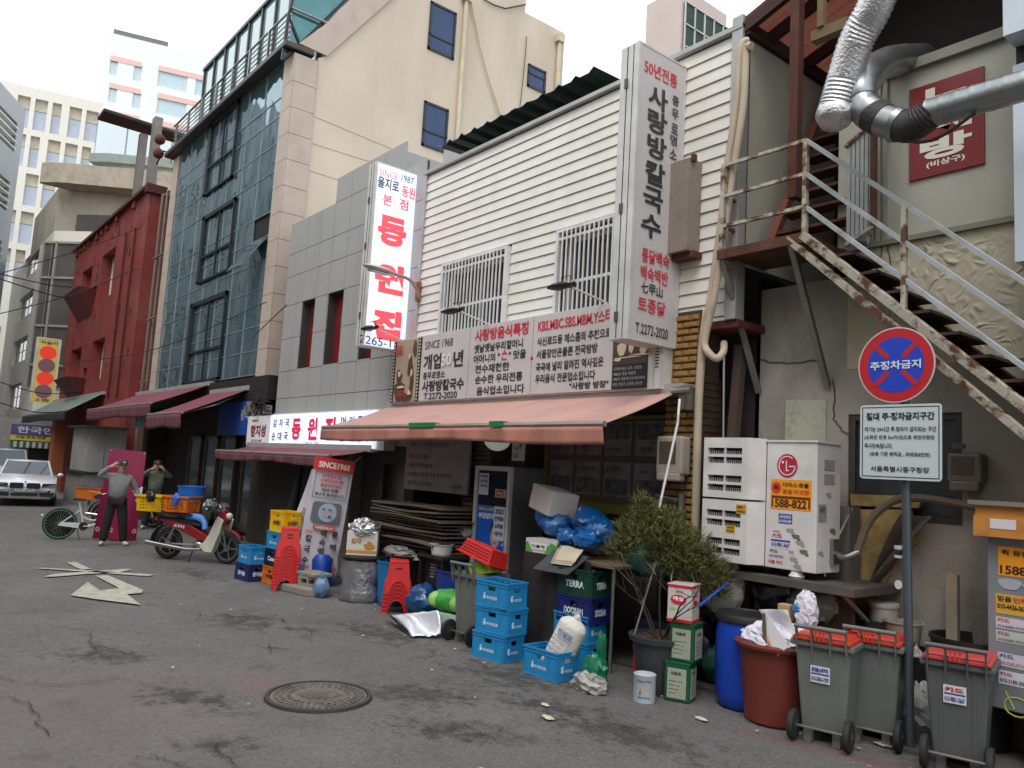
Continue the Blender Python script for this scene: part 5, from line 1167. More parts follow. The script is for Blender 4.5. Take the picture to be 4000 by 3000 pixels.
# ================================================================ THINGS IN FRONT OF THE SHOPS
def plas(name, c, rough=.42, **k): return mat(name, c, rough, var=.1, scale=5, dirt=.55, dcol=tuple(int(v*.62+26) for v in c), dscale=6, bump=.12, bscale=60, **k)
SKY_ = plas('sky blue plastic', (34, 134, 190)); NAVY = plas('navy plastic', (24, 34, 96)); DGRN = plas('dark green plastic', (16, 60, 44)); YEL = plas('yellow plastic', (226, 180, 20)); ORG = plas('orange plastic', (214, 112, 20)); REDP = plas('red plastic', (206, 36, 34)); NVD = plas('dark navy plastic', (20, 24, 52))
WHL = flat((214, 224, 230)); GBT = mat('green bottle', (30, 92, 54), .1, var=0)
def fr_front(wd, dp): return Fr((-wd/2, -dp/2, 0), (1, 0, 0))
def fr_side(wd, dp): return Fr((wd/2, -dp/2, 0), (0, 1, 0))
def crate(x, y, z, rz, m_, label, group=None, word='하이트진로', ink=None, wd=.47, dp=.31, h=.272, bottles=0, both=True, logo=True, big=False):
    t = thing('bottle_crate', label, 'crate', (x, y, z), rz, group)
    ink = ink or WHL; b = MB()
    F1 = fr_front(wd, dp); F2 = fr_side(wd, dp); F3 = Fr((wd/2, dp/2, 0), (-1, 0, 0)); F4 = Fr((-wd/2, dp/2, 0), (0, -1, 0))
    for F_, L_ in ((F1, wd), (F2, dp), (F3, wd), (F4, dp)):
        hw = .055; rect_hole_wall(F_, 0, L_, 0, h-.02, [(L_/2-hw*(1 if L_ > .4 else .8), L_/2+hw*(1 if L_ > .4 else .8), h-.105, h-.06)], .012, b)
    b.box(-wd/2+.012, wd/2-.012, -dp/2+.012, dp/2-.012, .01, .02)
    for sx in (-1, 1): b.box(sx*(wd/2-.012)-.001, sx*(wd/2-.012)+.001, -dp/2+.012, dp/2-.012, .02, h-.11)
    for sy in (-1, 1): b.box(-wd/2+.012, wd/2-.012, sy*(dp/2-.012)-.001, sy*(dp/2-.012)+.001, .02, h-.11)
    ob('body', b, m_, t)
    r_ = MB(); e = .009
    for z0, z1, q in ((h-.022, h, e), (h-.05, h-.04, e*.8), (0, .012, e*.6)):
        r_.box(-wd/2-q, wd/2+q, -dp/2-q, -dp/2+.004, z0, z1).box(-wd/2-q, wd/2+q, dp/2-.004, dp/2+q, z0, z1).box(-wd/2-q, -wd/2+.004, -dp/2+.004, dp/2-.004, z0, z1).box(wd/2-.004, wd/2+q, -dp/2+.004, dp/2-.004, z0, z1)
    for xx in (-wd/2+.02, -.115, .115, wd/2-.02): r_.box(xx-.004, xx+.004, -dp/2-.007, -dp/2, .012, h-.05)
    for yy in (-dp/2+.02, dp/2-.02): r_.box(wd/2, wd/2+.007, yy-.004, yy+.004, .012, h-.05)
    ob('rim', r_, m_, t, bevel=.002)
    if word:
        for F_, L_, k in ((F1, wd, 1), (F2, dp, .8)):
            if not both and F_ is F1 and False: continue
            if big: T(F_, word, L_/2, h*.3, h*.26, ink, t, w=L_*.55, bold=.04, ali='c'); continue
            x0 = L_*.34
            if logo:
                lb = MB()
                lb.poly(F_, [(x0-.03+.021*k*math.cos(a), h*.34+.021*k*math.sin(a)) for a in [2*math.pi*i/12 for i in range(12)]], .002, .005)
                lb.poly(F_, [(x0-.045, h*.36), (x0-.034, h*.36), (x0-.036, h*.52), (x0-.05, h*.48)], .002, .004).poly(F_, [(x0-.03, h*.36), (x0-.018, h*.36), (x0-.018, h*.54), (x0-.03, h*.5)], .002, .004)
                ob('emblem', lb, ink, t)
            T(F_, word, x0, h*.28, h*.13*(1 if k == 1 else .9), ink, t, w=L_*.36, bold=.03)
    if bottles:
        bb = MB(); 
        for i in range(5):
            for j in range(3): bb.lathe([(.03, .02), (.03, .15), (.012, .21), (.012, .245)], c=(-wd/2+.06+i*(wd-.12)/4, -dp/2+.055+j*(dp-.11)/2, 0), n=8)
        ob('bottle', bb, GBT, t, True, kind='stuff')
    return t
G1 = 'blue beer crates stacked by the table'
def frompt(M_, rz, wd=.47, dp=.31):   # centre of a crate from its near right corner
    c, s_ = math.cos(rz), math.sin(rz); return M_[0]-wd/2*c-dp/2*s_, M_[1]-wd/2*s_+dp/2*c
rz1 = R(8); cx_, cy_ = frompt((-6.58, 5.39), rz1)
crate(cx_, cy_, 0, rz1, SKY_, 'bottom sky blue crate of the stack of three in front of the black draped table', G1, bottles=1)
crate(cx_+.01, cy_+.02, .272, rz1+.03, SKY_, 'middle sky blue crate of the stack of three in front of the black draped table', G1, bottles=1)
crate(cx_-.0, cy_+.01, .544, rz1-.02, SKY_, 'top sky blue crate of the stack of three in front of the black draped table', G1, bottles=1)
cx2, cy2 = frompt((-5.77, 5.4), R(3))
crate(cx2, cy2, 0, R(3), SKY_, 'single sky blue crate on the road holding the white salt sack', G1, bottles=0)
# stack behind with beer names
cx3, cy3 = frompt((-5.95, 5.98), R(6))
crate(cx3, cy3, 0, R(6), SKY_, 'lowest crate, sky blue, under the dark green one behind the salt sack', 'crates stacked behind the salt sack', word='하이트진로', bottles=1)
crate(cx3, cy3, .272, R(6), SKY_, 'second sky blue crate from below under the navy one behind the salt sack', 'crates stacked behind the salt sack')
crate(cx3+.03, cy3, .544-.08, R(6), NAVY, 'navy blue crate under the dark green beer crate behind the salt sack', 'crates stacked behind the salt sack', word='DOOSAN', big=True)
crate(cx3+.01, cy3+.02, .736, R(6), DGRN, 'dark green beer crate on top of the navy crate behind the salt sack', 'crates stacked behind the salt sack', word='TERRA', big=True, bottles=1)
crate(-5.45, 6.55, .3, R(5), NVD, 'dark navy crate half hidden behind the trunks of the potted shrub', None, word='(주)두산', big=True)
crate(-5.45, 6.55, .02, R(5), REDP, 'red crate glimpsed behind the potted shrub', None, word=None)
# left group
gL = 'drink crates stacked by the lit shop'
crate(-12.82, 5.08, 0, R(6), NAVY, 'lower navy crate of the front left pair by the moped', gL, word='참이슬', big=True)
crate(-12.80, 5.1, .272, R(4), SKY_, 'upper sky blue crate of the front left pair by the moped', gL)
crate(-12.35, 5.35, 0, R(6), ORG, 'orange crate at the bottom of the four crate stack beside the red stools', gL, word='서울', big=True, ink=flat((40, 30, 20)))
crate(-12.37, 5.37, .272, R(5), NVD, 'dark navy crate second from the bottom of the four crate stack beside the red stools', gL, word='Cass', big=True)
crate(-12.36, 5.38, .544, R(7), SKY_, 'sky blue crate second from the top of the four crate stack beside the red stools', gL, word='하이트진로')
crate(-12.35, 5.4, .816, R(4), YEL, 'yellow crate on top of the four crate stack beside the red stools', gL, word='장수막걸리', ink=flat((70, 40, 10)), h=.33, big=True)
crate(-12.35, 5.85, .1, R(6), SKY_, 'lowest sky blue crate of the rear stack behind the yellow crate', gL)
crate(-12.35, 5.85, .372, R(6), SKY_, 'second sky blue crate of the rear stack behind the yellow crate', gL)
crate(-12.33, 5.86, .644, R(6), SKY_, 'third sky blue crate of the rear stack, level with the yellow crate', gL)
crate(-12.32, 5.86, .916, R(4), SKY_, 'topmost sky blue crate of the rear stack beside the yellow crate', gL, bottles=1)
# red stools
def stool_proto(label, loc, rz, group):
    t = thing('plastic_stool', label, 'stool', loc, rz, group); H_ = .44; a, b = .125, .175
    ob('seat', MB().box(-a, a, -a, a, H_-.015, H_).box(-a-.006, a+.006, -a-.006, a+.006, H_-.05, H_-.012), REDP, t, bevel=.008)
    for k in range(4):
        M_ = Matrix.Rotation(k*math.pi/2, 4, 'Z')
        # side panel with an arch between two legs
        n_ = 10; vs = []; fs = []
        def P3(x, z, o=0): 
            f = (H_-.02-z)/(H_-.02); w_ = a+(b-a)*f; return M_ @ Vector((x*w_, -w_-.002+o, z))
        xs2 = [-1+2*i/n_ for i in range(n_+1)]
        for x in xs2:
            arch = 0 if abs(x) > .72 else .17*math.sqrt(max(0, 1-(x/.72)**2))
            vs += [P3(x, arch), P3(x, H_-.03)]
        for i in range(n_): fs.append((2*i, 2*i+2, 2*i+3, 2*i+1))
        m_ = MB().add(vs, fs); m_.tube([P3(-1, 0, -.008)]+[P3(x_, 0 if abs(x_) > .72 else .17*math.sqrt(max(0, 1-(x_/.72)**2)), -.008) for x_ in [-.72+.144*q for q in range(11)]]+[P3(1, 0, -.008)], .009, 5); ob('leg_panel', m_, REDP, t, solid=.004)
        hm = MB().add([P3(-.3, H_-.12, -.004), P3(.3, H_-.12, -.004), P3(.3, H_-.1, -.004), P3(-.3, H_-.1, -.004)], [(0, 1, 2, 3)]); ob('slot', hm, M_BLK, t)
    return t
words = ['bottom', 'second', 'third', 'fourth', 'fifth', 'sixth', 'seventh', 'eighth', 'ninth', 'tenth', 'top']
st0 = stool_proto('bottom red stool of the tall leaning stack beside the crates', (0, 0, 0), 0, 'red plastic stools in two stacks')
protos = st0
def stack(n_, base, rz, dz, lean, where):
    for i in range(n_):
        o = protos if (i == 0 and where.startswith('tall')) else copy_tree(protos)
        o.location = (base[0]+lean[0]*i, base[1]+lean[1]*i, .004+dz*i); o.rotation_euler = (-lean[1]*3, lean[0]*3, rz)
        o['label'] = '%s red stool %s of the %s' % (words[i] if i < n_-1 else 'topmost', 'from below' if 0 < i < n_-1 else '', where); o['label'] = ' '.join(o['label'].split())
stack(11, (-11.75, 5.2), R(-22), .05, (-.0015, .003), 'tall stack between the crates and the white banner')
stack(6, (-9.56, 5.87), R(-30), .052, (.004, .0), 'short stack between the blue bins')
# ---------------------------------------------------------------- banners
VIN = mat('banner vinyl', (196, 190, 196), .45, var=.03, dirt=.15)
def banner_frame(px, py, roll, lean=0, turn=0):
    g = gp(px, py); d = Vector((g.x, g.y, 0)).normalized(); u = Vector((d.y, -d.x, 0)); u = Matrix.Rotation(turn, 3, 'Z') @ u
    nrm = u.cross(Vector((0, 0, 1))); v = Vector((0, 0, 1))*math.cos(lean)-nrm*math.sin(lean)
    M_ = Matrix.Rotation(roll, 3, nrm); return Fr(g, M_ @ u, M_ @ v)
wb = thing('menu_banner', 'white vinyl menu banner with red header hung on a pole in front of the doorway', 'banner', tuple(gp(1230, 2290)), world=True)
FB = banner_frame(1222, 2290, R(-5.5), 0, R(6))
bwd = .64; bh = 2.02
def curl(u, v):
    x = (u-.5)*bwd; y = .12+bh*v*.95; k = max(0, .32-v)
    return FB.p(x+(.10*k*math.sin(v*20)), y, .9*k*k*math.sin(u*5)-.02+.0*u)
ob('sheet', MB().grid(curl, 18, 30), VIN, wb, True)
F2_ = FB.sh(n=.012)
ob('header', MB().fbox(F2_, -bwd/2, bwd/2, 1.83, 2.04, -.006, 0), flat((204, 40, 40)), wb)
T(F2_, 'SINCE1968', 0, 1.875, .1, flat((236, 226, 214)), wb, w=.5, bold=.03, ali='c')
fb_ = MB()
for q in ((-.27, .27, 1.79, 1.797), (-.27, .27, 1.39, 1.397), (-.27, -.263, 1.39, 1.797), (.263, .27, 1.39, 1.797)): fb_.fbox(F2_, *q, -.003, .001)
ob('text_border', fb_, INK, wb)
for s_, z, w_, m_ in [('단백질의 킹!', 1.72, .32, RDI), ('스테미너의 킹!', 1.645, .38, RDI), ('몸보신하세요', 1.57, .34, RDI), ('55년 전통', 1.495, .26, INK), ('향수의 음식입니다', 1.42, .46, INK)]:
    T(F2_, s_, 0, z, .058, m_, wb, w=w_, bold=.03, ali='c')
def rr(fr, x0, x1, y0, y1, r_, n0, n1):
    pts_ = []
    for cx_, cy_, a0_ in ((x1-r_, y1-r_, 0), (x0+r_, y1-r_, 90), (x0+r_, y0+r_, 180), (x1-r_, y0+r_, 270)):
        for k in range(6): a_ = R(a0_+18*k); pts_.append((cx_+r_*math.cos(a_), cy_+r_*math.sin(a_)))
    return MB().poly(fr, pts_, n0, n1)
ob('photo', rr(F2_, -.23, .23, 1.0, 1.33, .05, -.002, .002), flat((96, 104, 112)), wb)
circ = lambda fr, cx, cy, rx, ry, n0, n1, n_=24: MB().poly(fr, [(cx+rx*math.cos(2*math.pi*k/n_), cy+ry*math.sin(2*math.pi*k/n_)) for k in range(n_)], n0, n1)
ob('bowl', circ(F2_, .02, 1.17, .145, .15, .002, .005), flat((160, 176, 196)), wb)
blobs(F2_, [(.02, 1.17, .08, .06), (-.05, 1.2, .04, .05), (.08, 1.21, .03, .03), (.0, 1.12, .05, .03)], flat((176, 164, 166)), wb, 'food', .005)
blobs(F2_, [(-.05, 1.22, .025, .015), (.05, 1.22, .03, .012), (.06, 1.11, .03, .02)], flat((84, 90, 100)), wb, 'garnish', .0115)
ob('menu_pill', rr(F2_, -.17, .19, .885, .96, .035, -.002, .002), flat((196, 84, 76)), wb); T(F2_, '※MENU※', .01, .9, .045, flat((230, 214, 206)), wb, w=.3, bold=.03, ali='c')
T(F2_, '맛좋은', -.21, .82, .05, RDI, wb, w=.12, ali='c')
for s_, x, z0, pitch in (('칼국수', -.2, .68, .17), ('백숙백반', .02, .78, .14), ('통백숙', .2, .78, .2)):
    T(F2_.sh(n=.01), s_, x, z0, .11, INK, wb, w=.1, bold=.035, vert=pitch, ali='c')
for s_, x in (('7,000', -.2), ('10,000', .02), ('18,000', .22)): T(F2_.sh(n=.05), s_, x, .27, .06, RDI, wb, w=.17, bold=.01, ali='c')
ob('footer', MB().grid(lambda u, v: FB.p((u-.5)*bwd*.96, .1+.11*v, .06+.06*math.sin(u*5)), 10, 2), flat((40, 70, 160)), wb); T(F2_.sh(n=.12), '사랑방 음식', 0, .13, .05, WHL, wb, w=.34, ali='c')
ob('pole', MB().tube([FB.p(0, .05, -.06), FB.p(.02, 2.0, -.05)], .012, 6).tube([FB.p(-.3, 2.0, -.03), FB.p(.02, 1.6, -.05), FB.p(.3, 2.0, -.03)], .008, 5).tube([FB.p(.3, 2.02, -.02), FB.p(.4, 2.14, 0)], .012, 5), M_STL, wb)
wb2 = thing('rear_banner', 'translucent back side of a second white banner curling left of the menu banner', 'banner', tuple(gp(1150, 2290)), world=True)
FB2 = banner_frame(1126, 2285, R(-10), 0, R(-12))
ob('sheet', MB().grid(lambda u, v: FB2.p((u-.5)*(.52-.25*v), .35+1.5*v, -.1*math.sin(3*u)*(1-v)+.05*math.sin(6*v)-.12), 12, 20), mat('banner back', (198, 196, 206), .5, var=.05), wb2, True)
for i, ch in enumerate('통백숙'): T(FB2, ch, -.03-.04*i, 1.1-.27*i, .13, flat((120, 120, 130)), wb2, w=-.13, bold=.03, dn=.02, ali='c')
T(FB2, '18,000', -.1, .42, .08, flat((206, 130, 136)), wb2, w=-.3, dn=.02, ali='c')
pb_ = thing('pink_banner', 'crimson pink vinyl banner on a stand behind the man in grey', 'banner', tuple(gp(470, 2112)), world=True)
FP = banner_frame(446, 2112, R(-2.5), 0, R(0))
CR = mat('crimson vinyl', (142, 30, 72), .35, var=.12, scale=2)
ob('sheet', MB().grid(lambda u, v: FP.p((u-.5)*(.86-.14*v), .02+1.95*v, -.08*math.sin(7*u)*(1-v)**2), 14, 14), CR, pb_, True)
T(FP, '성', .2, 1.0, .2, WHL, pb_, w=.2, bold=.05, dn=.03); T(FP, '0  02  72  0', -.4, .18, .1, flat((206, 150, 170)), pb_, w=.8, dn=.06)
ob('pole', MB().tube([FP.p(0, 0, -.1), FP.p(0, 1.9, -.05)], .015, 6), M_STL, pb_); ob('eyelet', MB().fbox(FP, -.35, -.32, 1.92, 1.95, 0, .01).fbox(FP, .32, .35, 1.92, 1.95, 0, .01), M_STL, pb_, kind='stuff')
# ---------------------------------------------------------------- buckets, foil bin, box
def bucket(name, x, y, r0, r1, h, m_, label, cat, rim=.012, z=0, inner=None, handle=False, group=None, wob=0, ribs=()):
    t = thing(name, label, cat, (x, y, z), random.uniform(0, 6), group)
    prof = [(.001, .005), (r0*.94, .0), (r0, .012)]
    for f in [i/8 for i in range(1, 9)]:
        rr_ = r0+(r1-r0)*f; prof.append((rr_, h*f*.97))
    for a_ in ribs: pass
    prof += [(r1+rim, h*.965), (r1+rim, h), (r1-.008, h), (r1-.012, h*.9), (r0*.96, .05), (.001, .04)]
    ob('shell', MB().lathe(prof, n=36, wob=wob), m_, t, True)
    for f in ribs: ob('band', MB().lathe([(r0+(r1-r0)*f+.002, h*f-.015), (r0+(r1-r0)*f+.01, h*f-.008), (r0+(r1-r0)*f+.01, h*f+.008), (r0+(r1-r0)*f+.002, h*f+.015)], n=36), m_, t, True)
    return t
FSH = mat('quilted foil', (168, 170, 174), .32, .8, var=.15, scale=5, bump=.9, bscale=16)
fx, fy = -10.5, 5.85
ft = thing('foil_bin', 'round bin wrapped in crumpled silver insulation foil below the potato box', 'bin', (fx, fy, 0), 0)
ob('wrap', MB().lathe([(.001, .01), (.28, 0), (.31, .03), (.32, .15), (.3, .25), (.315, .35), (.3, .46), (.31, .58), (.27, .6), (.001, .6)], n=40, wob=.12), FSH, ft, True)
ob('lid', MB().lathe([(.3, .6), (.33, .62), (.33, .64), (.2, .66), (.001, .66)], n=32), M_BLK, ft, True)
bxm = mat('white carton', (206, 200, 196), .7, var=.04, dirt=.2)
pb = thing('potato_box', 'white potato carton standing on the foil bin with orange print and foil heaped on top', 'box', (fx-.02, fy-.02, .66), R(54))
ob('carton', MB().box(-.22, .22, -.16, .16, 0, .34), bxm, pb)
fq = Fr((-.22, -.16, 0), (1, 0, 0))
ob('stripe', MB().fbox(fq, 0, .44, .03, .07, .001, .003), flat((196, 134, 40)), pb); T(fq, '天下', .13, .27, .04, INK, pb, w=.1); T(fq, '감자', .06, .16, .08, flat((166, 112, 30)), pb, w=.15, bold=.05)
blobs(fq, [(.28, .14, .035, .03), (.33, .17, .04, .035), (.38, .13, .03, .03), (.32, .11, .05, .025)], flat((188, 128, 44)), pb, 'potato_print', .002)
cf = thing('foil_heap', 'crumpled aluminium foil heaped over the potato carton', 'foil', (fx-.02, fy-.02, 1.0), 0)
ob('sheet', MB().ball((0, 0, .03), .25, .22, .15, 30, 18, .3, 3.0, 2), FOIL, cf)
BLB = plas('blue bucket', (20, 110, 170)); BLD = plas('deep blue barrel', (22, 66, 160)); 
bucket('blue_tub', -10.02, 6.05, .17, .21, .62, BLB, 'slim sky blue bin between the foil bin and the short stool stack', 'bin')
bucket('dark_tub', -9.75, 6.5, .3, .34, .72, mat('dark plastic', (34, 28, 30), .5), 'dark bin behind the short stack of red stools', 'bin')
bucket('maroon_basin', -10.35, 6.5, .26, .34, .2, plas('maroon basin', (110, 22, 40)), 'maroon basin behind the potato carton', 'basin', z=.8)
bucket('bin_stand', -10.35, 6.5, .25, .25, .78, mat('dark plastic', (34, 28, 30), .5), 'dark drum carrying the maroon basin', 'drum')
bucket('blue_barrel', -8.72, 6.3, .27, .31, .66, plas('royal blue', (18, 52, 128)), 'deep blue open barrel left of the grey wheelie bin under the awning', 'barrel')
bg_ = thing('blue_sack', 'shiny blue bin bag slumped in front of the deep blue barrel', 'bag', (-9.15, 6.05, 0), 0)
ob('bag', MB().ball((0, 0, .2), .24, .22, .22, 26, 16, .3, 2.5, 5), mat('blue film', (20, 74, 122), .25, var=.15, bump=.6, bscale=9, coat=.3), bg_, True)
# water jug and blue jug behind banner
jg = thing('water_bottle', 'large pale blue water bottle at the foot of the white banners', 'bottle', (-12.0, 5.45, 0), 0)
ob('shell', MB().lathe([(.001, .01), (.15, .0), (.165, .03), (.165, .16), (.155, .18), (.165, .2), (.165, .36), (.06, .45), (.05, .5), (.001, .5)], n=24), mat('pale blue bottle', (120, 150, 190), .12, var=.05, coat=.5), jg, True)
jg = thing('blue_canister', 'royal blue plastic canister behind the menu banner', 'canister', (-11.85, 5.85, 0), 0)
ob('shell', MB().lathe([(.001, .01), (.15, .0), (.16, .03), (.16, .42), (.1, .5), (.001, .5)], n=20), BLD, jg, True)
STO = mat('paving grey', (136, 130, 118), .9, var=.1, scale=6, dirt=.5, dcol=(90, 84, 74), bump=.4, bscale=40)
s1 = solo('paving_slab', MB().poly(Fr((-11.35, 5.35, 0), (math.cos(.2), math.sin(.2), 0), (-math.sin(.2), math.cos(.2), 0)), [(-.42, -.17), (.3, -.2), (.44, -.05), (.42, .2), (-.3, .24), (-.46, .1)], 0, .11), STO, 'pale stone slab on the road under the cinder block', 'slab', bevel=.015)
cbk = thing('cinder_block', 'grey hollow concrete block lying on the pale slab', 'block', (-11.25, 5.42, .11), R(20))
ob('body', rect_hole_wall(Fr((-.2, -.1, 0), (1, 0, 0)), 0, .4, 0, .15, [(.06, .18, .045, .11), (.22, .34, .045, .11)], .1, MB()).box(-.2, .2, -.0, .1, 0, .15).box(-.2, .2, -.1, 0, .145, .15).box(-.201, -.198, -.1, 0, 0, .15).box(.198, .201, -.1, 0, 0, .15), STO, cbk)
solo('paving_tile', MB().box(-.26, .24, -.17, .16, 0, .045, Matrix.Translation((-11.3, 5.48, .262)) @ Matrix.Rotation(.1, 4, 'Z')), STO, 'thin stone tile on top of the cinder block', 'tile', bevel=.006)
tb = thing('plastic_bag', 'small blue translucent bag tied shut beside the foil bin', 'bag', (-10.93, 5.42, 0), 0)
ob('bag', MB().ball((0, 0, .13), .15, .12, .15, 20, 12, .35, 2.6, 9).ball((.0, 0, .3), .05, .04, .07, 10, 6, .4, 3, 3), mat('pale blue film', (92, 122, 150), .2, var=.1, coat=.4, bump=.5, bscale=10), tb, True)
# cardboard stack
CBD = mat('cardboard', (92, 78, 66), .85, var=.12, scale=4, dirt=.3)
for i in range(17):
    z = .86+.036*i; x = -9.86+random.uniform(-.07, .07); y = 6.45+random.uniform(-.05, .08)
    sg_ = 'flattened cardboard box, number %d from the bottom of the tall pile under the notice board' % (i+1) if i not in (0, 16) else ('lowest' if i == 0 else 'topmost')+' flattened cardboard box of the tall pile under the notice board'
    ordw = ['first', 'second', 'third', 'fourth', 'fifth', 'sixth', 'seventh', 'eighth', 'ninth', 'tenth', 'eleventh', 'twelfth', 'thirteenth', 'fourteenth', 'fifteenth', 'sixteenth']
    if i not in (0, 16): sg_ = ordw[i]+' flattened cardboard box from below in the tall pile under the notice board'
    w_ = random.uniform(.85, 1.0); d_ = random.uniform(.3, .42); a_ = random.uniform(-.06, .1)
    mb_ = MB().grid(lambda u, v: Vector(((u-.5)*2*w_*math.cos(a_)-(v-.5)*2*d_*math.sin(a_), (u-.5)*2*w_*math.sin(a_)+(v-.5)*2*d_*math.cos(a_), .006*math.sin(u*7+i)+.03*(u-.5)**2*((i % 3)-1)*2)), 10, 3)
    o = ob('flattened_box', mb_, CBD, None, solid=.02); o.location = (x, y, z); tag(o, sg_, 'cardboard', 'flattened cardboard boxes in a pile')
solo('pile_table', MB().box(-10.6, -9.3, 6.15, 6.85, .8, .84).box(-10.55, -10.5, 6.2, 6.25, 0, .8).box(-9.4, -9.35, 6.2, 6.25, 0, .8).box(-9.4, -9.35, 6.75, 6.8, 0, .8).box(-10.55, -10.5, 6.75, 6.8, 0, .8), M_BLK, 'dark table carrying the pile of flattened cardboard', 'table')
tb = thing('film_wrap', 'crumpled clear film spilling below the cardboard pile', 'plastic film', (-9.9, 6.08, .74), 0)
ob('sheet', MB().ball((0, 0, 0), .42, .1, .1, 26, 14, .5, 3, 12), mat('grey film', (140, 136, 132), .3, coat=.3), tb, True)
bucket('white_pail', -8.95, 6.15, .13, .15, .15, mat('white pail plastic', (196, 194, 186), .5, dirt=.3), 'small ribbed white pail on the dark shelf under the cardboard pile', 'pail', z=.82)
solo('pail_shelf', MB().box(-9.3, -8.7, 6.0, 6.45, .78, .82).box(-9.28, -9.25, 6.02, 6.05, 0, .78).box(-8.75, -8.72, 6.02, 6.05, 0, .78).box(-9.2, -8.8, 6.1, 6.4, .4, .78), M_BLK, 'dark shelf holding the small white pail', 'shelf')
nbd = thing('notice_board', 'pale board with handwritten lines hanging above the cardboard pile', 'notice', (-10, 6.8, 1.6), world=True)
q = [YF(6.8).uv(*p_) for p_ in ((1588, 1730), (1838, 1730), (1838, 1938), (1595, 1905))]
ob('panel', MB().box(-11.05, -9.32, 6.78, 6.82, 1.62, 2.6), mat('board grey', (150, 138, 138), .6, dirt=.3), nbd)
for i, (s_, w_) in enumerate([('몸에 좋은 고단백 음식입니다', 1.1), ('생물고기 최고집만', .55), ('사랑방 고단백질 식품으로', .7), ('정성을 다하여 정성껏 차리고', 1.2), ('몸보신 하시고 건강하세요', .7)]):
    T(YF(6.78), s_, -10.95, 2.3-.14*i-(.05 if i else 0), .07, flat((84, 70, 72)) if i else flat((140, 60, 64)), nbd, w=w_)
T(YF(6.78), '사랑방백', -9.75, 1.68, .07, flat((84, 70, 72)), nbd, w=.3)
# foil sheet on the road, cabbage sack, fruit box
fs3 = thing('foil_sheet', 'bent sheet of shiny white foil insulation lying on the road', 'foil sheet', tuple(gp(1650, 2440)), world=True)
c00, c10, c11, c01 = gp(1530, 2410, .06), gp(1632, 2490, .02), gp(1728, 2480, .03), gp(1712, 2390, .34)
cA = gp(1510, 2400, .12); 
def fo(u, v):
    a = gp(1525, 2405, .10).lerp(gp(1712, 2385, .30), u); b = gp(1610, 2490, .012).lerp(gp(1725, 2478, .05), u)
    p = a.lerp(b, v); p.z += .07*math.sin(u*6.5+.6)*math.sin(v*3)+.012*mn.noise(Vector((u*8, v*8, 1))); return p
ob('sheet', MB().grid(fo, 22, 16), mat('white foil', (226, 228, 234), .3, .55, var=.05, bump=.5, bscale=60), fs3, True, solid=.008)
def fo2(u, v):
    a = gp(1508, 2395, .14).lerp(gp(1525, 2405, .10), u); b = gp(1600, 2488, .012); p = a.lerp(b, v); p.z += .05*math.sin(u*3)*(1-v)-.02*u; return p
ob('folded_flap', MB().grid(lambda u, v: gp(1508+20*u+95*v, 2393+10*u+92*v, .13*(1-v)+.01-.05*math.sin(3*u)*(1-v)), 5, 10), mat('grey foil underside', (90, 94, 102), .5, .3), fs3, True)
fbx = thing('fruit_box', 'printed fruit carton lying under the green net sack', 'box', (-7.95, 5.72, 0), R(10))
ob('carton', MB().box(-.23, .17, -.15, .15, 0, .26), mat('printed carton', (170, 190, 180), .6, var=.1), fbx)
fq = Fr((-.23, -.15, 0), (1, 0, 0)); ob('print', MB().fbox(fq, 0, .4, 0, .15, .001, .002), flat((176, 116, 40)), fbx); blobs(fq, [(.1, .1, .06, .07), (.2, .09, .06, .06), (.07, .2, .05, .03)], flat((196, 150, 50)), fbx, 'fruit_print', .002); T(Fr((.17, -.15, 0), (0, 1, 0)), '안심', .08, .13, .05, INK, fbx, w=.12)
gs_ = thing('cabbage_sack', 'green net sack of cabbages lying on the fruit carton', 'sack', (-8.02, 5.72, .26), R(12))
ob('net', MB().ball((-.02, 0, .13), .33, .16, .135, 28, 16, .16, 3, 4), mat('green net', (60, 150, 60), .45, var=.25, scale=9, bump=.6, bscale=50), gs_, True)
for x in (-.2, .15): ob('cabbage', MB().ball((x, -.075, .13), .1, .1, .1, 16, 10, .1, 3, x), mat('cabbage', (140, 190, 96), .5, var=.2, scale=8, bump=.4, bscale=20), gs_, True)
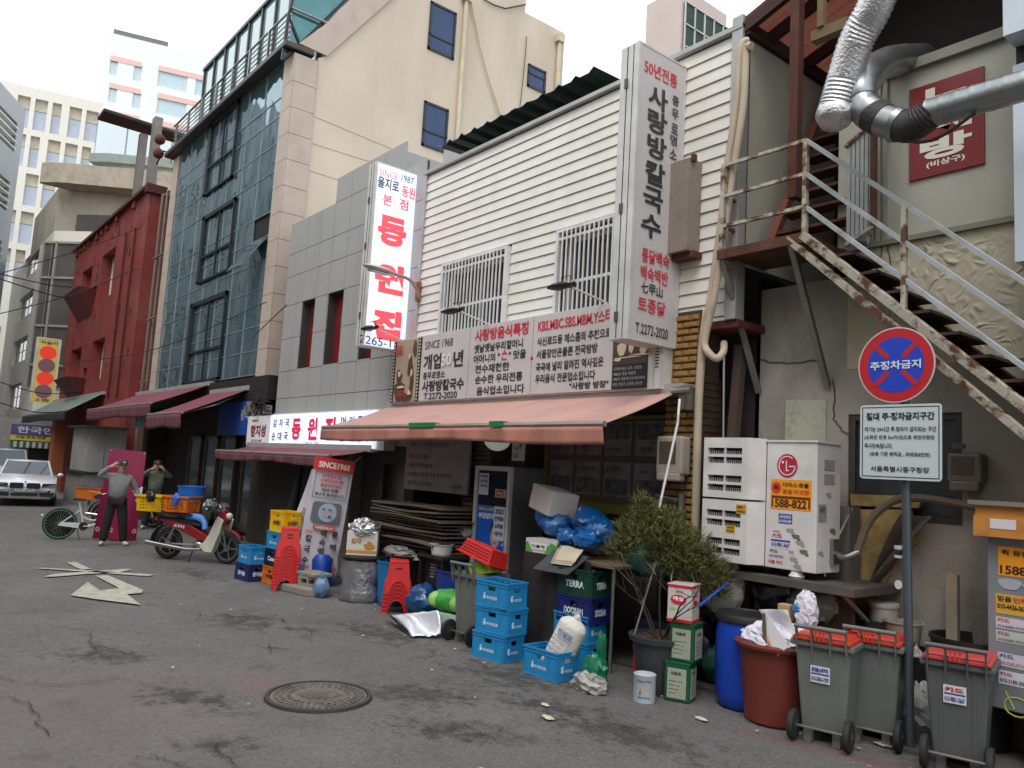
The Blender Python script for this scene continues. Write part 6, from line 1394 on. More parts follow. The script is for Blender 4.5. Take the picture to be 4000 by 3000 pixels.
# ---------------------------------------------------------------- wheelie bins
GBN = mat('grey bin plastic', (104, 108, 102), .5, var=.06, dirt=.35, dcol=(78, 78, 70), dscale=4, streak=.4); DBN = mat('darker bin plastic', (84, 86, 86), .5, var=.06, dirt=.3, dcol=(58, 58, 56), dscale=4); ORL = plas('orange red lid', (198, 62, 40)); TYR = mat('wheel rubber', (34, 33, 34), .75)
HB_ = .84
def wheelie(name, x, y, rz, m_, lidm, label, group, sticker=None, sideopen=False, lid=True):
    t = thing(name, label, 'bin', (x, y, 0), rz, group); a, b = .165, .15
    def ring(f): return (a+(.225-a)*f, b+(.215-b)*f)
    vs = []; fs = []; zs_2 = [.1, .12, .74, .75]
    bd = MB()
    w0, d0 = .17, .15; w1, d1 = .215, .2
    bd.tbox(-w1, w1, -d1, d1, .09, .76, .78)
    ob('body', bd, m_, t, bevel=.02)
    rib = MB()
    for xx in (-.11, .11): rib.add([(xx-.012, -d1*.79-.004, .12), (xx+.012, -d1*.79-.004, .12), (xx+.012, -d1-.004, .74), (xx-.012, -d1-.004, .74), (xx-.012, -d1*.79+.02, .12), (xx+.012, -d1*.79+.02, .12), (xx+.012, -d1+.02, .74), (xx-.012, -d1+.02, .74)], [(0, 1, 2, 3), (0, 4, 5, 1), (3, 2, 6, 7), (0, 3, 7, 4), (1, 5, 6, 2)])
    ob('rib', rib, m_, t)
    ob('rim', MB().box(-w1-.03, w1+.03, -d1-.03, d1+.09, .74, .79), m_, t, bevel=.012)
    hd = MB().tube([(-.2, -d1-.07, .9), (.2, -d1-.07, .9)], .018, 10)
    ob('handle', hd, m_, t, True)
    for xx in (-.19, -.07, .07, .19): ob('handle_bracket', MB().add([(xx-.006, -d1-.08, .9), (xx-.006, -d1-.05, .9), (xx-.006, -d1+.01, .79), (xx-.006, -d1-.035, .68), (xx+.006, -d1-.08, .9), (xx+.006, -d1-.05, .9), (xx+.006, -d1+.01, .79), (xx+.006, -d1-.035, .68)], [(0, 1, 2, 3), (7, 6, 5, 4), (0, 4, 5, 1), (1, 5, 6, 2), (2, 6, 7, 3), (3, 7, 4, 0)]), m_, t)
    if lid:
        l_ = MB().box(-w1-.01, w1+.01, -d1-.045, d1+.05, .79, .82); l_.tbox(-w1+.03, w1-.03, -d1, d1, .82, .845, 1.12)
        ob('lid', l_, lidm, t, bevel=.008)
        lr = MB()
        for k in range(3): lr.box(-.04+.03*k, -.03+.03*k, -d1-.075, -d1-.06, .8, .88)
        lr.box(-.06, .06, -d1-.08, -d1-.06, .87, .885); ob('lid_grip', lr, lidm, t)
    ob('axle', MB().tube([(-.24, -d1*.8-.06, .12), (.24, -d1*.8-.06, .12)], .012, 8), M_STL, t)
    for sx in (-1, 1):
        wl = MB(); M_ = Matrix.Rotation(R(90), 4, 'Y'); wl.lathe([(.001, -.024), (.07, -.026), (.112, -.022), (.12, -.008), (.12, .008), (.112, .022), (.07, .026), (.001, .024)], c=(sx*.21, -d1*.8-.06, .12), n=22, M=M_)
        wo_ = ob('wheel', wl, TYR, t, True)
        ob('hub', MB().lathe([(.001, -.027), (.04, -.026), (.04, .026), (.001, .027)], c=(sx*.21, -d1*.8-.06, .12), n=12, M=M_), mat('hub grey', (60, 60, 60), .6), wo_)
        ob('foot', MB().box(sx*.11-.03, sx*.11+.03, -d1*.78-.03, -d1*.78+.05, 0, .1), m_, t)
    # sticker on the street face, slanted like the body
    bl = Vector((0, -d1*.78-.006, .09)); tl = Vector((0, -d1-.006, .76)); v_ = (tl-bl).normalized(); fr = Fr(bl, (1, 0, 0), v_)
    if sticker:
        (l1, l2, c1, sx0, sy0) = sticker
        ob('sticker', MB().fbox(fr, sx0, sx0+.15, sy0, sy0+.13, .004, .007), flat((206, 208, 216)), t)
        ob('sticker_band', MB().fbox(fr, sx0+.006, sx0+.144, sy0+.062, sy0+.074, .007, .008), flat((50, 60, 130)), t)
        T(fr, l1, sx0+.01, sy0+.08, .038, c1, t, w=.125, bold=.05, dn=.009); T(fr, l2, sx0+.008, sy0+.012, .036, flat((40, 50, 120)), t, w=.132, bold=.03, dn=.009)
    return t
gB = 'grey wheelie bins at the kerb'
wheelie('wheelie_bin', -3.47, 6.27, R(14), GBN, ORL, 'light grey wheelie bin with orange lid and a blue lettered sticker beside the brown tub', gB, ('휴대폰소액결제', '010-5865-1929', flat((44, 52, 130)), -.09, .38))
wheelie('wheelie_bin', -3.27, 6.66, R(14), GBN, ORL, 'light grey wheelie bin with orange lid directly behind the one with the blue sticker', gB)
wheelie('wheelie_bin', -2.6, 6.6, R(15), DBN, plas('red lid', (196, 66, 62)), 'darker grey wheelie bin with red lid and card sticker right of the sign pole', gB, ('카드', '010-9881-3667', flat((190, 30, 44)), -.09, .4))
wheelie('wheelie_bin', -7.58, 5.76, R(4), GBN, ORL, 'lidless light grey wheelie bin behind the stack of three blue crates', gB, lid=False)
solo('snack_carton', MB().box(-.2, .2, -.12, .12, 0, .16, Matrix.Translation((-7.5, 5.8, .78)) @ Matrix.Rotation(R(12), 4, 'Z') @ Matrix.Rotation(R(-14), 4, 'Y')), mat('green printed carton', (150, 176, 60), .6, var=.5, scale=9), 'green and yellow printed carton tilted on the lidless bin', 'box')
rbk = thing('red_basket', 'bright red perforated plastic basket tipped over on the lidless wheelie bin', 'basket', (-7.5, 5.74, .95), 0, rot=(R(-14), R(13), R(8)))
bb = MB().tbox(-.22, .22, -.14, .14, 0, .17, 1.15); 
ob('tray', bb, REDP, rbk); ob('rim', MB().box(-.28, .28, -.18, .18, -.01, .008), REDP, rbk)
hl = MB()
for i in range(22):
    for j in range(4): hl.box(-.22+.0205*i-.005, -.22+.0205*i+.005, -.165+.0048*j, -.158+.0035*j, .022+.034*j, .04+.034*j)
ob('perforation', hl, mat('perforation dark', (120, 24, 24), .6), rbk, kind='stuff')
# fridge with adverts
fg_ = thing('drinks_fridge', 'tall display fridge with blue portrait poster and white stickers on its glass door', 'fridge', (-8.5, 6.9, 0), world=True)
FF = YF(6.6)
ob('cabinet', MB().box(-8.88, -8.1, 6.63, 7.2, .05, 2.06), mat('fridge grey', (96, 96, 98), .5, dirt=.2), fg_, bevel=.01)
ob('door_frame', MB().box(-8.88, -8.82, 6.58, 6.63, .1, 2.05).box(-8.16, -8.1, 6.58, 6.63, .1, 2.05).box(-8.82, -8.16, 6.58, 6.63, 1.99, 2.05).box(-8.82, -8.16, 6.58, 6.63, .1, .2), mat('fridge frame', (178, 178, 176), .4), fg_)
ob('glass', MB().box(-8.82, -8.16, 6.61, 6.625, .2, 1.99), mat('fridge glass', (38, 42, 56), .08, .2, var=.3, scale=6), fg_)
F6_ = YF(6.607)
ob('poster', MB().fbox(F6_, -8.8, -8.18, .55, 1.52, 0, .003), mat('poster blue', (24, 92, 190), .4, var=.1), fg_)
T(F6_, '부담없이 가', -8.78, 1.34, .08, WHL, fg_, w=.46, bold=.04, dn=.006, shear=.15); T(F6_, 'ZERO ½ DOWN', -8.77, 1.45, .04, flat((210, 210, 60)), fg_, w=.4, bold=.03, dn=.006)
ob('portrait_hair', circ(F6_, -8.37, 1.19, .13, .15, .003, .005), flat((26, 24, 26)), fg_); ob('portrait_face', circ(F6_, -8.38, 1.12, .1, .15, .005, .008), flat((190, 150, 132)), fg_)
ob('portrait_feature', MB().fbox(F6_, -8.45, -8.41, 1.15, 1.162, .008, .009).fbox(F6_, -8.36, -8.32, 1.15, 1.162, .008, .009).fbox(F6_, -8.4, -8.375, 1.08, 1.13, .008, .009).fbox(F6_, -8.41, -8.36, 1.03, 1.043, .008, .009), flat((70, 46, 42)), fg_, kind='stuff')
for (x0, x1, z0, z1, lines, c_) in ((-8.79, -8.58, 1.66, 1.95, ('민생회복', '소비쿠폰', '사용가능'), (46, 60, 110)), (-8.42, -8.19, .98+.1, 1.52, ('2025', '민생회복', '소비쿠폰', '사용가능'), (30, 40, 70)), (-8.42, -8.2, 1.64, 1.75, ('CCTV',), (80, 40, 30))):
    ob('sticker', MB().fbox(F6_, x0, x1, z0, z1, .01, .013), flat((196, 198, 208) if len(lines) > 1 else (206, 160, 140)), fg_)
    for i, s_ in enumerate(lines): T(F6_, s_, (x0+x1)/2, z1-(z1-z0)*(.9 if len(lines) == 1 else .22+.22*i), (z1-z0)*(.8 if len(lines) == 1 else .15), flat(c_), fg_, w=(x1-x0)*.8, bold=.04, ali='c', dn=.015)
ob('chain', MB().tube([(-8.16, 6.57, 1.05), (-7.9, 6.3, 1.0), (-7.6, 6.1, 1.1)], .008, 5), M_STL, fg_)
hn = thing('house_number', 'small black house number plate 46 on the grey brick strip', 'number plate', (-9.43, 6.96, 1.1), world=True)
ob('plate', rr(YF(6.95), -9.54, -9.36, 1.02, 1.4, .06, 0, .012), M_BLK, hn); T(YF(6.95), '46', -9.45, 1.07, .07, WHL, hn, w=.09, ali='c', dn=.016); ob('emblem', circ(YF(6.95), -9.45, 1.31, .035, .04, .012, .015), flat((170, 170, 170)), hn)
lmp = thing('globe_lamp', 'lit round glass bulb lamp hanging below the salmon awning', 'lamp', (-7.75, 6.0, 2.2), world=True)
lc = pt(1943, 1715, 6.1)
ob('globe', MB().ball(lc, .17, .17, .15, 20, 12), mat('lamp glass', (150, 160, 150), .15, var=0, emit=.25), lmp, True); ob('bulb', MB().ball(lc+Vector((-.03, -.13, .02)), .09, .05, .05, 12, 8), flat((250, 250, 240), emit=9), lmp, True)
ob('cord', MB().tube([lc+Vector((0, 0, .14)), lc+Vector((0, 0, .24))], .008, 5), M_BLK, lmp)
vs_ = thing('closing_sign', 'narrow white vertical notice with black letters right of the hanging lamp', 'notice', (-8.1, 6.7, 2.1), world=True)
FV = YF(6.7); ob('plate', MB().fbox(FV, -8.22, -7.97, 2.14, 2.9, 0, .02), flat((190, 190, 190)), vs_); ob('foot_band', MB().fbox(FV, -8.22, -7.97, 2.06, 2.14, 0, .02), M_BLK, vs_)
T(FV, '은간시업영', -8.04, 2.3, .07, INK, vs_, w=.07, bold=.04, vert=-.1, dn=.022); T(FV, '다니합감마', -8.13, 2.17, .07, INK, vs_, w=.07, bold=.04, vert=-.1, dn=.022)
# framed clippings
pf_ = thing('clipping_frame', 'olive green frame of newspaper clippings behind glass in the shade of the awning', 'picture frame', (-7, 7.0, 1.6), world=True)
OLV = mat('olive frame', (112, 116, 40), .6)
ob('frame', MB().box(-8.1, -5.8, 7.15, 7.2, 1.55, 2.75), OLV, pf_); ob('mount', MB().box(-8.0, -5.95, 7.13, 7.15, 1.68, 2.7), mat('mount brown', (86, 66, 62), .5), pf_)
for i in range(4):
    for j in range(2):
        x = -7.93+.5*i; z = 1.76+.5*j
        c_ = ob('clipping', MB().box(x, x+.43, 7.115, 7.13, z, z+.42), mat('clipping paper', (112, 104, 104), .5, var=.3, scale=6), pf_)
        ob('photo', MB().box(x+.03, x+.4, 7.108, 7.115, z+.03+.17*j, z+.22+.17*j), mat('clipping photo', (70, 72, 76), .4, var=.6, scale=14), c_)
        T(YF(7.11), ['맛집 소개', '사랑방', '칼국수', '닭백숙', '서울의 맛', '충무로', '손칼국수', '전통'][i+4*j], x+.04+.05*(i % 2), z+(.3 if j == 0 else .06), .035+.02*((i+j) % 3), flat((60, 50, 52)), c_, w=.14+.06*((i*2+j) % 3), dn=.006)
# ---------------------------------------------------------------- table with black cloth and what lies on it
tt = thing('draped_table', 'table draped in black tarpaulin loaded with bags and boxes', 'table', (-6.9, 6.3, 0), world=True)
TX0, TX1, TY0, TY1, TZ = -7.15, -5.75, 6.12, 6.95, 1.08
ob('top', MB().box(TX0, TX1, TY0, TY1, TZ-.03, TZ), mat('table board', (110, 90, 70), .8), tt)
def drape(u, v):
    x = TX0-.02+(TX1-TX0-.3)*u; y = TY0-.02-.09*v*(1+.5*math.sin(u*14))-.05*math.sin(u*5)*v; return Vector((x+.05*math.sin(v*3)*math.sin(u*8), y, TZ+.005-(TZ-.03)*v))
ob('tarpaulin', MB().grid(drape, 30, 12), mat('black tarpaulin', (36, 34, 35), .55, var=.2, bump=.4, bscale=6), tt, True)
ob('tarpaulin_side', MB().grid(lambda u, v: Vector((TX0-.02-.03*math.sin(u*9)*v, TY0+(TY1-TY0)*u, TZ-(TZ-.1)*v)), 8, 6), mat('black tarpaulin', (36, 34, 35), .55), tt, True)
for x in (TX0+.05, TX1-.05):
    for y in (TY0+.05, TY1-.05): ob('leg', MB().tube([(x, y, 0), (x, y, TZ-.03)], .02, 6), M_STL, tt)
ob('slanting_leg', MB().tube([(-6.35, 5.75, .02), (-6.05, 6.15, 1.0)], .03, 4), mat('dull steel', (84, 82, 80), .5, .5), tt)
bo = [pt(2080, 2222, 5.95), pt(2165, 2145, 6.15), pt(2300, 2175, 6.15), pt(2215, 2245, 5.85)]
bd_ = thing('grey_folder', 'dark grey board lying slantwise over the table corner', 'board', tuple(bo[3]), world=True)
ob('sheet', MB().add(bo, [(0, 3, 2, 1)]), mat('dark grey card', (62, 64, 68), .6), bd_, solid=.012)
cl_ = thing('folded_cloth', 'folded cream dishcloth lying on the dark grey board', 'cloth', tuple(bo[3]), world=True)
cc = [bo[0].lerp(bo[3], .35).lerp(bo[1].lerp(bo[2], .3), .3), bo[0].lerp(bo[3], .95).lerp(bo[1].lerp(bo[2], .8), .35), bo[1].lerp(bo[2], .75), bo[1].lerp(bo[2], .1)]
nn = Vector((0, 0, .02))
for k in range(3): ob('fold', MB().grid(lambda u, v: (cc[0].lerp(cc[1], u)).lerp(cc[3].lerp(cc[2], u), v)+nn*(k+1)+Vector((.015*k, .01*k, .006*math.sin(u*7+k)*math.sin(v*5))), 8, 8), mat('cream cloth', (196, 184, 160), .9), cl_, True, solid=.008)
ob('clip', MB().box(-.03, .03, -.015, .015, 0, .03, Matrix.Translation(bo[1].lerp(bo[2], .45)+Vector((0, 0, .05)))), M_BLK, cl_) if False else None
wx = thing('seaweed_box', 'white and green printed carton with cut handles on the front of the table', 'box', (-7.0, 6.28, TZ), R(6))
ob('carton', MB().box(-.2, .28, -.13, .13, 0, .155), mat('white carton', (206, 200, 196), .7), wx)
fq = Fr((-.2, -.13, 0), (1, 0, 0)); fsd = Fr((.28, -.13, 0), (0, 1, 0)); GR = flat((84, 156, 66))
ob('green_print', MB().poly(fq, [(0, 0), (.12, 0), (.07, .06), (.03, .12), (0, .1)], .001, .003).poly(fq, [(.48, 0), (.48, .1), (.4, .13), (.33, .07), (.3, 0)], .001, .003).poly(fsd, [(0, 0), (.26, 0), (.26, .03), (.1, .06), (.05, .13), (0, .12)], .001, .003), GR, wx)
ob('label', MB().fbox(fq, .09, .33, .035, .11, .004, .006), flat((222, 226, 220)), wx); T(fq, '미●역', .1, .05, .045, INK, wx, w=.2, dn=.008); ob('handle_hole', MB().fbox(fsd, .09, .17, .08, .105, .003, .005), M_BLK, wx)
BFL = mat('blue bag film', (18, 98, 168), .28, var=.15, coat=.4, bump=.7, bscale=10)
for i, (px, py, y_, rx, rz_, s_, la) in enumerate([(2130, 2000, 6.5, .13, .22, 1, 'tall blue plastic bag standing left under the foam box'), (2180, 2050, 6.45, .2, .14, 2, 'round blue plastic bag in the middle of the heap on the table'), (2300, 2035, 6.5, .22, .16, 3, 'blue plastic bag sagging at the top right of the heap'), (2220, 2100, 6.3, .14, .1, 4, 'small blue bag next to the white and green carton'), (2300, 2108, 6.3, .17, .11, 5, 'small blue bag at the front of the heap right of centre'), (2345, 2075, 6.45, .2, .14, 6, 'rightmost blue plastic bag of the heap')]):
    c_ = pt(px, py, y_); t = thing('blue_bag', la, 'bag', (c_.x, c_.y, max(TZ, c_.z-rz_)), i*1.1, 'blue plastic bags on the table'); ob('bag', MB().ball((0, 0, rz_), rx, rx*.85, rz_, 24, 14, .32, 2.3, s_), BFL, t, True)
c_ = pt(2125, 1945, 6.5)
sf_ = thing('foam_box', 'white polystyrene box balanced on the blue bags', 'foam box', tuple(c_-Vector((-.1, 0, .17))), 0, rot=(R(-6), R(9), R(-14)))
ob('body', MB().box(-.22, .3, -.18, .2, 0, .3), mat('polystyrene', (198, 190, 188), .8, var=.03), sf_, bevel=.015)
c_ = pt(2240, 2010, 6.75); t = thing('paper_bag', 'brown paper bag in a clear sleeve behind the blue bags', 'bag', tuple(c_-Vector((0, 0, .22))), .3)
ob('bag', MB().ball((0, 0, .16), .3, .14, .2, 20, 12, .25, 2.5, 8), mat('brown paper', (112, 92, 80), .6, var=.2), t, True)
ob('table_tray', MB().box(-7.15, -6.35, 6.2, 6.85, TZ+.001, TZ+.02), mat('cardboard dark', (92, 70, 56), .9), tt)
gbg = thing('green_bag', 'dull green sack slumped on the right end of the table behind the shrub', 'bag', (-5.6, 6.55, .98), 0)
ob('bag', MB().ball((0, 0, .2), .34, .2, .24, 24, 14, .25, 2.2, 21), mat('dull green sack', (30, 84, 74), .6, var=.15, bump=.5, bscale=9), gbg, True)
solo('green_bag_stand', MB().box(-5.74, -5.2, 6.4, 6.9, .94, .98).box(-5.72, -5.68, 6.85, 6.89, 0, .94).box(-5.3, -5.26, 6.85, 6.89, 0, .94), M_DRK, 'dark ledge under the green sack', 'ledge')
# salt sack in the crate
ssk = thing('salt_sack', 'white woven salt sack with blue print leaning in the single blue crate', 'sack', (cx2+.0, cy2, .03), 0, rot=(R(-4), R(24), R(20)))
def ssh(u, v):
    z = .62*v; a_ = 2*math.pi*u; sq = (1-abs(2*v-1)**6)**.3 if 0 < v < 1 else 0
    wdt = (.145 if v < .85 else .145-(v-.85)*.62)*max(.15, min(1, v*14+.5)); k = 1+.05*mn.noise(Vector((math.cos(a_)*2, math.sin(a_)*2, v*6)))
    if v > .93: wdt = .03+.015*math.sin(a_*3)
    return Vector((wdt*k*math.cos(a_)*1.05, wdt*.75*k*math.sin(a_), z))
SAK = mat('white woven sack', (208, 204, 196), .75, var=.04, bump=.5, bscale=30)
ob('bag', MB().grid(ssh, 28, 28), SAK, ssk, True)
fk = Fr((-.11, -.1165, .08), (1, 0, 0)); BLI = flat((92, 108, 150))
ob('tie', MB().ball((0, 0, .62), .03, .03, .03, 8, 6), SAK, ssk); T(fk, '천일염', .03, .33, .06, BLI, ssk, w=.17, bold=.03, dn=.012)
for k in range(5): T(fk, ['식품의 유형 천일염', '용량 20kg', '원산지 국내산', '제조원 표시', '재활용 HDPE'][k], .0, .26-.05*k, .018, BLI, ssk, w=.15, dn=.012)
bq = MB(); 
for q in ((.0, .2, .31, .314), (.0, .2, .06, .064), (0, .004, .06, .31), (.196, .2, .06, .31)): bq.fbox(fk, *q, .009, .012)
ob('print_border', bq, BLI, ssk)
# green net bag and clear bag
gn = thing('green_net', 'wrinkled translucent green bag beside the big plant pot', 'bag', (-5.48, 5.62, 0), 0)
ob('bag', MB().ball((0, 0, .14), .13, .12, .18, 20, 12, .4, 2.8, 31).ball((.03, .05, .38), .05, .05, .14, 10, 8, .5, 3, 2), mat('green film', (24, 110, 78), .25, var=.2, coat=.4), gn, True)
gn = thing('clear_bag', 'crumpled clear plastic bag on the road at the foot of the plant pot', 'bag', (-5.42, 5.5, 0), 0)
ob('bag', MB().ball((0, 0, .07), .19, .12, .09, 24, 12, .5, 3.4, 32), mat('clear film', (150, 150, 142), .25, var=.25, scale=12, coat=.4), gn, False)
# can, pot and shrub
can = thing('picture_can', 'white tin can with blue lettering and an orange sunset in front of the plant pot', 'can', (-4.94, 5.72, 0), R(40))
ob('wall', MB().lathe([(.001, 0), (.098, 0), (.1, .006), (.1, .235), (.103, .24), (.097, .243), (.095, .2), (.001, .18)], n=32), mat('white tin', (196, 202, 206), .35, .2), can, True)
def onc(mb_): 
    return mb_
def wrapT(s_, z, h_, wd_, m_, par, r_=.101, a0=-math.pi/2, bold=.02):
    vs, fs = glyphs(s_, bold); x0, x1 = min(v[0] for v in vs), max(v[0] for v in vs); y0, y1 = min(v[1] for v in vs), max(v[1] for v in vs); mb_ = MB()
    mb_.add([(r_*math.cos(a0+((v[0]-x0)/(x1-x0)-.5)*wd_/r_), r_*math.sin(a0+((v[0]-x0)/(x1-x0)-.5)*wd_/r_), z+(v[1]-y0)/(y1-y0)*h_) for v in vs], fs); return ob('lettering', mb_, m_, par)
wrapT('Patatas Fritas', .18, .025, .13, flat((40, 70, 150)), can); wrapT('Barcelona', .04, .025, .11, flat((40, 70, 150)), can); wrapT('◓', .11, .05, .08, flat((230, 140, 30)), can); wrapT('◭', .075, .04, .03, flat((60, 90, 150)), can, a0=-math.pi/2-.35)
px_, py_ = -5.1, 6.1
pot = thing('plant_pot', 'large dark grey plant pot with a wide rim holding the shaggy juniper', 'plant pot', (px_, py_, 0), 0)
ob('shell', MB().lathe([(.001, .01), (.19, 0), (.2, .02), (.255, .46), (.29, .47), (.3, .52), (.27, .525), (.25, .47), (.001, .45)], n=40), mat('dark pot', (52, 56, 60), .55, dirt=.3, dcol=(90, 86, 78)), pot, True)
so_ = MB(); so_.grid(lambda u, v: Vector((.26*v*math.cos(6.283*u), .26*v*math.sin(6.283*u), .475+.03*mn.noise(Vector((u*9, v*5, 0))))), 24, 6)
ob('soil', so_, mat('dry soil', (74, 56, 40), .95, bump=.8, bscale=60), pot)
dl = MB()
for i in range(70):
    a_ = random.uniform(0, 6.28); r_ = random.uniform(.02, .25); p = Vector((r_*math.cos(a_), r_*math.sin(a_), .5)); q = p+Vector((random.uniform(-.06, .06), random.uniform(-.06, .06), random.uniform(-.01, .03))); dl.tube([p, q], .003, 3)
ob('dead_twig', dl, mat('dead twig', (132, 100, 64), .9), pot, kind='stuff')
sh = thing('juniper_shrub', 'shaggy olive green juniper with bare crossing trunks growing in the dark pot', 'shrub', (px_, py_, .47), 0)
BRK = mat('shrub bark', (62, 52, 44), .9, bump=.5, bscale=40); BRP = mat('pale stem', (132, 124, 112), .85)
tips = []
def limb(p, d, L_, r_, dep):
    pts = [Vector(p)]; d = Vector(d).normalized()
    for i in range(6):
        d = (d+Vector((random.uniform(-.25, .25), random.uniform(-.25, .25), random.uniform(-.12, .16)))).normalized(); pts.append(pts[-1]+d*L_/6)
    ob('limb' if dep == 0 else 'twig', MB().tube(pts, [r_*(1-.6*i/6) for i in range(7)], 6), BRK if random.random() < .88 else BRP, sh, True)
    if dep < 2:
        for k in range(3): 
            q = pts[random.choice([3, 4, 5, 6])]; limb(q, d+Vector((random.uniform(-.9, .9), random.uniform(-.9, .9), random.uniform(-.2, .6))), L_*.5, r_*.5, dep+1)
    tips.extend(pts[3:])
for d_ in ((.45, .1, 1), (-.15, 0, 1), (.75, -.1, .75), (-.5, .1, .9), (.2, -.3, 1.1)): limb((random.uniform(-.06, .06), random.uniform(-.05, .05), 0), d_, .72, .014, 0)
ob('stake', MB().tube([(-.2, -.15, 0), (.02, -.12, .75)], .008, 5), mat('stake', (150, 146, 140), .6), sh)
fol = MB()
rng = random.Random(3)
cl_c = [(-.35, 0, .98, .2), (-.12, 0, 1.03, .2), (.1, 0, .92, .24), (.32, 0, .9, .22), (.5, -.05, .78, .2), (.66, -.05, .66, .17), (-.22, .05, 1.2, .13), (-.28, 0, 1.32, .07), (-.5, 0, .86, .13), (.05, 0, 1.12, .15), (.72, -.05, .5, .12), (.5, 0, .55, .12), (.0, -.05, .76, .15), (.3, 0, .72, .17)]
dr_ = Vector((RT.x, RT.y, 0)).normalized()
for (cx_, cy_, cz_, cr_) in cl_c:
    base = Vector((0, 0, cz_))+dr_*cx_*(.8 if cx_ < 0 else .74)
    for i in range(int(420*(cr_/.2)**1.6)):
        d = Vector((rng.gauss(0, 1), rng.gauss(0, 1), rng.gauss(0, 1))).normalized(); r_ = cr_*rng.random()**.45*rng.choice([1, 1, 1.15, .8]); c0 = base+Vector((d.x*r_*1.05, d.y*r_*1.05, d.z*r_*.85))
        g = (d*.7+Vector((rng.uniform(-.3, .3), rng.uniform(-.3, .3), rng.uniform(.2, .9)))).normalized(); L_ = rng.uniform(.04, .11)
        sd_ = g.orthogonal().normalized(); 
        for k in range(3):
            sd_ = (Matrix.Rotation(rng.uniform(0, 6.28), 3, g) @ sd_); e_ = c0+g*L_*(.35+.3*k)+sd_*L_*.45; wv_ = g.cross(sd_)*.0045
            fol.add([c0+g*L_*.25*k-wv_, c0+g*L_*.25*k+wv_, e_], [(0, 1, 2)])
        wv_ = sd_*.005; fol.add([c0-wv_, c0+wv_, c0+g*L_*1.3], [(0, 1, 2)])
def leafmat():
    m = mat('juniper green', (78, 84, 38), .8, var=0); n = m.node_tree.nodes; l = m.node_tree.links; b = n['Principled BSDF']
    g = n.new('ShaderNodeNewGeometry'); r_ = n.new('ShaderNodeValToRGB'); e = r_.color_ramp.elements; e[0].color = (*s2l((52, 58, 30)), 1); e[1].color = (*s2l((138, 134, 70)), 1); e.new(.65).color = (*s2l((86, 92, 44)), 1)
    l.new(g.outputs['Random Per Island'], r_.inputs[0]); l.new(r_.outputs[0], b.inputs['Base Color']); return m
ob('foliage', fol, leafmat(), sh)
# oil cans
def tincan(x, y, z, rz, m_, lab, kind_):
    t = thing('oil_can', lab, 'can', (x, y, z), rz, 'square tin cans stacked beside the blue drum'); a = .118; h = .345
    ob('body', MB().box(-a, a, -a, a, 0, h), m_, t, bevel=.012); ob('rim', MB().box(-a-.003, a+.003, -a-.003, a+.003, h-.012, h+.004), m_, t, bevel=.004)
    for F_, L_ in ((Fr((-a, -a, 0), (1, 0, 0)), 2*a), (Fr((a, -a, 0), (0, 1, 0)), 2*a)):
        if kind_ == 'g':
            ob('label', MB().fbox(F_, .03, L_-.03, .03, h-.05, .002, .005), mat('pale label', (158, 162, 146), .6, dirt=.4), t)
            T(F_, '식용유', .06, h-.11, .032, flat((40, 60, 44)), t, w=.1, bold=.03, dn=.008); 
            for k in range(4): T(F_, ['원재료명 대두유', '용량 18L', '유통기한', '보관 서늘한 곳'][k], .045, h-.17-.035*k, .012, flat((60, 66, 60)), t, w=.13-.02*k, dn=.007)
        else:
            ob('band', MB().fbox(F_, .002, L_-.002, h-.03, h-.005, .001, .004).fbox(F_, .002, L_-.002, .005, .03, .001, .004), flat((196, 30, 40)), t)
            ob('oval', circ(F_, L_/2-.01, h*.6, .075, .045, .002, .005), flat((200, 36, 50)), t); T(F_, '매실', L_/2-.01, h*.57, .04, WHL, t, w=.1, bold=.04, dn=.008, ali='c'); T(F_, '홍초식초', L_/2, h*.78, .02, flat((60, 50, 50)), t, w=.07, dn=.006, ali='c')
            ob('leaf', circ(F_, .05, h*.36, .03, .015, .002, .004), flat((150, 190, 90)), t)
    return t
GCN = mat('green tin', (24, 92, 56), .4, .2, dirt=.3); WCN = mat('white tin paint', (196, 190, 184), .45, dirt=.3, dcol=(150, 140, 120))
tincan(-4.82, 6.08, 0, R(22), GCN, 'lower green tin can with pale label beside the blue drum', 'g')
tincan(-4.8, 6.12, .35, R(17), GCN, 'upper green tin can with pale label under the white and red one', 'g')
tincan(-4.83, 6.1, .7, R(20), WCN, 'white tin can with red bands on top of the two green ones', 'w')
# drum
dm = thing('blue_drum', 'tall royal blue plastic drum with black lid ring', 'drum', (-4.38, 6.46, 0), 0)
ob('shell', MB().lathe([(.001, .01), (.22, 0), (.25, .03), (.272, .15), (.278, .4), (.276, .62), (.262, .74), (.25, .78), (.001, .78)], n=48), mat('drum blue', (18, 62, 170), .35, var=.06, dirt=.2, dcol=(20, 46, 110)), dm, True)
ob('lid', MB().lathe([(.265, .755), (.285, .765), (.285, .8), (.27, .825), (.24, .83), (.23, .815), (.05, .83), (.001, .83)], n=40), M_BLK, dm, True)
bw_ = thing('brown_tub', 'red brown plastic tub with broad rim full of waste paper', 'tub', (-3.98, 6.32, 0), 0)
BRT = mat('red brown plastic', (106, 42, 32), .5, var=.08, dirt=.3, dcol=(130, 70, 56))
ob('shell', MB().lathe([(.001, .01), (.24, 0), (.26, .02), (.31, .62), (.355, .63), (.36, .655), (.31, .67), (.29, .62), (.001, .5)], n=44), BRT, bw_, True)
PAP = mat('waste paper', (206, 204, 214), .7, var=.15, scale=12)
wp = thing('waste_paper', 'crumpled white paper and bags heaped in the brown tub', 'paper', (-3.98, 6.32, .5), 0)
ob('heap', MB().ball((-.02, 0, .18), .28, .26, .15, 34, 20, .3, 3.4, 41), PAP, wp)
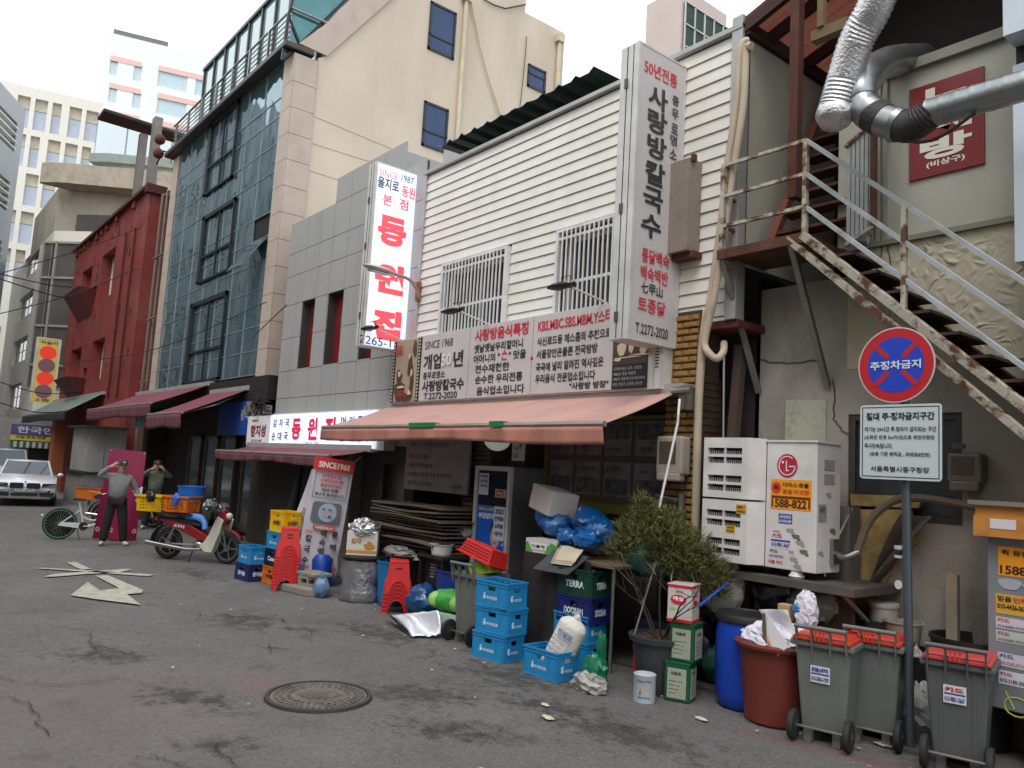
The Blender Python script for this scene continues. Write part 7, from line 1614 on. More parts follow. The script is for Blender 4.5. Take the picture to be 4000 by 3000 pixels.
ob('crumpled_sheet', MB().grid(lambda u, v: Vector((-.12+.3*u+.05*v, -.1+.04*math.sin(u*5), .42-.28*v+.05*u-.12*u*v*1.5))+Vector((0, .06*math.sin(v*4), 0)), 8, 8), mat('white card', (222, 222, 224), .6), wp, True, solid=.004)
ob('printed_sheet', MB().add([(.02, -.22, .44), (.27, -.26, .2), (.15, -.26, .08), (-.02, -.22, .28)], [(0, 3, 2, 1)]), mat('printed sheet', (216, 214, 216), .6), wp, solid=.003)
ob('orange_stripe', MB().add([(.01, -.2281, .31), (.13, -.257, .13), (.115, -.257, .115), (0, -.2281, .285)], [(0, 3, 2, 1)]), flat((210, 140, 100)), wp)
ob('dark_strip', MB().add([(.0, -.235, .42), (.03, -.235, .42), (.06, -.24, .14), (.01, -.24, .18)], [(0, 3, 2, 1)]), flat((90, 84, 76)), wp)
c_ = pt(3150, 2380, 6.55); t = thing('paper_bundle', 'crumpled newspaper bundle with a blue patch above the brown tub', 'paper', tuple(c_-Vector((0, 0, .16))), 0)
ob('bundle', MB().ball((0, 0, .14), .11, .09, .18, 22, 16, .32, 3.0, 51), PAP, t); ob('blue_part', MB().ball((-.05, -.05, .15), .06, .05, .05, 12, 8, .4, 3, 5), flat((60, 96, 150)), t)
c_ = pt(3075, 2395, 6.6); t = thing('tan_jar', 'small tan cardboard tube behind the waste paper', 'box', tuple(c_-Vector((0, 0, .08))), 0); ob('body', MB().box(-.07, .05, -.05, .05, 0, .16), mat('tan card', (176, 146, 104), .8), t, bevel=.01)
c_ = pt(2810, 2380, 6.7)
t = thing('white_umbrella_bag', 'big white rounded sack behind the blue drum', 'sack', (c_.x-.05, 6.8, .75), 0); ob('bag', MB().ball((0, 0, .22), .27, .15, .27, 26, 16, .2, 2.6, 61), mat('white sack', (190, 186, 180), .7, var=.06, bump=.4, bscale=8), t, True)
t = thing('black_bag', 'black plastic bag wedged under the air conditioner shelf', 'bag', (-4.35, 6.85, .8), 0); ob('bag', MB().ball((0, 0, .2), .22, .15, .2, 22, 14, .35, 2.6, 62), mat('black film', (24, 20, 32), .3, coat=.3), t, True)
t = thing('clear_sack', 'greyish clear sack of rubbish with a green label under the air conditioner shelf', 'sack', (-3.98, 6.9, .75), 0); ob('bag', MB().ball((0, 0, .2), .27, .15, .19, 24, 14, .3, 2.4, 63), mat('grey green sack', (118, 122, 108), .4, var=.2, coat=.3), t, True); ob('green_label', MB().ball((-.1, -.08, .2), .1, .08, .05, 12, 8), flat((50, 110, 84)), t, True)
solo('rubbish_crate', MB().box(-4.75, -3.7, 6.7, 7.2, 0, .76), M_DRK, 'dark wooden base under the rubbish sacks below the shelf', 'base')
solo('broom_handle', MB().tube([pt(2700, 2392, 6.15), pt(2845, 2275, 6.5)], .016, 8), BLD, 'blue broom handle lying across the cans and the drum lid', 'broom')
# ---------------------------------------------------------------- air conditioner
ac = thing('air_conditioner', 'tall white outdoor air conditioner with two slotted wind deflectors and stickers', 'air conditioner', (-4.35, 7, 1.2), world=True)
ACW = mat('ac white', (208, 204, 200), .5, dirt=.3, dcol=(150, 142, 128), dscale=2.5); ya = 6.72
X0, X1, X2, Z0, Z1 = -5.0, -4.38, -3.86, 1.24, 2.42
ob('casing', MB().box(X0+.02, X2, ya, ya+.42, Z0, Z1), ACW, ac, bevel=.008); ob('top', MB().box(X0+.01, X2+.012, ya-.012, ya+.43, Z1, Z1+.02), ACW, ac)
ob('seam', MB().box(X1-.003, X1+.003, ya-.003, ya, Z0, Z1), M_JNT, ac)
for (z0, z1) in ((1.86, 2.45), (1.25, 1.84)):
    fd = YF(ya-.16); w_ = X1-X0-.02
    hs3 = [(.05+X0+(.0 if k == 0 else .205), X0+.05+(.195 if k == 0 else .4), z1-.1-zz-.062, z1-.1-zz) for zz in (0, .09, .27, .36) for k in (0, 1)]
    dfl = rect_hole_wall(Fr(fd.p(0, 0), (1, 0, 0)), X0, X1-.1, z0, z1, hs3, .03, MB())
    dfl.add([(X1-.1, ya-.16, z0), (X1-.005, ya, z0), (X1-.005, ya, z1), (X1-.1, ya-.16, z1)], [(0, 1, 2, 3)])
    dfl.add([(X0, ya-.16, z1), (X1-.1, ya-.16, z1), (X1-.005, ya, z1), (X0, ya, z1)], [(0, 1, 2, 3)]); dfl.add([(X0, ya-.16, z0), (X1-.1, ya-.16, z0), (X1-.005, ya, z0), (X0, ya, z0)], [(3, 2, 1, 0)]); dfl.add([(X0, ya-.16, z0), (X0, ya, z0), (X0, ya, z1), (X0, ya-.16, z1)], [(0, 1, 2, 3)])
    d_ = ob('wind_deflector', dfl, ACW, ac)
    ob('fan_grille', MB().box(X0+.03, X1-.03, ya-.02, ya-.005, z0+.03, z1-.03), mat('fan shade', (58, 56, 56), .7), d_)
    fins = MB()
    for h in hs3:
        for k in range(9): x = h[0]+(h[1]-h[0])*(k+.5)/9; fins.box(x-.002, x+.002, ya-.13, ya-.125, h[2], h[2]+.035)
    ob('fin', fins, ACW, d_, kind='stuff')
    ob('finger_hole', circ(YF(ya), X1-.035, (z0+z1)/2-.05, .02, .12, 0, .004), M_BLK, ac)
FA = YF(ya); FAS = XF(X2)
lgx, lgz = X1+.22, 2.2
ob('brand_disc', circ(FA, lgx, lgz, .105, .11, .003, .006, 32), flat((176, 30, 58)), ac)
lw = MB()
for k in range(20):
    a0_, a1_ = R(50+15.5*k), R(50+15.5*(k+1)); 
    lw.poly(FA, [(lgx+.088*math.cos(a0_), lgz+.092*math.sin(a0_)), (lgx+.088*math.cos(a1_), lgz+.092*math.sin(a1_)), (lgx+.08*math.cos(a1_), lgz+.084*math.sin(a1_)), (lgx+.08*math.cos(a0_), lgz+.084*math.sin(a0_))], .006, .008)
lw.fbox(FA, lgx+.02, lgx+.088, lgz-.012, lgz-.002, .006, .008).fbox(FA, lgx-.012, lgx-.003, lgz-.05, lgz+.045, .006, .008).fbox(FA, lgx-.003, lgx+.02, lgz-.05, lgz-.042, .006, .008)
ob('brand_mark', lw, WHL, ac); ob('brand_dot', circ(FA, lgx-.045, lgz+.03, .012, .012, .006, .008, 12), WHL, ac)
def sticker(fr, x, z, w_, h_, c_, lines, par, d=.003):
    s_ = ob('sticker', MB().fbox(fr, x, x+w_, z, z+h_, .001, d), flat(c_), par)
    for (tx, fx, fz, fw2, fh, tc2) in lines: T(fr, tx, x+w_*fx, z+h_*fz, h_*fh, flat(tc2), par, w=w_*fw2, bold=.03, dn=d+.002)
    return s_
YW_ = (226, 150, 24); DKR = (60, 24, 20)
sticker(FA, X1+.05, 1.79, .42, .28, YW_, [('1588-8221', .03, .06, .94, .28, DKR), ('다마스·화물', .3, .74, .64, .16, DKR), ('용달·이삿짐', .3, .52, .64, .16, (196, 40, 30))], ac)
ob('round_mark', circ(FA, X1+.11, 1.99, .05, .055, .0035, .006), flat((206, 60, 30)), ac); T(FA, '퀵', X1+.11, 1.965, .05, flat((40, 20, 18)), ac, w=.05, ali='c', dn=.009)
ob('sticker_band', MB().fbox(FA, X1+.06, X1+.46, 1.89, 1.915, .0035, .005), flat((110, 40, 20)), ac)
sticker(FA, X1+.14, 1.66, .14, .09, (64, 76, 150), [('사다리차', .08, .5, .84, .36, (214, 216, 226)), ('010-3764-2404', .06, .1, .88, .3, (214, 216, 226))], ac)
sticker(FA, X1+.06, 1.43, .21, .14, (206, 204, 212), [('카드', .08, .62, .5, .32, (196, 30, 60)), ('010-9881-3667', .05, .08, .9, .28, (40, 50, 130))], ac)
ob('sticker_band', MB().fbox(FA, X1+.065, X1+.265, 1.49, 1.507, .0035, .005), flat((60, 70, 140)), ac)
sticker(FA, X1+.04, 1.335, .17, .09, (196, 196, 192), [('카드', .1, .5, .5, .36, (70, 70, 80)), ('010-9428-0333', .06, .1, .85, .22, (80, 80, 80))], ac)
sticker(FA, X1+.03, 1.245, .19, .085, (200, 198, 196), [('대출 카드', .06, .4, .8, .42, (180, 40, 60))], ac)
sticker(FA, X1+.25, 1.37, .06, .06, (204, 196, 198), [('카드', .08, .3, .8, .5, (190, 30, 60))], ac)
for (fr, xx, zz, s_) in [(FA, X1+.12+.02*k, z, .05) for k, z in ((0, 1.57), (7, 1.6), (9, 1.34), (12, 1.5), (11, 1.28), (14, 1.42), (10, 1.55))]+[(FAS, ya+.1, 1.75, .06), (FAS, ya+.28, 1.62, .06), (FAS, ya+.08, 1.42, .05), (FAS, ya+.2, 1.95, .05)]:
    blobs(fr, [(xx, zz, s_*.8, s_*.5), (xx+.03, zz-.02, s_*.4, s_*.3)], flat((150, 144, 134) if random.random() < .6 else (104, 98, 90)), ac, 'torn_sticker', .001, .0015, 9)
sticker(FAS, ya+.03, 1.7, .14, .16, (140, 138, 134), [('급전', .15, .55, .6, .3, (70, 74, 100))], ac)
for z in (2.05, 2.18): ob('recessed_grip', MB().fbox(FAS, ya+.12, ya+.3, z, z+.09, .001, .006), mat('ac shade', (150, 144, 136), .6), ac)
ob('vent_mark', MB().fbox(YF(ya-.16), -9, -9, 0, 0, 0, 0), ACW, ac) if False else None
for (fx, fz, l1, l2) in ((X0+.46, 1.73, '믿음인력', '010-4426-0616'), (X0+.335, 1.5, '사다리차', '010-3764-2404')):
    pass
sticker(YF(ya-.16), X1-.22, 1.72, .11, .09, (206, 150, 40), [('믿음인력', .08, .55, .84, .3, DKR), ('010-4426-0616', .06, .12, .88, .26, DKR)], ac); sticker(YF(ya-.16), X1-.33, 1.53, .1, .07, (206, 150, 40), [('사다리차', .08, .55, .84, .32, DKR), ('010-3764-2404', .06, .12, .88, .28, DKR)], ac)
ob('foot', MB().lathe([(.06, 0), (.075, .02), (.06, .04), (.05, .07)], c=(X1+.3, ya+.06, Z0-.07), n=14), ACW, ac, True); ob('foot', MB().lathe([(.06, 0), (.075, .02), (.06, .04), (.05, .07)], c=(X0+.15, ya+.06, Z0-.07), n=14), ACW, ac, True)
asf = thing('steel_shelf', 'grimy steel shelf on brackets carrying the air conditioner', 'shelf', (-4.3, 6.9, 1.1), world=True)
ob('deck', MB().box(-5.1, -3.45, 6.62, 7.48, 1.1, 1.17), mat('grimy steel', (88, 82, 76), .7, .2, dirt=.5, dcol=(52, 46, 42)), asf)
ob('bracket', MB().tube([(-3.55, 6.65, 1.1), (-3.55, 7.48, .6)], .02, 5), M_STG if False else STG, asf); ob('bracket', MB().tube([(-5.0, 6.65, 1.1), (-5.0, 7.48, .6)], .02, 5), STG, asf)
vl_ = thing('pipe_valves', 'corroded pipe valve cluster on the end of the air conditioner', 'valve', (-3.8, 6.9, 1.4), world=True)
ob('bracket', MB().box(-3.855, -3.82, 6.95, 7.1, 1.32, 1.55), M_STL, vl_); ob('valve', MB().tube(smooth([Vector((-3.82, 7.0, 1.42)), Vector((-3.7, 6.95, 1.4)), Vector((-3.6, 7.0, 1.46))], 5), .03, 8), M_STL, vl_, True)
ob('insulated_hose', MB().tube(smooth([Vector((-3.62, 7.0, 1.46)), Vector((-3.55, 7.1, 1.75)), Vector((-3.42, 7.25, 1.93)), Vector((-3.25, 7.35, 1.97)), Vector((-3.0, 7.38, 1.95)), Vector((-2.6, 7.4, 1.9))], 6), [.035+.003*(i % 2) for i in range(31)], 8), mat('lagging', (104, 92, 76), .9, dirt=.5), vl_, True)
solo('tie_rope', MB().tube([pt(3330, 1985, 7.25), pt(3245, 2155, 7.0), pt(3220, 2252, 6.9)], .008, 5), mat('rope', (150, 146, 134), .9), 'pale rope running from the lagged hose down to the brown board', 'rope')
solo('brown_board', MB().box(-4.02, -3.58, 6.88, 6.91, .45, 1.16), mat('brown board', (70, 48, 38), .6, var=.2, dirt=.3), 'dark brown board tied under the shelf with blue string', 'board', bevel=.02)
solo('grey_stand', MB().box(-4.05, -3.8, 7.2, 7.4, 1.17, 1.85), mat('grey box', (96, 92, 88), .7, dirt=.5), 'battered grey metal cabinet between the air conditioner and the torn insulation', 'cabinet')
# ---------------------------------------------------------------- parking sign
sp_ = thing('parking_sign', 'no parking sign, red and blue disc over a white lettered plate on a grey pole', 'sign', (-2.98, 6.62, 0), world=True)
g0 = Vector((-2.98, 6.62, 0)); g1 = pt(3520, 1500, 6.55)
ob('pole', MB().tube([g0, Vector((g1.x, 6.6, 3.25))], .034, 16), mat('pole grey', (82, 92, 100), .4, .4, var=.08, dirt=.3), sp_, True)
FSn = Fr((-3.13, 6.54, 0), (1, .0, 0), (-.0, 0, 1))
pl = [FSn.uv(*q) for q in ((3355, 1592), (3678, 1567), (3683, 1878), (3367, 1872))]
px0, px1 = (pl[0][0]+pl[3][0])/2, (pl[1][0]+pl[2][0])/2; pz1, pz0 = (pl[0][1]+pl[1][1])/2, (pl[2][1]+pl[3][1])/2
ob('plate', rr(FSn, px0, px1, pz0, pz1, .03, 0, .006), mat('sign white', (190, 200, 200), .45, var=.02), sp_)
bq = MB()
for q in ((px0+.018, px1-.018, pz0+.018, pz0+.025), (px0+.018, px1-.018, pz1-.025, pz1-.018), (px0+.018, px0+.025, pz0+.025, pz1-.025), (px1-.025, px1-.018, pz0+.025, pz1-.025)): bq.fbox(FSn, *q, .006, .008)
ob('plate_border', bq, flat((30, 34, 40)), sp_); PI_ = flat((34, 38, 46)); Wp = px1-px0; Hp = pz1-pz0
T(FSn, '절대 주·정차금지구간', px0+Wp*.08, pz0+Hp*.79, Hp*.105, PI_, sp_, w=Wp*.84, bold=.035, dn=.01)
for i, (s_, a_, w_) in enumerate([('여기는 24시간 주.정차가 금지되는 구간', .06, .88), ('(소화전 반경 5m이내)으로 위반차량은', .06, .86), ('즉시단속됩니다.', .06, .36), ('(승용 기준 범칙금 , 과태료8만원)', .13, .74)]):
    T(FSn, s_, px0+Wp*a_, pz0+Hp*(.635-.112*i), Hp*.068, PI_, sp_, w=Wp*w_, bold=.02, dn=.01)
T(FSn, '서울특별시중구청장', px0+Wp*.14, pz0+Hp*.1, Hp*.075, PI_, sp_, w=Wp*.72, bold=.02, dn=.01)
dl_, dr2 = FSn.uv(3352, 1425), FSn.uv(3660, 1420); dt_, db_ = FSn.uv(3505, 1282), FSn.uv(3505, 1570)
dcx, dcz = (dl_[0]+dr2[0])/2, (dt_[1]+db_[1])/2; drx, drz = (dr2[0]-dl_[0])/2, (dt_[1]-db_[1])/2; dr_ = (drx+drz)/2
FD = FSn.sh(n=.01)
ob('disc_edge', circ(FD, dcx, dcz, dr_, dr_, -.008, 0, 48), flat((190, 186, 184)), sp_); ob('disc_ring', circ(FD, dcx, dcz, dr_*.965, dr_*.965, 0, .002, 48), flat((178, 20, 34)), sp_)
ob('disc_field', circ(FD, dcx, dcz, dr_*.73, dr_*.73, .002, .004, 48), flat((22, 58, 178)), sp_)
for a_ in (45, -45):
    M_ = (math.cos(R(a_)), math.sin(R(a_))); n_ = (-M_[1], M_[0]); L_ = dr_*.78; h_ = dr_*.065
    for s_ in (1, -1):
        p0 = .26*dr_*s_; cr_ = MB().poly(FD, [(dcx+M_[0]*p+n_[0]*q, dcz+M_[1]*p+n_[1]*q) for p, q in ((p0, -h_), (L_*s_, -h_), (L_*s_, h_), (p0, h_))], .004, .006); ob('cross_bar', cr_, flat((178, 20, 34)), sp_)
T(FD, '주정차금지', dcx, dcz-dr_*.12, dr_*.23, flat((206, 212, 226)), sp_, w=dr_*1.32, bold=.03, dn=.009, ali='c')
for z, s_ in ((1.55, .028), (1.48, .02)): ob('pole_sticker', MB().lathe([(.0352, z), (.0352, z+s_)], c=(-3.07, 6.61, 0), n=12), flat((170, 174, 176)), sp_)
ob('round_sticker', circ(YF(6.575), -3.055, 1.27, .03, .036, .0, .004), flat((190, 192, 192)), sp_)
# ---------------------------------------------------------------- meter, cabinet and clutter at the right
def meter(x, y, z, w_, h_, lab, c_, win):
    t = thing('meter_box', lab, 'meter', (x, y, z), world=True); ob('case', MB().box(x, x+w_, y, y+.16, z, z+h_), mat('meter case %d' % c_[0], c_, .5, dirt=.3), t, bevel=.025)
    ob('window', MB().box(x+w_*.15, x+w_*.78, y-.006, y, z+h_*.28, z+h_*.86), mat('meter glass', win, .3), t); ob('base', MB().box(x+.02, x+w_-.02, y-.01, y+.1, z-.07, z+.02), mat('meter case %d' % c_[0], c_, .5), t, bevel=.02); return t
meter(-5.82, 6.78, 2.06, .36, .42, 'cream gas meter box on the brick pier right of the crank rod', (168, 158, 144), (92, 80, 68))
m2 = meter(-3.0, 7.34, 2.12, .28, .26, 'dim grey meter on the rendered wall right of the parking plate', (104, 98, 90), (110, 106, 60)); ob('antenna', MB().box(-2.95, -2.86, 7.34, 7.4, 2.42, 2.46), M_STL, m2)
vp = thing('gas_valve', 'grey gas pipe valve below the cream meter box', 'valve', (-5.5, 6.9, 1.6), world=True); ob('stem', MB().tube([(-5.52, 6.88, 1.5), (-5.52, 6.88, 1.86)], .035, 10).lathe([(.05, 0), (.05, .03)], c=(-5.52, 6.88, 1.66), n=12), mat('pipe grey', (96, 92, 88), .6), vp, True); ob('pipe', MB().tube([(-5.52, 6.9, 1.78), (-5.9, 6.9, 1.82)], .018, 8), mat('pipe grey', (96, 92, 88), .6), vp, True)
cbn = thing('sticker_cabinet', 'grey steel cabinet plastered with stickers and topped by a rusty orange hood', 'cabinet', (-1.9, 7, 0), world=True)
CX0 = -2.52; yc_ = 6.9
ob('body', MB().box(CX0, -1.6, yc_, 7.19, .42, 1.72), mat('cabinet grey', (128, 134, 140), .5, .2, var=.06, dirt=.4, dcol=(96, 92, 86)), cbn, bevel=.01)
ob('hood', MB().box(CX0-.06, -1.55, yc_-.1, 7.19, 1.71, 1.87).box(CX0-.05, -1.55, yc_-.09, 7.19, 1.87, 1.95), mat('orange hood', (190, 126, 56), .6, var=.08, dirt=.6, dcol=(110, 60, 34), dscale=5), cbn); ob('hood_top', MB().box(CX0-.09, -1.5, yc_-.13, 7.19, 1.95, 1.985), mat('hood top', (120, 112, 100), .7), cbn)
FC = YF(yc_); ob('blank_label', MB().fbox(YF(yc_-.1), CX0+.06, CX0+.24, 1.775, 1.85, .001, .004), flat((206, 206, 206)), cbn)
sticker(FC, CX0+.08, 1.42, .44, .22, YW_, [('1588-8221', .03, .06, .9, .3, DKR), ('퀵 용달 화물차', .05, .7, .9, .2, DKR), ('이삿짐', .4, .46, .5, .18, (206, 60, 40))], cbn)
sticker(FC, CX0+.06, 1.13, .24, .15, (198, 158, 60), [('믿음', .06, .62, .4, .28, DKR), ('인력', .5, .62, .42, .28, (200, 40, 40)), ('010-4426-0616', .05, .25, .9, .26, DKR)], cbn)
for k, (z, c_) in enumerate(((1.02, (196, 190, 196)), (.92, (170, 186, 176)))): sticker(FC, CX0+.06, z, .21, .085, c_, [('카드', .06, .55, .4, .36, (180, 60, 90)), ('010-8680-7073', .06, .1, .85, .24, (110, 110, 120))], cbn)
sticker(FC, CX0+.07, .74, .2, .1, (190, 188, 196), [('카드', .06, .6, .5, .34, (60, 60, 140)), ('010-7242-5714', .06, .12, .85, .26, (190, 90, 110))], cbn); sticker(FC, CX0+.075, .61, .21, .1, (204, 202, 204), [('카드', .06, .6, .4, .3, (190, 60, 70)), ('010-3189-3080', .06, .12, .88, .3, (70, 80, 120))], cbn)
sticker(FC, CX0+.3, .92, .22, .12, (196, 196, 194), [], cbn)
blobs(FC, [(CX0+.16, 1.36, .08, .05), (CX0+.34, 1.34, .1, .05), (CX0+.4, 1.22, .06, .05)], flat((160, 164, 172)), cbn, 'torn_sticker', .002)
sc_ = MB(); GRF = flat((190, 186, 70))
for pts_ in ([(CX0+.12, .56), (CX0+.15, .5), (CX0+.18, .44)], [(CX0+.26, .55), (CX0+.26, .46)], [(CX0+.36, .55), (CX0+.35, .46)], [(CX0+.2+.09*math.cos(a_), .46-.0+.07*math.sin(a_)) for a_ in [k*.5 for k in range(13)]], [(CX0+.4+.08*math.cos(a_), .47+.06*math.sin(a_)) for a_ in [k*.5 for k in range(13)]]):
    sc_.tube([FC.p(a_, b_, .002) for a_, b_ in pts_], .006, 4)
ob('scribble', sc_, GRF, cbn); T(FC, 'C', CX0+.42, .78, .1, INK, cbn, w=.06, dn=.004)
solo('white_sack_road', MB().ball((-3.2, 7.05, .42), .2, .15, .3, 26, 18, .4, 2.6, 71).ball((-3.05, 6.98, .25), .24, .14, .2, 22, 14, .4, 2.6, 72), mat('white film sack', (186, 184, 178), .5, var=.1, bump=.5, bscale=9), 'slumped dirty white sack behind the sign pole', 'sack')
solo('upturned_tub', MB().lathe([(.001, 0), (.3, 0), (.32, .03), (.3, .12), (.22, .15), (.2, .2), (.001, .21)], c=(-3.12, 7.05, 0), n=28), mat('dark grey lid', (58, 56, 54), .6, dirt=.4), 'dark grey upturned tub lid on the ground behind the sign pole', 'lid', smooth=True)
bucket('black_tub', -3.22, 7.2, .25, .3, .66, M_BLK, 'black tub behind the two orange lidded bins', 'tub'); bucket('paint_pail', -3.28, 7.15, .12, .155, .24, mat('cracked pail', (150, 140, 122), .7, dirt=.6, dcol=(96, 84, 64), dscale=9), 'cracked dirty white pail standing on the black tub', 'pail', z=.66)
bucket('black_barrel', -2.75, 7.22, .26, .31, .86, M_BLK, 'black open barrel behind the bin with the red lid', 'barrel'); solo('white_paint_can', MB().lathe([(.001, 0), (.12, 0), (.12, .12), (.001, .12)], c=(-3.5, 7.25, .86), n=20).lathe([(.13, 0), (.135, .02), (.13, .04), (.001, .04)], c=(-3.5, 7.25, .98), n=20), mat('white paint can', (170, 166, 154), .6, dirt=.4), 'white can with dark lid near the torn insulation', 'can', smooth=True)
solo('can_ledge', MB().box(-3.72, -3.32, 7.05, 7.45, .8, .86).box(-3.7, -3.66, 7.1, 7.4, 0, .8), M_DRK, 'dark ledge under the white paint can', 'ledge')
solo('timber_offcut', MB().box(-2.99, -2.9, 7.3, 7.36, .05, 1.34), mat('pale timber', (150, 140, 120), .8, dirt=.4), 'pale board leaning against the grey wall right of the pole', 'board')
bk = thing('gas_cylinder', 'dull grey gas cylinder on the ground below the sticker cabinet', 'cylinder', (-2.1, 6.95, 0), 0); ob('tank', MB().lathe([(.001, 0), (.15, .01), (.16, .05), (.16, .3), (.1, .38), (.001, .39)], n=24), mat('cylinder grey', (110, 108, 104), .5, dirt=.4), bk, True)
# litter along the kerb
lt_ = MB(); rn = random.Random(11)
for i in range(120):
    x = rn.uniform(-12.5, -2.2); y = 4.75+(x+12.5)*.17+rn.uniform(-.5, .8) if rn.random() < .8 else rn.uniform(2, 6); s_ = rn.uniform(.006, .022); a_ = rn.uniform(0, 3); z = .016
    lt_.add([(x+s_*math.cos(a_+k*1.57)*rn.uniform(.6, 1.4), y+s_*math.sin(a_+k*1.57)*rn.uniform(.6, 1.4), z+rn.uniform(0, .012)) for k in range(4)], [(0, 1, 2, 3)])
o = ob('litter', lt_, mat('litter', (170, 166, 154), .8, var=.4, scale=2), kind='stuff'); tag(o, 'small scraps of paper and grit scattered along the kerb', 'litter')
for (px, py, sx, lab) in ((2600-460, 2810, .07, 'crushed white scrap on the road in front of the crates'), (2130, 2760, .05, 'flattened pale scrap on the road before the lone crate'), (2740, 2815, .06, 'yellow green leaf scrap on the road in front of the drum'), (3450, 2915, .07, 'white bone shaped scrap at the foot of the bins')):
    g = gp(px, py); t = ob('scrap', MB().ball((0, 0, .008), sx, sx*.5, .012, 10, 6, .5, 3, px), mat('scrap %d' % (px % 3), (186, 180, 160) if px != 2740 else (150, 150, 60), .8), None, True); t.location = (g.x, g.y, .008); tag(t, lab, 'litter')
# dark clutter packed under the awning
DP = mat('dark plastic', (34, 28, 30), .5)
for (nm, x, y, z, r0, r1, h_, m_, lab) in [('black_pot', -9.35, 6.6, 0, .22, .27, .34, M_BLK, 'black pot on the ground under the pail shelf'), ('black_pot', -9.4, 6.62, .34, .2, .25, .3, DP, 'dark pot stacked on the black pot under the cardboard pile'), ('black_basin', -9.15, 6.62, .9, .2, .27, .12, M_BLK, 'black basin behind the white pail'), ('grey_bucket', -8.55, 6.75, .0, .2, .25, .4, plas('dull grey plastic', (70, 72, 74)), 'dull grey bucket behind the deep blue barrel'), ('black_pot', -9.7, 6.1, .62, .2, .24, .12, M_BLK, 'low black pan on the short stool stack')]:
    bucket(nm, x, y, r0, r1, h_, m_, lab, 'pot', z=z)
for (x, y, z, rx, rz_, m_, s_, lab) in [(-9.0, 6.55, .82+.2, .16, .1, mat('grey film', (140, 136, 132), .3), 81, 'crumpled grey film on the shelf beside the white pail'), (-10.9, 6.5, .0, .3, .28, mat('black film', (24, 20, 32), .3), 82, 'black rubbish bag in the doorway behind the foil bin'), (-10.75, 6.65, .5, .26, .2, mat('brown paper', (112, 92, 80), .6), 83, 'brown paper sack in the doorway behind the potato box'), (-6.6, 6.7, TZ, .22, .12, mat('grey film', (140, 136, 132), .3), 84, 'grey film bundle at the back of the table'), (-5.2, 6.8, .0, .26, .3, mat('black film', (24, 20, 32), .3), 85, 'black rubbish bag in the shade behind the plant pot'), (-4.9, 6.85, .0, .22, .22, mat('dull green sack', (30, 84, 74), .6), 86, 'small dull green bag in the shade behind the tin cans'), (-8.35, 6.15, .0, .2, .16, mat('black film', (24, 20, 32), .3), 87, 'black bag on the ground behind the green net sack')]:
    t = thing('rubbish_bag', lab, 'bag', (x, y, z), s_); ob('bag', MB().ball((0, 0, rz_), rx, rx*.8, rz_, 22, 14, .3, 2.6, s_), m_, t, True)
t = thing('document_box', 'black box with small white lines standing under the pail shelf', 'box', (-9.0, 6.2, .45), .1); ob('body', MB().box(-.14, .14, -.1, .1, 0, .3), M_BLK, t)
for k in range(5): T(Fr((-.14, -.1, 0), (1, 0, 0)), ['메뉴 안내', '칼국수', '백숙', '영업시간 안내', '토종닭'][k], .04, .23-.04*k, .018, flat((170, 170, 170)), t, w=.12-.01*k)
solo('loose_planks', MB().box(-5.9, -5.55, 6.98, 7.0, 0, 1.2), M_DRK, 'dark board behind the crates under the clipping frame', 'board')
# ================================================================ PEOPLE
def skin(name, pts, edges, m, parent, sub=2, root=0):
    """one continuous surface grown round a skeleton: pts = {name: (x, y, z, rx, ry)}"""
    ks2 = list(pts); me = bpy.data.meshes.new(name); me.from_pydata([pts[k][:3] for k in ks2], [(ks2.index(a), ks2.index(b)) for a, b in edges], []); me.update()
    o = bpy.data.objects.new(name, me); COL.objects.link(o); o.parent = parent; me.materials.append(m)
    sk = o.modifiers.new('skin', 'SKIN'); sk.use_smooth_shade = True
    lay = me.skin_vertices[0] if me.skin_vertices else None
    if lay is None:
        bpy.context.view_layer.objects.active = o; lay = me.skin_vertices[0]
    for i, k in enumerate(ks2):
        q = pts[k]; lay.data[i].radius = (q[3], q[4] if len(q) > 4 else q[3]); lay.data[i].use_root = (i == root)
    ss = o.modifiers.new('sub', 'SUBSURF'); ss.levels = sub; ss.render_levels = sub
    dg = bpy.context.evaluated_depsgraph_get(); ev = o.evaluated_get(dg); m2 = bpy.data.meshes.new_from_object(ev)
    o.modifiers.clear(); o.data = m2
    if not m2.materials: m2.materials.append(m)
    for p in m2.polygons: p.use_smooth = True
    return o
SKN = mat('skin tone', (204, 158, 134), .6, var=.06)
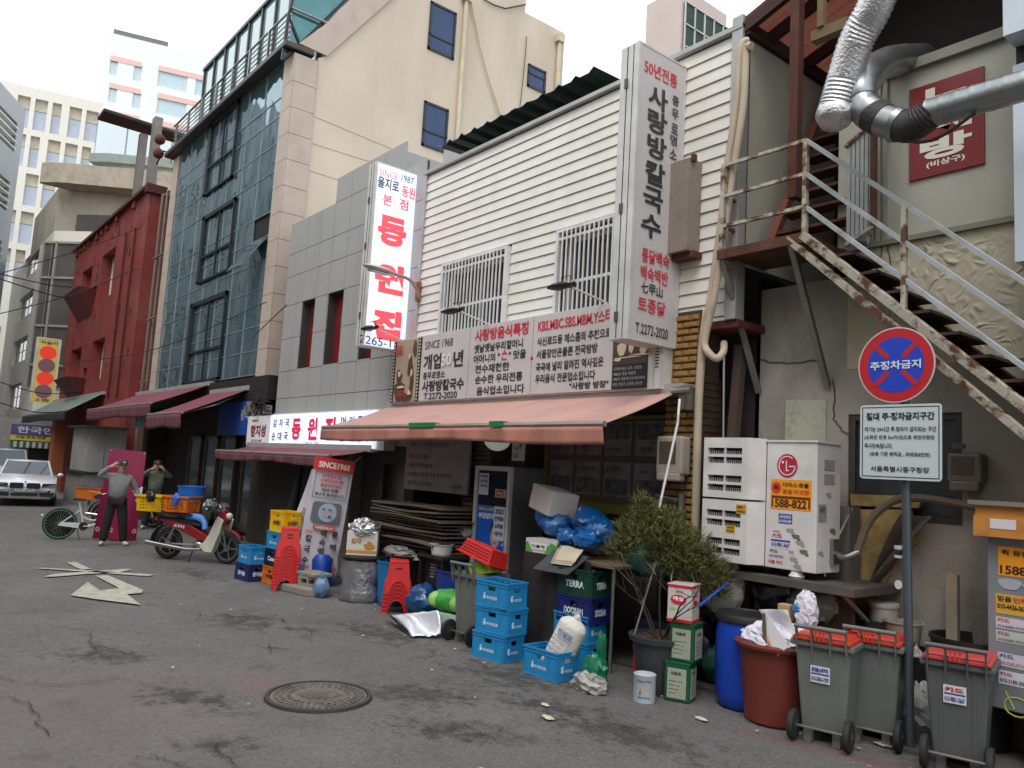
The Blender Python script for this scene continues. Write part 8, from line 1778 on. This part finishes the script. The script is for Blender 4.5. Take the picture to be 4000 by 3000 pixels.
def person(label, loc, rz, J, jm, tm, capm, sc_=1.0, jl='jacket'):
    t = thing('person', label, 'person', loc, rz)
    P_ = {k: tuple(v*sc_ for v in q) for k, q in J.items()}
    B = dict(pel=(*P_['pel'], .1, .085), sp=(*P_['sp'], .105, .09), ch=(*P_['ch'], .12, .095), nk=(*P_['nk'], .05), jw=(*P_['jw'], .06, .065), hd=(*P_['hd'], .094, .1), tp=(*P_['tp'], .06, .065))
    E = [('pel', 'sp'), ('sp', 'ch'), ('ch', 'nk'), ('nk', 'jw'), ('jw', 'hd'), ('hd', 'tp')]
    for s_ in 'ab':
        B['sh'+s_] = (*P_['sh'+s_], .06); B['el'+s_] = (*P_['el'+s_], .04); B['wr'+s_] = (*P_['wr'+s_], .027); B['ha'+s_] = (*P_['ha'+s_], .036, .022)
        B['hp'+s_] = (*P_['hp'+s_], .09); B['kn'+s_] = (*P_['kn'+s_], .058); B['an'+s_] = (*P_['an'+s_], .038)
        E += [('ch', 'sh'+s_), ('sh'+s_, 'el'+s_), ('el'+s_, 'wr'+s_), ('wr'+s_, 'ha'+s_), ('pel', 'hp'+s_), ('hp'+s_, 'kn'+s_), ('kn'+s_, 'an'+s_)]
        # five fingers rooted in the palm
        w_ = Vector(P_['wr'+s_]); h_ = Vector(P_['ha'+s_]); d = (h_-w_).normalized(); sd_ = d.cross(Vector((0, 1, 0))); sd_ = sd_.normalized() if sd_.length > .1 else Vector((1, 0, 0))
        for k, (off, L_) in enumerate(((-.026, .055), (-.01, .07), (.007, .066), (.023, .052))):
            a_ = h_+sd_*off; b_ = a_+d*L_*.6; c_ = b_+d*L_*.35+Vector((0, -.02, -.015)); n1, n2 = 'f%s%d' % (s_, k), 'g%s%d' % (s_, k)
            B[n1] = (*b_, .009); B[n2] = (*c_, .008); E += [('ha'+s_, n1), (n1, n2)]
        a_ = h_-d*.03-sd_*.045; B['th'+s_] = (*a_, .011); B['ti'+s_] = (*(a_+d*.035-sd_*.008), .009); E += [('wr'+s_, 'th'+s_), ('th'+s_, 'ti'+s_)]
    skin('body', B, E, SKN, t, 2)
    hd = Vector(P_['hd']); f_ = Vector(J.get('face', (0, -1, 0))).normalized(); sd_ = f_.cross(Vector((0, 0, 1))).normalized(); fm = MB()
    fm.ball(hd+f_*.1-Vector((0, 0, .01)), .014, .018, .024, 8, 6)
    ob('nose', fm, SKN, t, True)
    for s_ in (-1, 1):
        ob('eye', MB().ball(hd+f_*.088+sd_*.033*s_+Vector((0, 0, .018)), .013, .009, .007, 8, 6), flat((40, 32, 30)), t, True)
        ob('ear', MB().ball(hd+sd_*.09*s_, .012, .022, .032, 8, 6), SKN, t, True)
    ob('mouth', MB().ball(hd+f_*.085-Vector((0, 0, .05)), .025, .01, .006, 8, 6), flat((120, 64, 58)), t, True)
    ob('hair', MB().ball(hd-f_*.03+Vector((0, 0, .015)), .09, .085, .088, 14, 10), flat((48, 44, 42)), t, True)
    # jacket, trousers, shoes, cap
    Jk = {k: B[k] for k in ('pel', 'sp', 'ch')}; Jk['pel'] = (*P_['pel'][:2], P_['pel'][2]-.03, .185, .14); Jk['sp'] = (*P_['sp'], .2, .165); Jk['ch'] = (*P_['ch'], .2, .155); Jk['nk'] = (*P_['nk'][:2], P_['nk'][2]-.03, .075, .07)
    E2 = [('pel', 'sp'), ('sp', 'ch'), ('ch', 'nk')]
    for s_ in 'ab':
        Jk['sh'+s_] = (*P_['sh'+s_], .085); m_ = tuple((a+b)/2 for a, b in zip(P_['sh'+s_], P_['el'+s_])); Jk['mi'+s_] = (*m_, .074); Jk['el'+s_] = (*P_['el'+s_], .062); Jk['wr'+s_] = (*P_['wr'+s_], .042)
        E2 += [('ch', 'sh'+s_), ('sh'+s_, 'mi'+s_), ('mi'+s_, 'el'+s_), ('el'+s_, 'wr'+s_)]
    skin(jl, Jk, E2, jm, t, 2)
    ob('collar', MB().lathe([(.07, -.03), (.075, .02), (.068, .05)], c=P_['nk'], n=14), jm, t, True)
    Tr = {'pel': (*P_['pel'], .14, .11)}; E3 = []
    for s_ in 'ab':
        Tr['hp'+s_] = (*P_['hp'+s_], .125); Tr['kn'+s_] = (*P_['kn'+s_], .098); Tr['an'+s_] = (*P_['an'+s_][:2], .06, .085); E3 += [('pel', 'hp'+s_), ('hp'+s_, 'kn'+s_), ('kn'+s_, 'an'+s_)]
    skin('trousers', Tr, E3, tm, t, 2)
    for s_ in 'ab':
        a_ = P_['an'+s_]; dx = P_['to'+s_]; b = MB(); b.ball(((a_[0]+dx[0])/2, (a_[1]+dx[1])/2, .045), .05, .14, .05, 14, 8)
        ang_ = math.atan2(dx[0]-a_[0], -(dx[1]-a_[1])); c_ = Vector(((a_[0]+dx[0])/2, (a_[1]+dx[1])/2, 0)); Mr = Matrix.Rotation(ang_, 4, 'Z')
        b.v = [(Mr @ (q-c_))+c_ for q in b.v]; 
        for q in b.v: q.z = max(q.z, .0)
        ob('shoe', b, mat('trainer grey', (170, 168, 160), .6), t, True)
    cp = MB(); cp.v = []
    cp.lathe([(.102, .03), (.107, .055), (.1, .1), (.07, .135), (.001, .145)], c=hd, n=18); ob('cap', cp, capm, t, True)
    br = MB(); br.grid(lambda u, v: hd+f_*(.08+.09*v*math.cos((u-.5)*1.6))+sd_*(u-.5)*(.18-.03*v)+Vector((0, 0, .045-.012*v)), 8, 3); ob('cap_peak', br, capm, t, True, solid=.008)
    ob('cap_badge', MB().ball(hd+f_*.1+Vector((0, 0, .085)), .025, .015, .02, 8, 6), flat((190, 186, 180)), t, True)
    return t
CAP = mat('camouflage cap', (58, 52, 44), .8, var=.5, scale=30)
J1 = dict(pel=(0, 0, .93), sp=(0, 0, 1.14), ch=(.0, 0, 1.34), nk=(.02, -.01, 1.49), jw=(.025, -.03, 1.565), hd=(.03, -.03, 1.625), tp=(.03, -.02, 1.69),
          sha=(-.17, 0, 1.41), ela=(-.40, -.06, 1.42), wra=(-.17, -.15, 1.63), haa=(-.10, -.16, 1.68), shb=(.2, 0, 1.39), elb=(.34, .05, 1.15), wrb=(.4, -.02, .98), hab=(.4, -.06, .92),
          hpa=(-.09, 0, .9), kna=(-.14, -.02, .48), ana=(-.19, .0, .08), toa=(-.22, -.16, .03), hpb=(.09, 0, .9), knb=(.15, -.02, .48), anb=(.2, .02, .08), tob=(.26, -.13, .03), face=(.35, -1, .0))
mp_ = gp(438, 2130)
person('man in a grey padded jacket raising one hand to his cap before the pink banner', (mp_.x, mp_.y, 0), R(76.7), J1, mat('grey padded jacket', (122, 122, 118), .75, var=.06, bump=.4, bscale=14), mat('black trousers', (24, 23, 24), .85), CAP)
J2 = dict(J1); J2.update(sha=(-.18, 0, 1.41), ela=(-.36, -.1, 1.33), wra=(-.12, -.2, 1.53), haa=(-.06, -.2, 1.58), shb=(.18, 0, 1.41), elb=(.36, -.1, 1.33), wrb=(.14, -.2, 1.53), hab=(.08, -.2, 1.58), hd=(.0, -.03, 1.62), jw=(0, -.03, 1.56), nk=(0, 0, 1.49), tp=(0, -.02, 1.69), face=(0, -1, -.1))
p2_ = pt(612, 1870, 5.9)
person('second person in camouflage sleeves and cap holding both hands to the face behind the baskets', (p2_.x, 5.9, 0), R(72), J2, mat('camouflage sleeve', (96, 100, 84), .8, var=.4, scale=18), mat('dark trousers', (30, 32, 40), .85), CAP, jl='shirt')
# ================================================================ VEHICLES
TYR2 = mat('tyre', (30, 29, 29), .8); CHR = mat('chrome', (176, 174, 170), .2, .95, var=.05); CWH = mat('white car paint', (206, 208, 210), .25, .1, var=.02, coat=.8)
def torus(c, R_, r_, M_=None, n=36, m_=10):
    b = MB(); return b.lathe([(R_+r_*math.cos(2*math.pi*k/m_), r_*math.sin(2*math.pi*k/m_)) for k in range(m_+1)], c=c, n=n, M=M_)
MY = Matrix.Rotation(R(90), 4, 'X')
def wheel2(t, c, R_, r_, rimc, spokes=12, nm='wheel', hubr=.03, rw=.012):
    w_ = ob(nm, torus(c, R_-r_, r_, MY), TYR2, t, True)
    ob('rim', MB().lathe([(R_-2*r_-.012, -rw), (R_-2*r_+.008, -rw), (R_-2*r_+.008, rw), (R_-2*r_-.012, rw), (R_-2*r_-.012, -rw)], c=c, n=36, M=MY), rimc, w_, True)
    sp2 = MB(); c = Vector(c)
    for k in range(spokes): a_ = 2*math.pi*k/spokes; d = Vector((math.cos(a_), 0, math.sin(a_))); sp2.tube([c+d*hubr*.6, c+d*(R_-2*r_)], .003 if spokes > 8 else .016, 4)
    ob('spoke', sp2, CHR if spokes > 8 else rimc, w_, kind='stuff'); ob('hub', MB().lathe([(.001, -.03), (hubr, -.03), (hubr, .03), (.001, .03)], c=c, n=16, M=MY), rimc, w_, True)
    return w_
def moped(name, label, loc, rz, bodym, shieldm, extras=True):
    t = thing(name, label, 'motorcycle', loc, rz)
    RW, FW2 = (-.6, 0, .29), (.62, 0, .28); GR_ = mat('alloy grey', (150, 150, 148), .35, .8)
    wheel2(t, RW, .29, .045, GR_, 5, hubr=.05); wheel2(t, FW2, .275, .035, GR_, 5, 'wheel', .06)
    ob('tail_fairing', MB().poly(Fr((0, -.0, 0), (1, 0, 0)), [(-.85, .75), (-.5, .72), (-.1, .66), (.22, .5), (.32, .42), (.12, .38), (-.2, .5), (-.55, .62)], -.11, .11), bodym, t, bevel=.02)
    ob('seat', MB().poly(Fr((0, 0, 0), (1, 0, 0)), [(-.82, .76), (-.3, .76), (-.05, .72), (.1, .68), (.1, .64), (-.1, .66), (-.5, .72), (-.8, .74)], -.12, .12), mat('seat black', (26, 25, 26), .6), t, bevel=.02)
    ob('leg_shield', MB().poly(Fr((0, -.16, 0), (1, 0, 0)), [(.14, .28), (.3, .5), (.45, .86), (.58, .8), (.52, .55), (.4, .2), (.26, .2)], -.03, .0).poly(Fr((0, .19, 0), (1, 0, 0)), [(.14, .28), (.3, .5), (.45, .86), (.58, .8), (.52, .55), (.4, .2), (.26, .2)], -.03, .0).add([(.45, -.16, .86), (.45, .19, .86), (.52, .19, .55), (.52, -.16, .55), (.4, .19, .2), (.4, -.16, .2)], [(0, 1, 2, 3), (3, 2, 4, 5)]), shieldm, t, bevel=.01)
    ob('front_cowl', MB().poly(Fr((0, 0, 0), (1, 0, 0)), [(.4, .95), (.52, .97), (.62, .82), (.58, .7), (.47, .75)], -.09, .09), bodym, t, bevel=.02)
    ob('front_fender', MB().grid(lambda u, v: Vector((.62+.33*math.cos(R(30+120*u)), -.06+.12*v, .28+.33*math.sin(R(30+120*u)))), 12, 3), bodym, t, True, solid=.01)
    ob('rear_fender', MB().grid(lambda u, v: Vector((-.6+.34*math.cos(R(60+130*u)), -.08+.16*v, .29+.34*math.sin(R(60+130*u)))), 12, 3), mat('fender black', (30, 30, 32), .5), t, True, solid=.01)
    ob('fork', MB().tube([(.5, -.08, .8), (.64, -.08, .28)], .022, 8), CHR, t, True); ob('fork', MB().tube([(.5, .08, .8), (.64, .08, .28)], .022, 8), CHR, t, True)
    ob('engine', MB().ball((.05, 0, .3), .14, .11, .1, 14, 8).lathe([(.001, -.14), (.08, -.13), (.09, .0), (.001, .02)], c=(.1, -.02, .3), n=16, M=MY), GR_, t, True)
    ob('exhaust', MB().tube([(.15, -.12, .24), (-.1, -.15, .22), (-.35, -.16, .24), (-.95, -.18, .3)], [.02, .03, .04, .045], 12), CHR, t, True)
    ob('swing_arm', MB().tube([(.0, -.09, .3), (-.6, -.09, .29)], .022, 6), GR_, t); ob('shock_absorber', MB().tube([(-.42, -.13, .62), (-.55, -.13, .36)], .025, 8), CHR, t, True)
    ob('kick_stand', MB().tube([(0, -.1, .26), (-.02, -.2, .0)], .012, 5), M_BLK, t)
    ob('handlebar', MB().tube(smooth([Vector((.36, -.36, 1.0)), Vector((.42, -.15, 1.02)), Vector((.45, 0, .96)), Vector((.42, .15, 1.02)), Vector((.36, .36, 1.0))], 4), .014, 6), M_STL, t, True)
    ob('headlight', MB().ball((.6, 0, .86), .06, .08, .07, 12, 8), flat((190, 190, 186)), t, True)
    ob('tail_light', MB().box(-.9, -.84, -.07, .07, .7, .76), flat((210, 80, 30)), t); ob('rack', MB().tube([(-.4, -.12, .8), (-.95, -.12, .86), (-.95, .12, .86), (-.4, .12, .8)], .01, 5), M_STL, t)
    return t
mr_ = gp(627, 2180); mf_ = gp(905, 2205); ang_ = math.atan2(mf_.y-mr_.y, mf_.x-mr_.x); mc_ = (mr_+mf_)/2
REDM = mat('scooter red', (132, 22, 34), .3, .1, var=.04, coat=.5); IVO = mat('ivory plastic', (196, 192, 176), .4)
mo = moped('delivery_moped', 'dark red and ivory delivery moped with foil wrapped handlebar parked beside the crates', (mc_.x, mc_.y, 0), ang_, REDM, IVO)
ob('grip_cover', MB().ball((.38, -.3, 1.05), .12, .14, .12, 18, 12, .5, 3.5, 4), mat('foil cover', (120, 122, 126), .3, .7, var=.5, scale=9), mo); ob('grip_cover', MB().ball((.3, .25, .98), .13, .1, .1, 16, 10, .5, 3.5, 6), mat('foil cover', (120, 122, 126), .3, .7), mo)
ob('seat_cover', MB().tube(smooth([Vector((-.25, -.02, .8)), Vector((0, -.04, .8)), Vector((.15, -.08, .72)), Vector((.2, -.12, .6))], 5), [.07]*8+[.05]*8, 10), mat('blue cover', (80, 130, 196), .7, var=.1), mo, True)
T(Fr((-.45, -.115, .62), (1, 0, -.15), (.15, 0, 1)), 'CITI', 0, 0, .05, flat((210, 200, 200)), mo, w=.22, bold=.04)
def basket(name, label, loc, rz, m_, w_=.46, d_=.34, h_=.3, slots=True, group=None):
    t = thing(name, label, 'basket', loc, rz, group); b = MB()
    Fs = [Fr((-w_/2, -d_/2, 0), (1, 0, 0), (0, -.12, 1)), Fr((w_/2, -d_/2, 0), (0, 1, 0), (.12, 0, 1)), Fr((w_/2, d_/2, 0), (-1, 0, 0), (0, .12, 1)), Fr((-w_/2, d_/2, 0), (0, -1, 0), (-.12, 0, 1))]
    for i, F_ in enumerate(Fs):
        L_ = w_ if i % 2 == 0 else d_
        hs3 = [(.04+.06*k, .08+.06*k, .04+.055*j, .075+.055*j) for k in range(int((L_-.06)/.06)) for j in range(4 if slots else 0)]
        rect_hole_wall(F_, -.03, L_+.03, 0, h_, hs3, .006, b)
    b.box(-w_/2, w_/2, -d_/2, d_/2, 0, .01)
    ob('body', b, m_, t); e_ = .045
    ob('rim', MB().box(-w_/2-e_-.01, w_/2+e_+.01, -d_/2-e_-.015, -d_/2-e_+.015, h_-.03, h_).box(-w_/2-e_-.01, w_/2+e_+.01, d_/2+e_-.015, d_/2+e_+.015, h_-.03, h_).box(-w_/2-e_-.015, -w_/2-e_+.015, -d_/2-e_, d_/2+e_, h_-.03, h_).box(w_/2+e_-.015, w_/2+e_+.015, -d_/2-e_, d_/2+e_, h_-.03, h_), m_, t); return t
fwd = Vector((math.cos(ang_), math.sin(ang_), 0)); lft = Vector((-fwd.y, fwd.x, 0))
q = mc_+fwd*-.42+lft*.02
basket('orange_basket', 'orange slotted basket on the rack of the red moped', (q.x, q.y, .88), ang_, ORG, .44, .36)
basket('yellow_basket', 'yellow slotted basket on the moped behind the man with a black bag over its rim', (mc_.x-fwd.x*.98, mc_.y-fwd.y*.98, .86), ang_+.05, YEL, .44, .36)
solo('rack_board', MB().box(-1.25, -.1, -.2, .2, .845, .86, Matrix.Translation(mc_) @ Matrix.Rotation(ang_, 4, 'Z')), M_BLK, 'black carrying board under the yellow and orange baskets', 'board')
q2 = mc_+fwd*-.4+lft*.25; bk2 = bucket('blue_pail', q2.x+.0, q2.y+.0, .2, .25, .34, plas('clear blue plastic', (28, 104, 196)), 'clear blue tub standing on the baskets of the moped', 'tub', z=1.02)
t = thing('black_bag', 'black plastic bag hanging over the rim of the yellow basket', 'bag', (mc_.x-fwd.x*.85+.1, mc_.y-fwd.y*.85-.22, 1.08), 0); ob('bag', MB().ball((0, 0, .05), .15, .07, .1, 16, 10, .5, 3, 8), mat('black film', (24, 20, 32), .3, coat=.3), t, True)
t = thing('blue_glove', 'bright blue plastic rag over the rim of the orange basket', 'rag', (mc_.x-fwd.x*.3+.08, mc_.y-fwd.y*.3-.24, 1.05), 0); ob('rag', MB().ball((0, 0, .06), .1, .05, .12, 14, 10, .5, 3, 9), mat('bright blue film', (50, 110, 200), .4), t, True)
# bicycle
bw0 = gp(226, 2107); bu = Vector((.2, .98, 0)).normalized(); bang = math.atan2(bu.y, bu.x)
bc = thing('bicycle', 'white city bicycle with green rimmed wheels parked beside the pink banner', 'bicycle', (bw0.x+bu.x*.52, bw0.y+bu.y*.52, 0), bang); BWH = mat('bike white', (200, 200, 198), .35); GRM = flat((38, 130, 80), .4)
wheel2(bc, (-.52, 0, .33), .33, .02, GRM, 24, rw=.014); wheel2(bc, (.52, 0, .33), .33, .02, GRM, 24, rw=.014)
fr2 = MB()
for a, b_, r_ in (((-.07, 0, .3), (-.2, 0, .8), .018), ((-.07, 0, .3), (-.52, 0, .33), .014), ((-.52, 0, .33), (-.17, 0, .62), .012)): fr2.tube([a, b_], r_, 8)
fr2.tube(smooth([Vector((-.14, 0, .5)), Vector((.05, 0, .42)), Vector((.25, 0, .46)), Vector((.4, 0, .74))], 6), .02, 8).tube(smooth([Vector((-.07, 0, .3)), Vector((.12, 0, .32)), Vector((.28, 0, .42)), Vector((.41, 0, .7))], 6), .022, 8)
ob('frame', fr2, BWH, bc, True); ob('fork', MB().tube([(.38, 0, .85), (.42, 0, .68), (.52, 0, .33)], .016, 8), BWH, bc, True)
ob('chain_guard', MB().poly(Fr((0, -.06, 0), (1, 0, 0)), [(-.55, .3), (-.5, .37), (-.1, .36), (.02, .34), (.0, .24), (-.1, .24)], -.01, .01), BWH, bc); ob('chainring', MB().lathe([(.001, -.075), (.09, -.075), (.09, -.065), (.001, -.065)], c=(-.07, 0, .29), n=22, M=MY.inverted()), M_BLK, bc, True)
ob('crank', MB().tube([(-.07, -.08, .29), (.09, -.09, .3)], .01, 5).box(.06, .14, -.14, -.09, .29, .31), CHR, bc); ob('saddle', MB().poly(Fr((0, 0, 0), (1, 0, 0)), [(-.33, .84), (-.3, .89), (-.1, .87), (-.02, .85), (-.12, .83)], -.07, .07), M_BLK, bc, bevel=.015)
ob('handlebar', MB().tube(smooth([Vector((.2, -.26, .98)), Vector((.32, -.24, 1.02)), Vector((.38, 0, 1.0)), Vector((.32, .24, 1.02)), Vector((.2, .26, .98))], 5), .011, 6).tube([(.38, 0, 1.0), (.38, 0, .83)], .013, 6), CHR, bc, True)
ob('grip', MB().tube([(.12, -.27, .97), (.24, -.255, .99)], .016, 6), M_BLK, bc); ob('mudguard', MB().grid(lambda u, v: Vector((-.52+.36*math.cos(R(20+130*u)), -.03+.06*v, .33+.36*math.sin(R(20+130*u)))), 14, 2), mat('dark guard', (60, 60, 62), .3, .4), bc, True, solid=.004)
ob('kick_stand', MB().tube([(-.2, -.05, .3), (-.12, -.14, .0)], .01, 5), M_BLK, bc); ob('reflector', MB().ball((-.86, 0, .5), .03, .03, .03, 8, 6), flat((190, 190, 190)), bc, True)
# dark motorbike with orange box behind the bicycle
db = gp(345, 2065)
m2_ = moped('dark_motorbike', 'dark motorbike mostly hidden behind the bicycle carrying an orange tray', (db.x-.6, db.y+1.0, 0), R(60), mat('dark maroon paint', (60, 34, 36), .4), mat('dark plastic shell', (40, 38, 40), .5))
ob('number_plate', MB().box(-.98, -.97, -.12, .12, .5, .62), flat((150, 156, 158)), m2_); ob('mirror', MB().tube([(.4, .3, 1.0), (.42, .36, 1.25)], .006, 5).ball((.42, .37, 1.3), .03, .06, .08, 10, 8), M_BLK, m2_)
ob_c = pt(347, 1925, 4.6)
tr_ = thing('orange_tray', 'plain orange plastic tray box on the dark motorbike', 'tray', (ob_c.x, 4.6, ob_c.z-.16), R(72)); ob('body', MB().tbox(-.3, .3, -.18, .18, 0, .3, .88), mat('orange tray', (206, 104, 14), .5, var=.04), tr_); ob('rim', MB().box(-.32, .32, -.2, .2, .28, .3), mat('orange tray', (206, 104, 14), .5), tr_, bevel=.006)
# plastic covered stall behind the man
st_ = thing('covered_stall', 'stall wrapped in grey translucent sheeting under a dark flat roof behind the motorbike', 'stall', (-22, 6, 0), world=True)
FQ = YF(5.8); a, b = FQ.uv(288, 1690), FQ.uv(455, 1690); z0_, z1_ = FQ.uv(290, 1835)[1], FQ.uv(290, 1672)[1]
SHG = mat('grey sheeting', (150, 148, 144), .45, var=.08, bump=.4, bscale=3); xs0 = a[0]; xs1_ = min(b[0], xs0+2.6)
ob('sheeting', MB().grid(lambda u, v: Vector((xs0+(xs1_-xs0)*min(1, u*1.0)+.05*math.sin(u*20), 5.8+.25*(u**4)*2, z0_+(z1_-z0_)*v)), 30, 4).add([(xs1_, 5.8, z0_), (xs1_, 7, z0_), (xs1_, 7, z1_), (xs1_, 5.8, z1_)], [(0, 1, 2, 3)]), SHG, st_, True)
ob('roof', MB().box(xs0-.1, xs1_+.3, 5.6, 7, z1_, z1_+.07), M_DRK, st_); ob('counter', MB().box(xs0-.2, xs1_+.1, 5.75, 6.9, 0, z0_-.08), mat('grey counter', (132, 128, 126), .7, dirt=.3), st_); ob('table_top', MB().box(xs0-.3, xs1_+.2, 5.65, 6.95, z0_-.07, z0_-.02), M_BLK, st_)
# cars
def car(name, label, loc, rz, m_, L_=4.6, W_=1.82, Hh=1.43, kind_='sedan', plate='12가 4373'):
    t = thing(name, label, 'car', loc, rz); hw = W_/2
    st3 = [(0.0, .42, .36, .62, .78), (.06, .25, .72, .72, .9), (.25, .2, .8, .82, .97), (.9, .2, .92, .93, 1), (1.35, .2, .97, .99, 1), (2.0, .2, .98, 1.0, 1), (3.2, .2, .98, 1.0, 1), (4.1, .22, 1.0, 1.02, .97), (4.5, .3, .9, .95, .88), (4.6, .42, .7, .8, .8)]
    vs = []; fs = []; n_ = 10
    for x, zb, zm, zt, k in st3:
        w_ = hw*k
        ring = [(-w_*.8, zb), (-w_*.97, zb+.12), (-w_, (zb+zm)/2+.05), (-w_*.97, zm-.04), (-w_*.82, zt-.0), (w_*.82, zt-.0), (w_*.97, zm-.04), (w_, (zb+zm)/2+.05), (w_*.97, zb+.12), (w_*.8, zb)]
        vs += [Vector((-x, y, z)) for y, z in ring]
    for i in range(len(st3)-1):
        for k in range(n_): fs.append((i*n_+k, i*n_+(k+1) % n_, (i+1)*n_+(k+1) % n_, (i+1)*n_+k))
    fs += [tuple(range(n_)), tuple((len(st3)-1)*n_+k for k in range(n_-1, -1, -1))]
    ob('body', MB().add(vs, fs), m_, t, True, bevel=.01)
    cbn_ = [(1.25, .95, .80), (2.0, Hh-.06, .66), (2.6, Hh, .66), (3.4, Hh-.04, .64), (4.2, .98, .74)]
    vs = []; 
    for x, z, k in cbn_: vs += [Vector((-x, -hw*k, z)), Vector((-x, hw*k, z))]
    for x, z, k in cbn_: vs += [Vector((-x, -hw*.86, .93)), Vector((-x, hw*.86, .93))]
    ob('roof', MB().add([vs[2], vs[3], vs[4], vs[5], vs[6], vs[7]], [(0, 1, 3, 2), (2, 3, 5, 4)]), m_, t, True, solid=.03)
    ob('windscreen', MB().add([Vector((-1.2, -hw*.78, .95)), Vector((-1.2, hw*.78, .95)), Vector((-2.0, hw*.63, Hh-.05)), Vector((-2.0, -hw*.63, Hh-.05))], [(0, 1, 2, 3)]), mat('car glass', (70, 78, 84), .05, .3, var=0), t, solid=.01)
    gm_ = MB()
    for s_ in (-1, 1): gm_.add([Vector((-1.25, s_*hw*.86, .93)), Vector((-2.0, s_*hw*.66, Hh-.05)), Vector((-3.4, s_*hw*.65, Hh-.05)), Vector((-4.2, s_*hw*.8, .95))], [(0, 1, 2, 3)])
    gm_.add([Vector((-4.25, -hw*.74, .97)), Vector((-4.25, hw*.74, .97)), Vector((-3.42, hw*.62, Hh-.05)), Vector((-3.42, -hw*.62, Hh-.05))], [(0, 1, 2, 3)])
    ob('side_window', gm_, mat('car glass dark', (34, 38, 42), .06, .2, var=0), t)
    for s_ in (-1, 1):
        ob('pillar', MB().tube([(-1.22, s_*hw*.81, .94), (-2.02, s_*hw*.655, Hh-.02)], .035, 6), m_, t, True)
        ob('headlight', MB().add([Vector((.03, s_*.46, .6)), Vector((-.02, s_*.84, .62)), Vector((-.07, s_*.88, .74)), Vector((.02, s_*.47, .73))], [(0, 1, 2, 3) if s_ > 0 else (3, 2, 1, 0)]), mat('headlamp', (60, 64, 68), .08, .3), t, solid=.02)
        ob('grille', rr(Fr((.02, 0, 0), (0, 1, 0)), min(s_*.04, s_*.42), max(s_*.04, s_*.42), .56, .74, .05, -.06, .03), M_BLK, t); ob('lower_intake', MB().box(.0, .04, min(s_*.42, s_*.82), max(s_*.42, s_*.82), .32, .45), M_BLK, t)
        ob('mirror', MB().ball((-1.35, s_*(hw+.07), .98), .08, .1, .07, 12, 8), m_, t, True)
        for x in (-.85, -3.75):
            w_ = ob('wheel', MB().lathe([(.001, -.1), (.25, -.1), (.32, -.09), (.33, 0), (.32, .09), (.25, .1), (.001, .1)], c=(x, s_*(hw-.1), .33), n=28, M=MY), TYR2, t, True)
            ob('rim', MB().lathe([(.001, -.11), (.2, -.11), (.22, .11), (.001, .11)], c=(x, s_*(hw-.1), .33), n=20, M=MY), CHR, w_, True)
    ob('centre_intake', MB().box(.0, .03, -.36, .36, .33, .42), M_BLK, t); ob('number_plate', MB().box(.03, .045, -.26, .26, .47, .57), flat((206, 206, 200)), t); T(Fr((.046, -.22, .485), (0, 1, 0)), plate, 0, 0, .07, INK, t, w=.44, bold=.03)
    ob('badge', circ(Fr((-.02, 0, .765), (0, 1, 0), (-.5, 0, 1)), 0, 0, .035, .035, 0, .02), flat((120, 150, 190)), t); return t
cpos = gp(88, 1978)
car('parked_car', 'white saloon car with twin oval grille parked nose toward the viewer at the left edge', (cpos.x, cpos.y, 0), R(-8), CWH)
c2 = gp(40, 1935); car('parked_van', 'second pale car half hidden behind the white saloon at the left edge', (c2.x-4, c2.y+.3, 0), R(-6), mat('silver paint', (180, 186, 192), .3, .3, coat=.6), Hh=1.7, plate='38나 1107')
for c in KEEP: bpy.data.curves.remove(c)
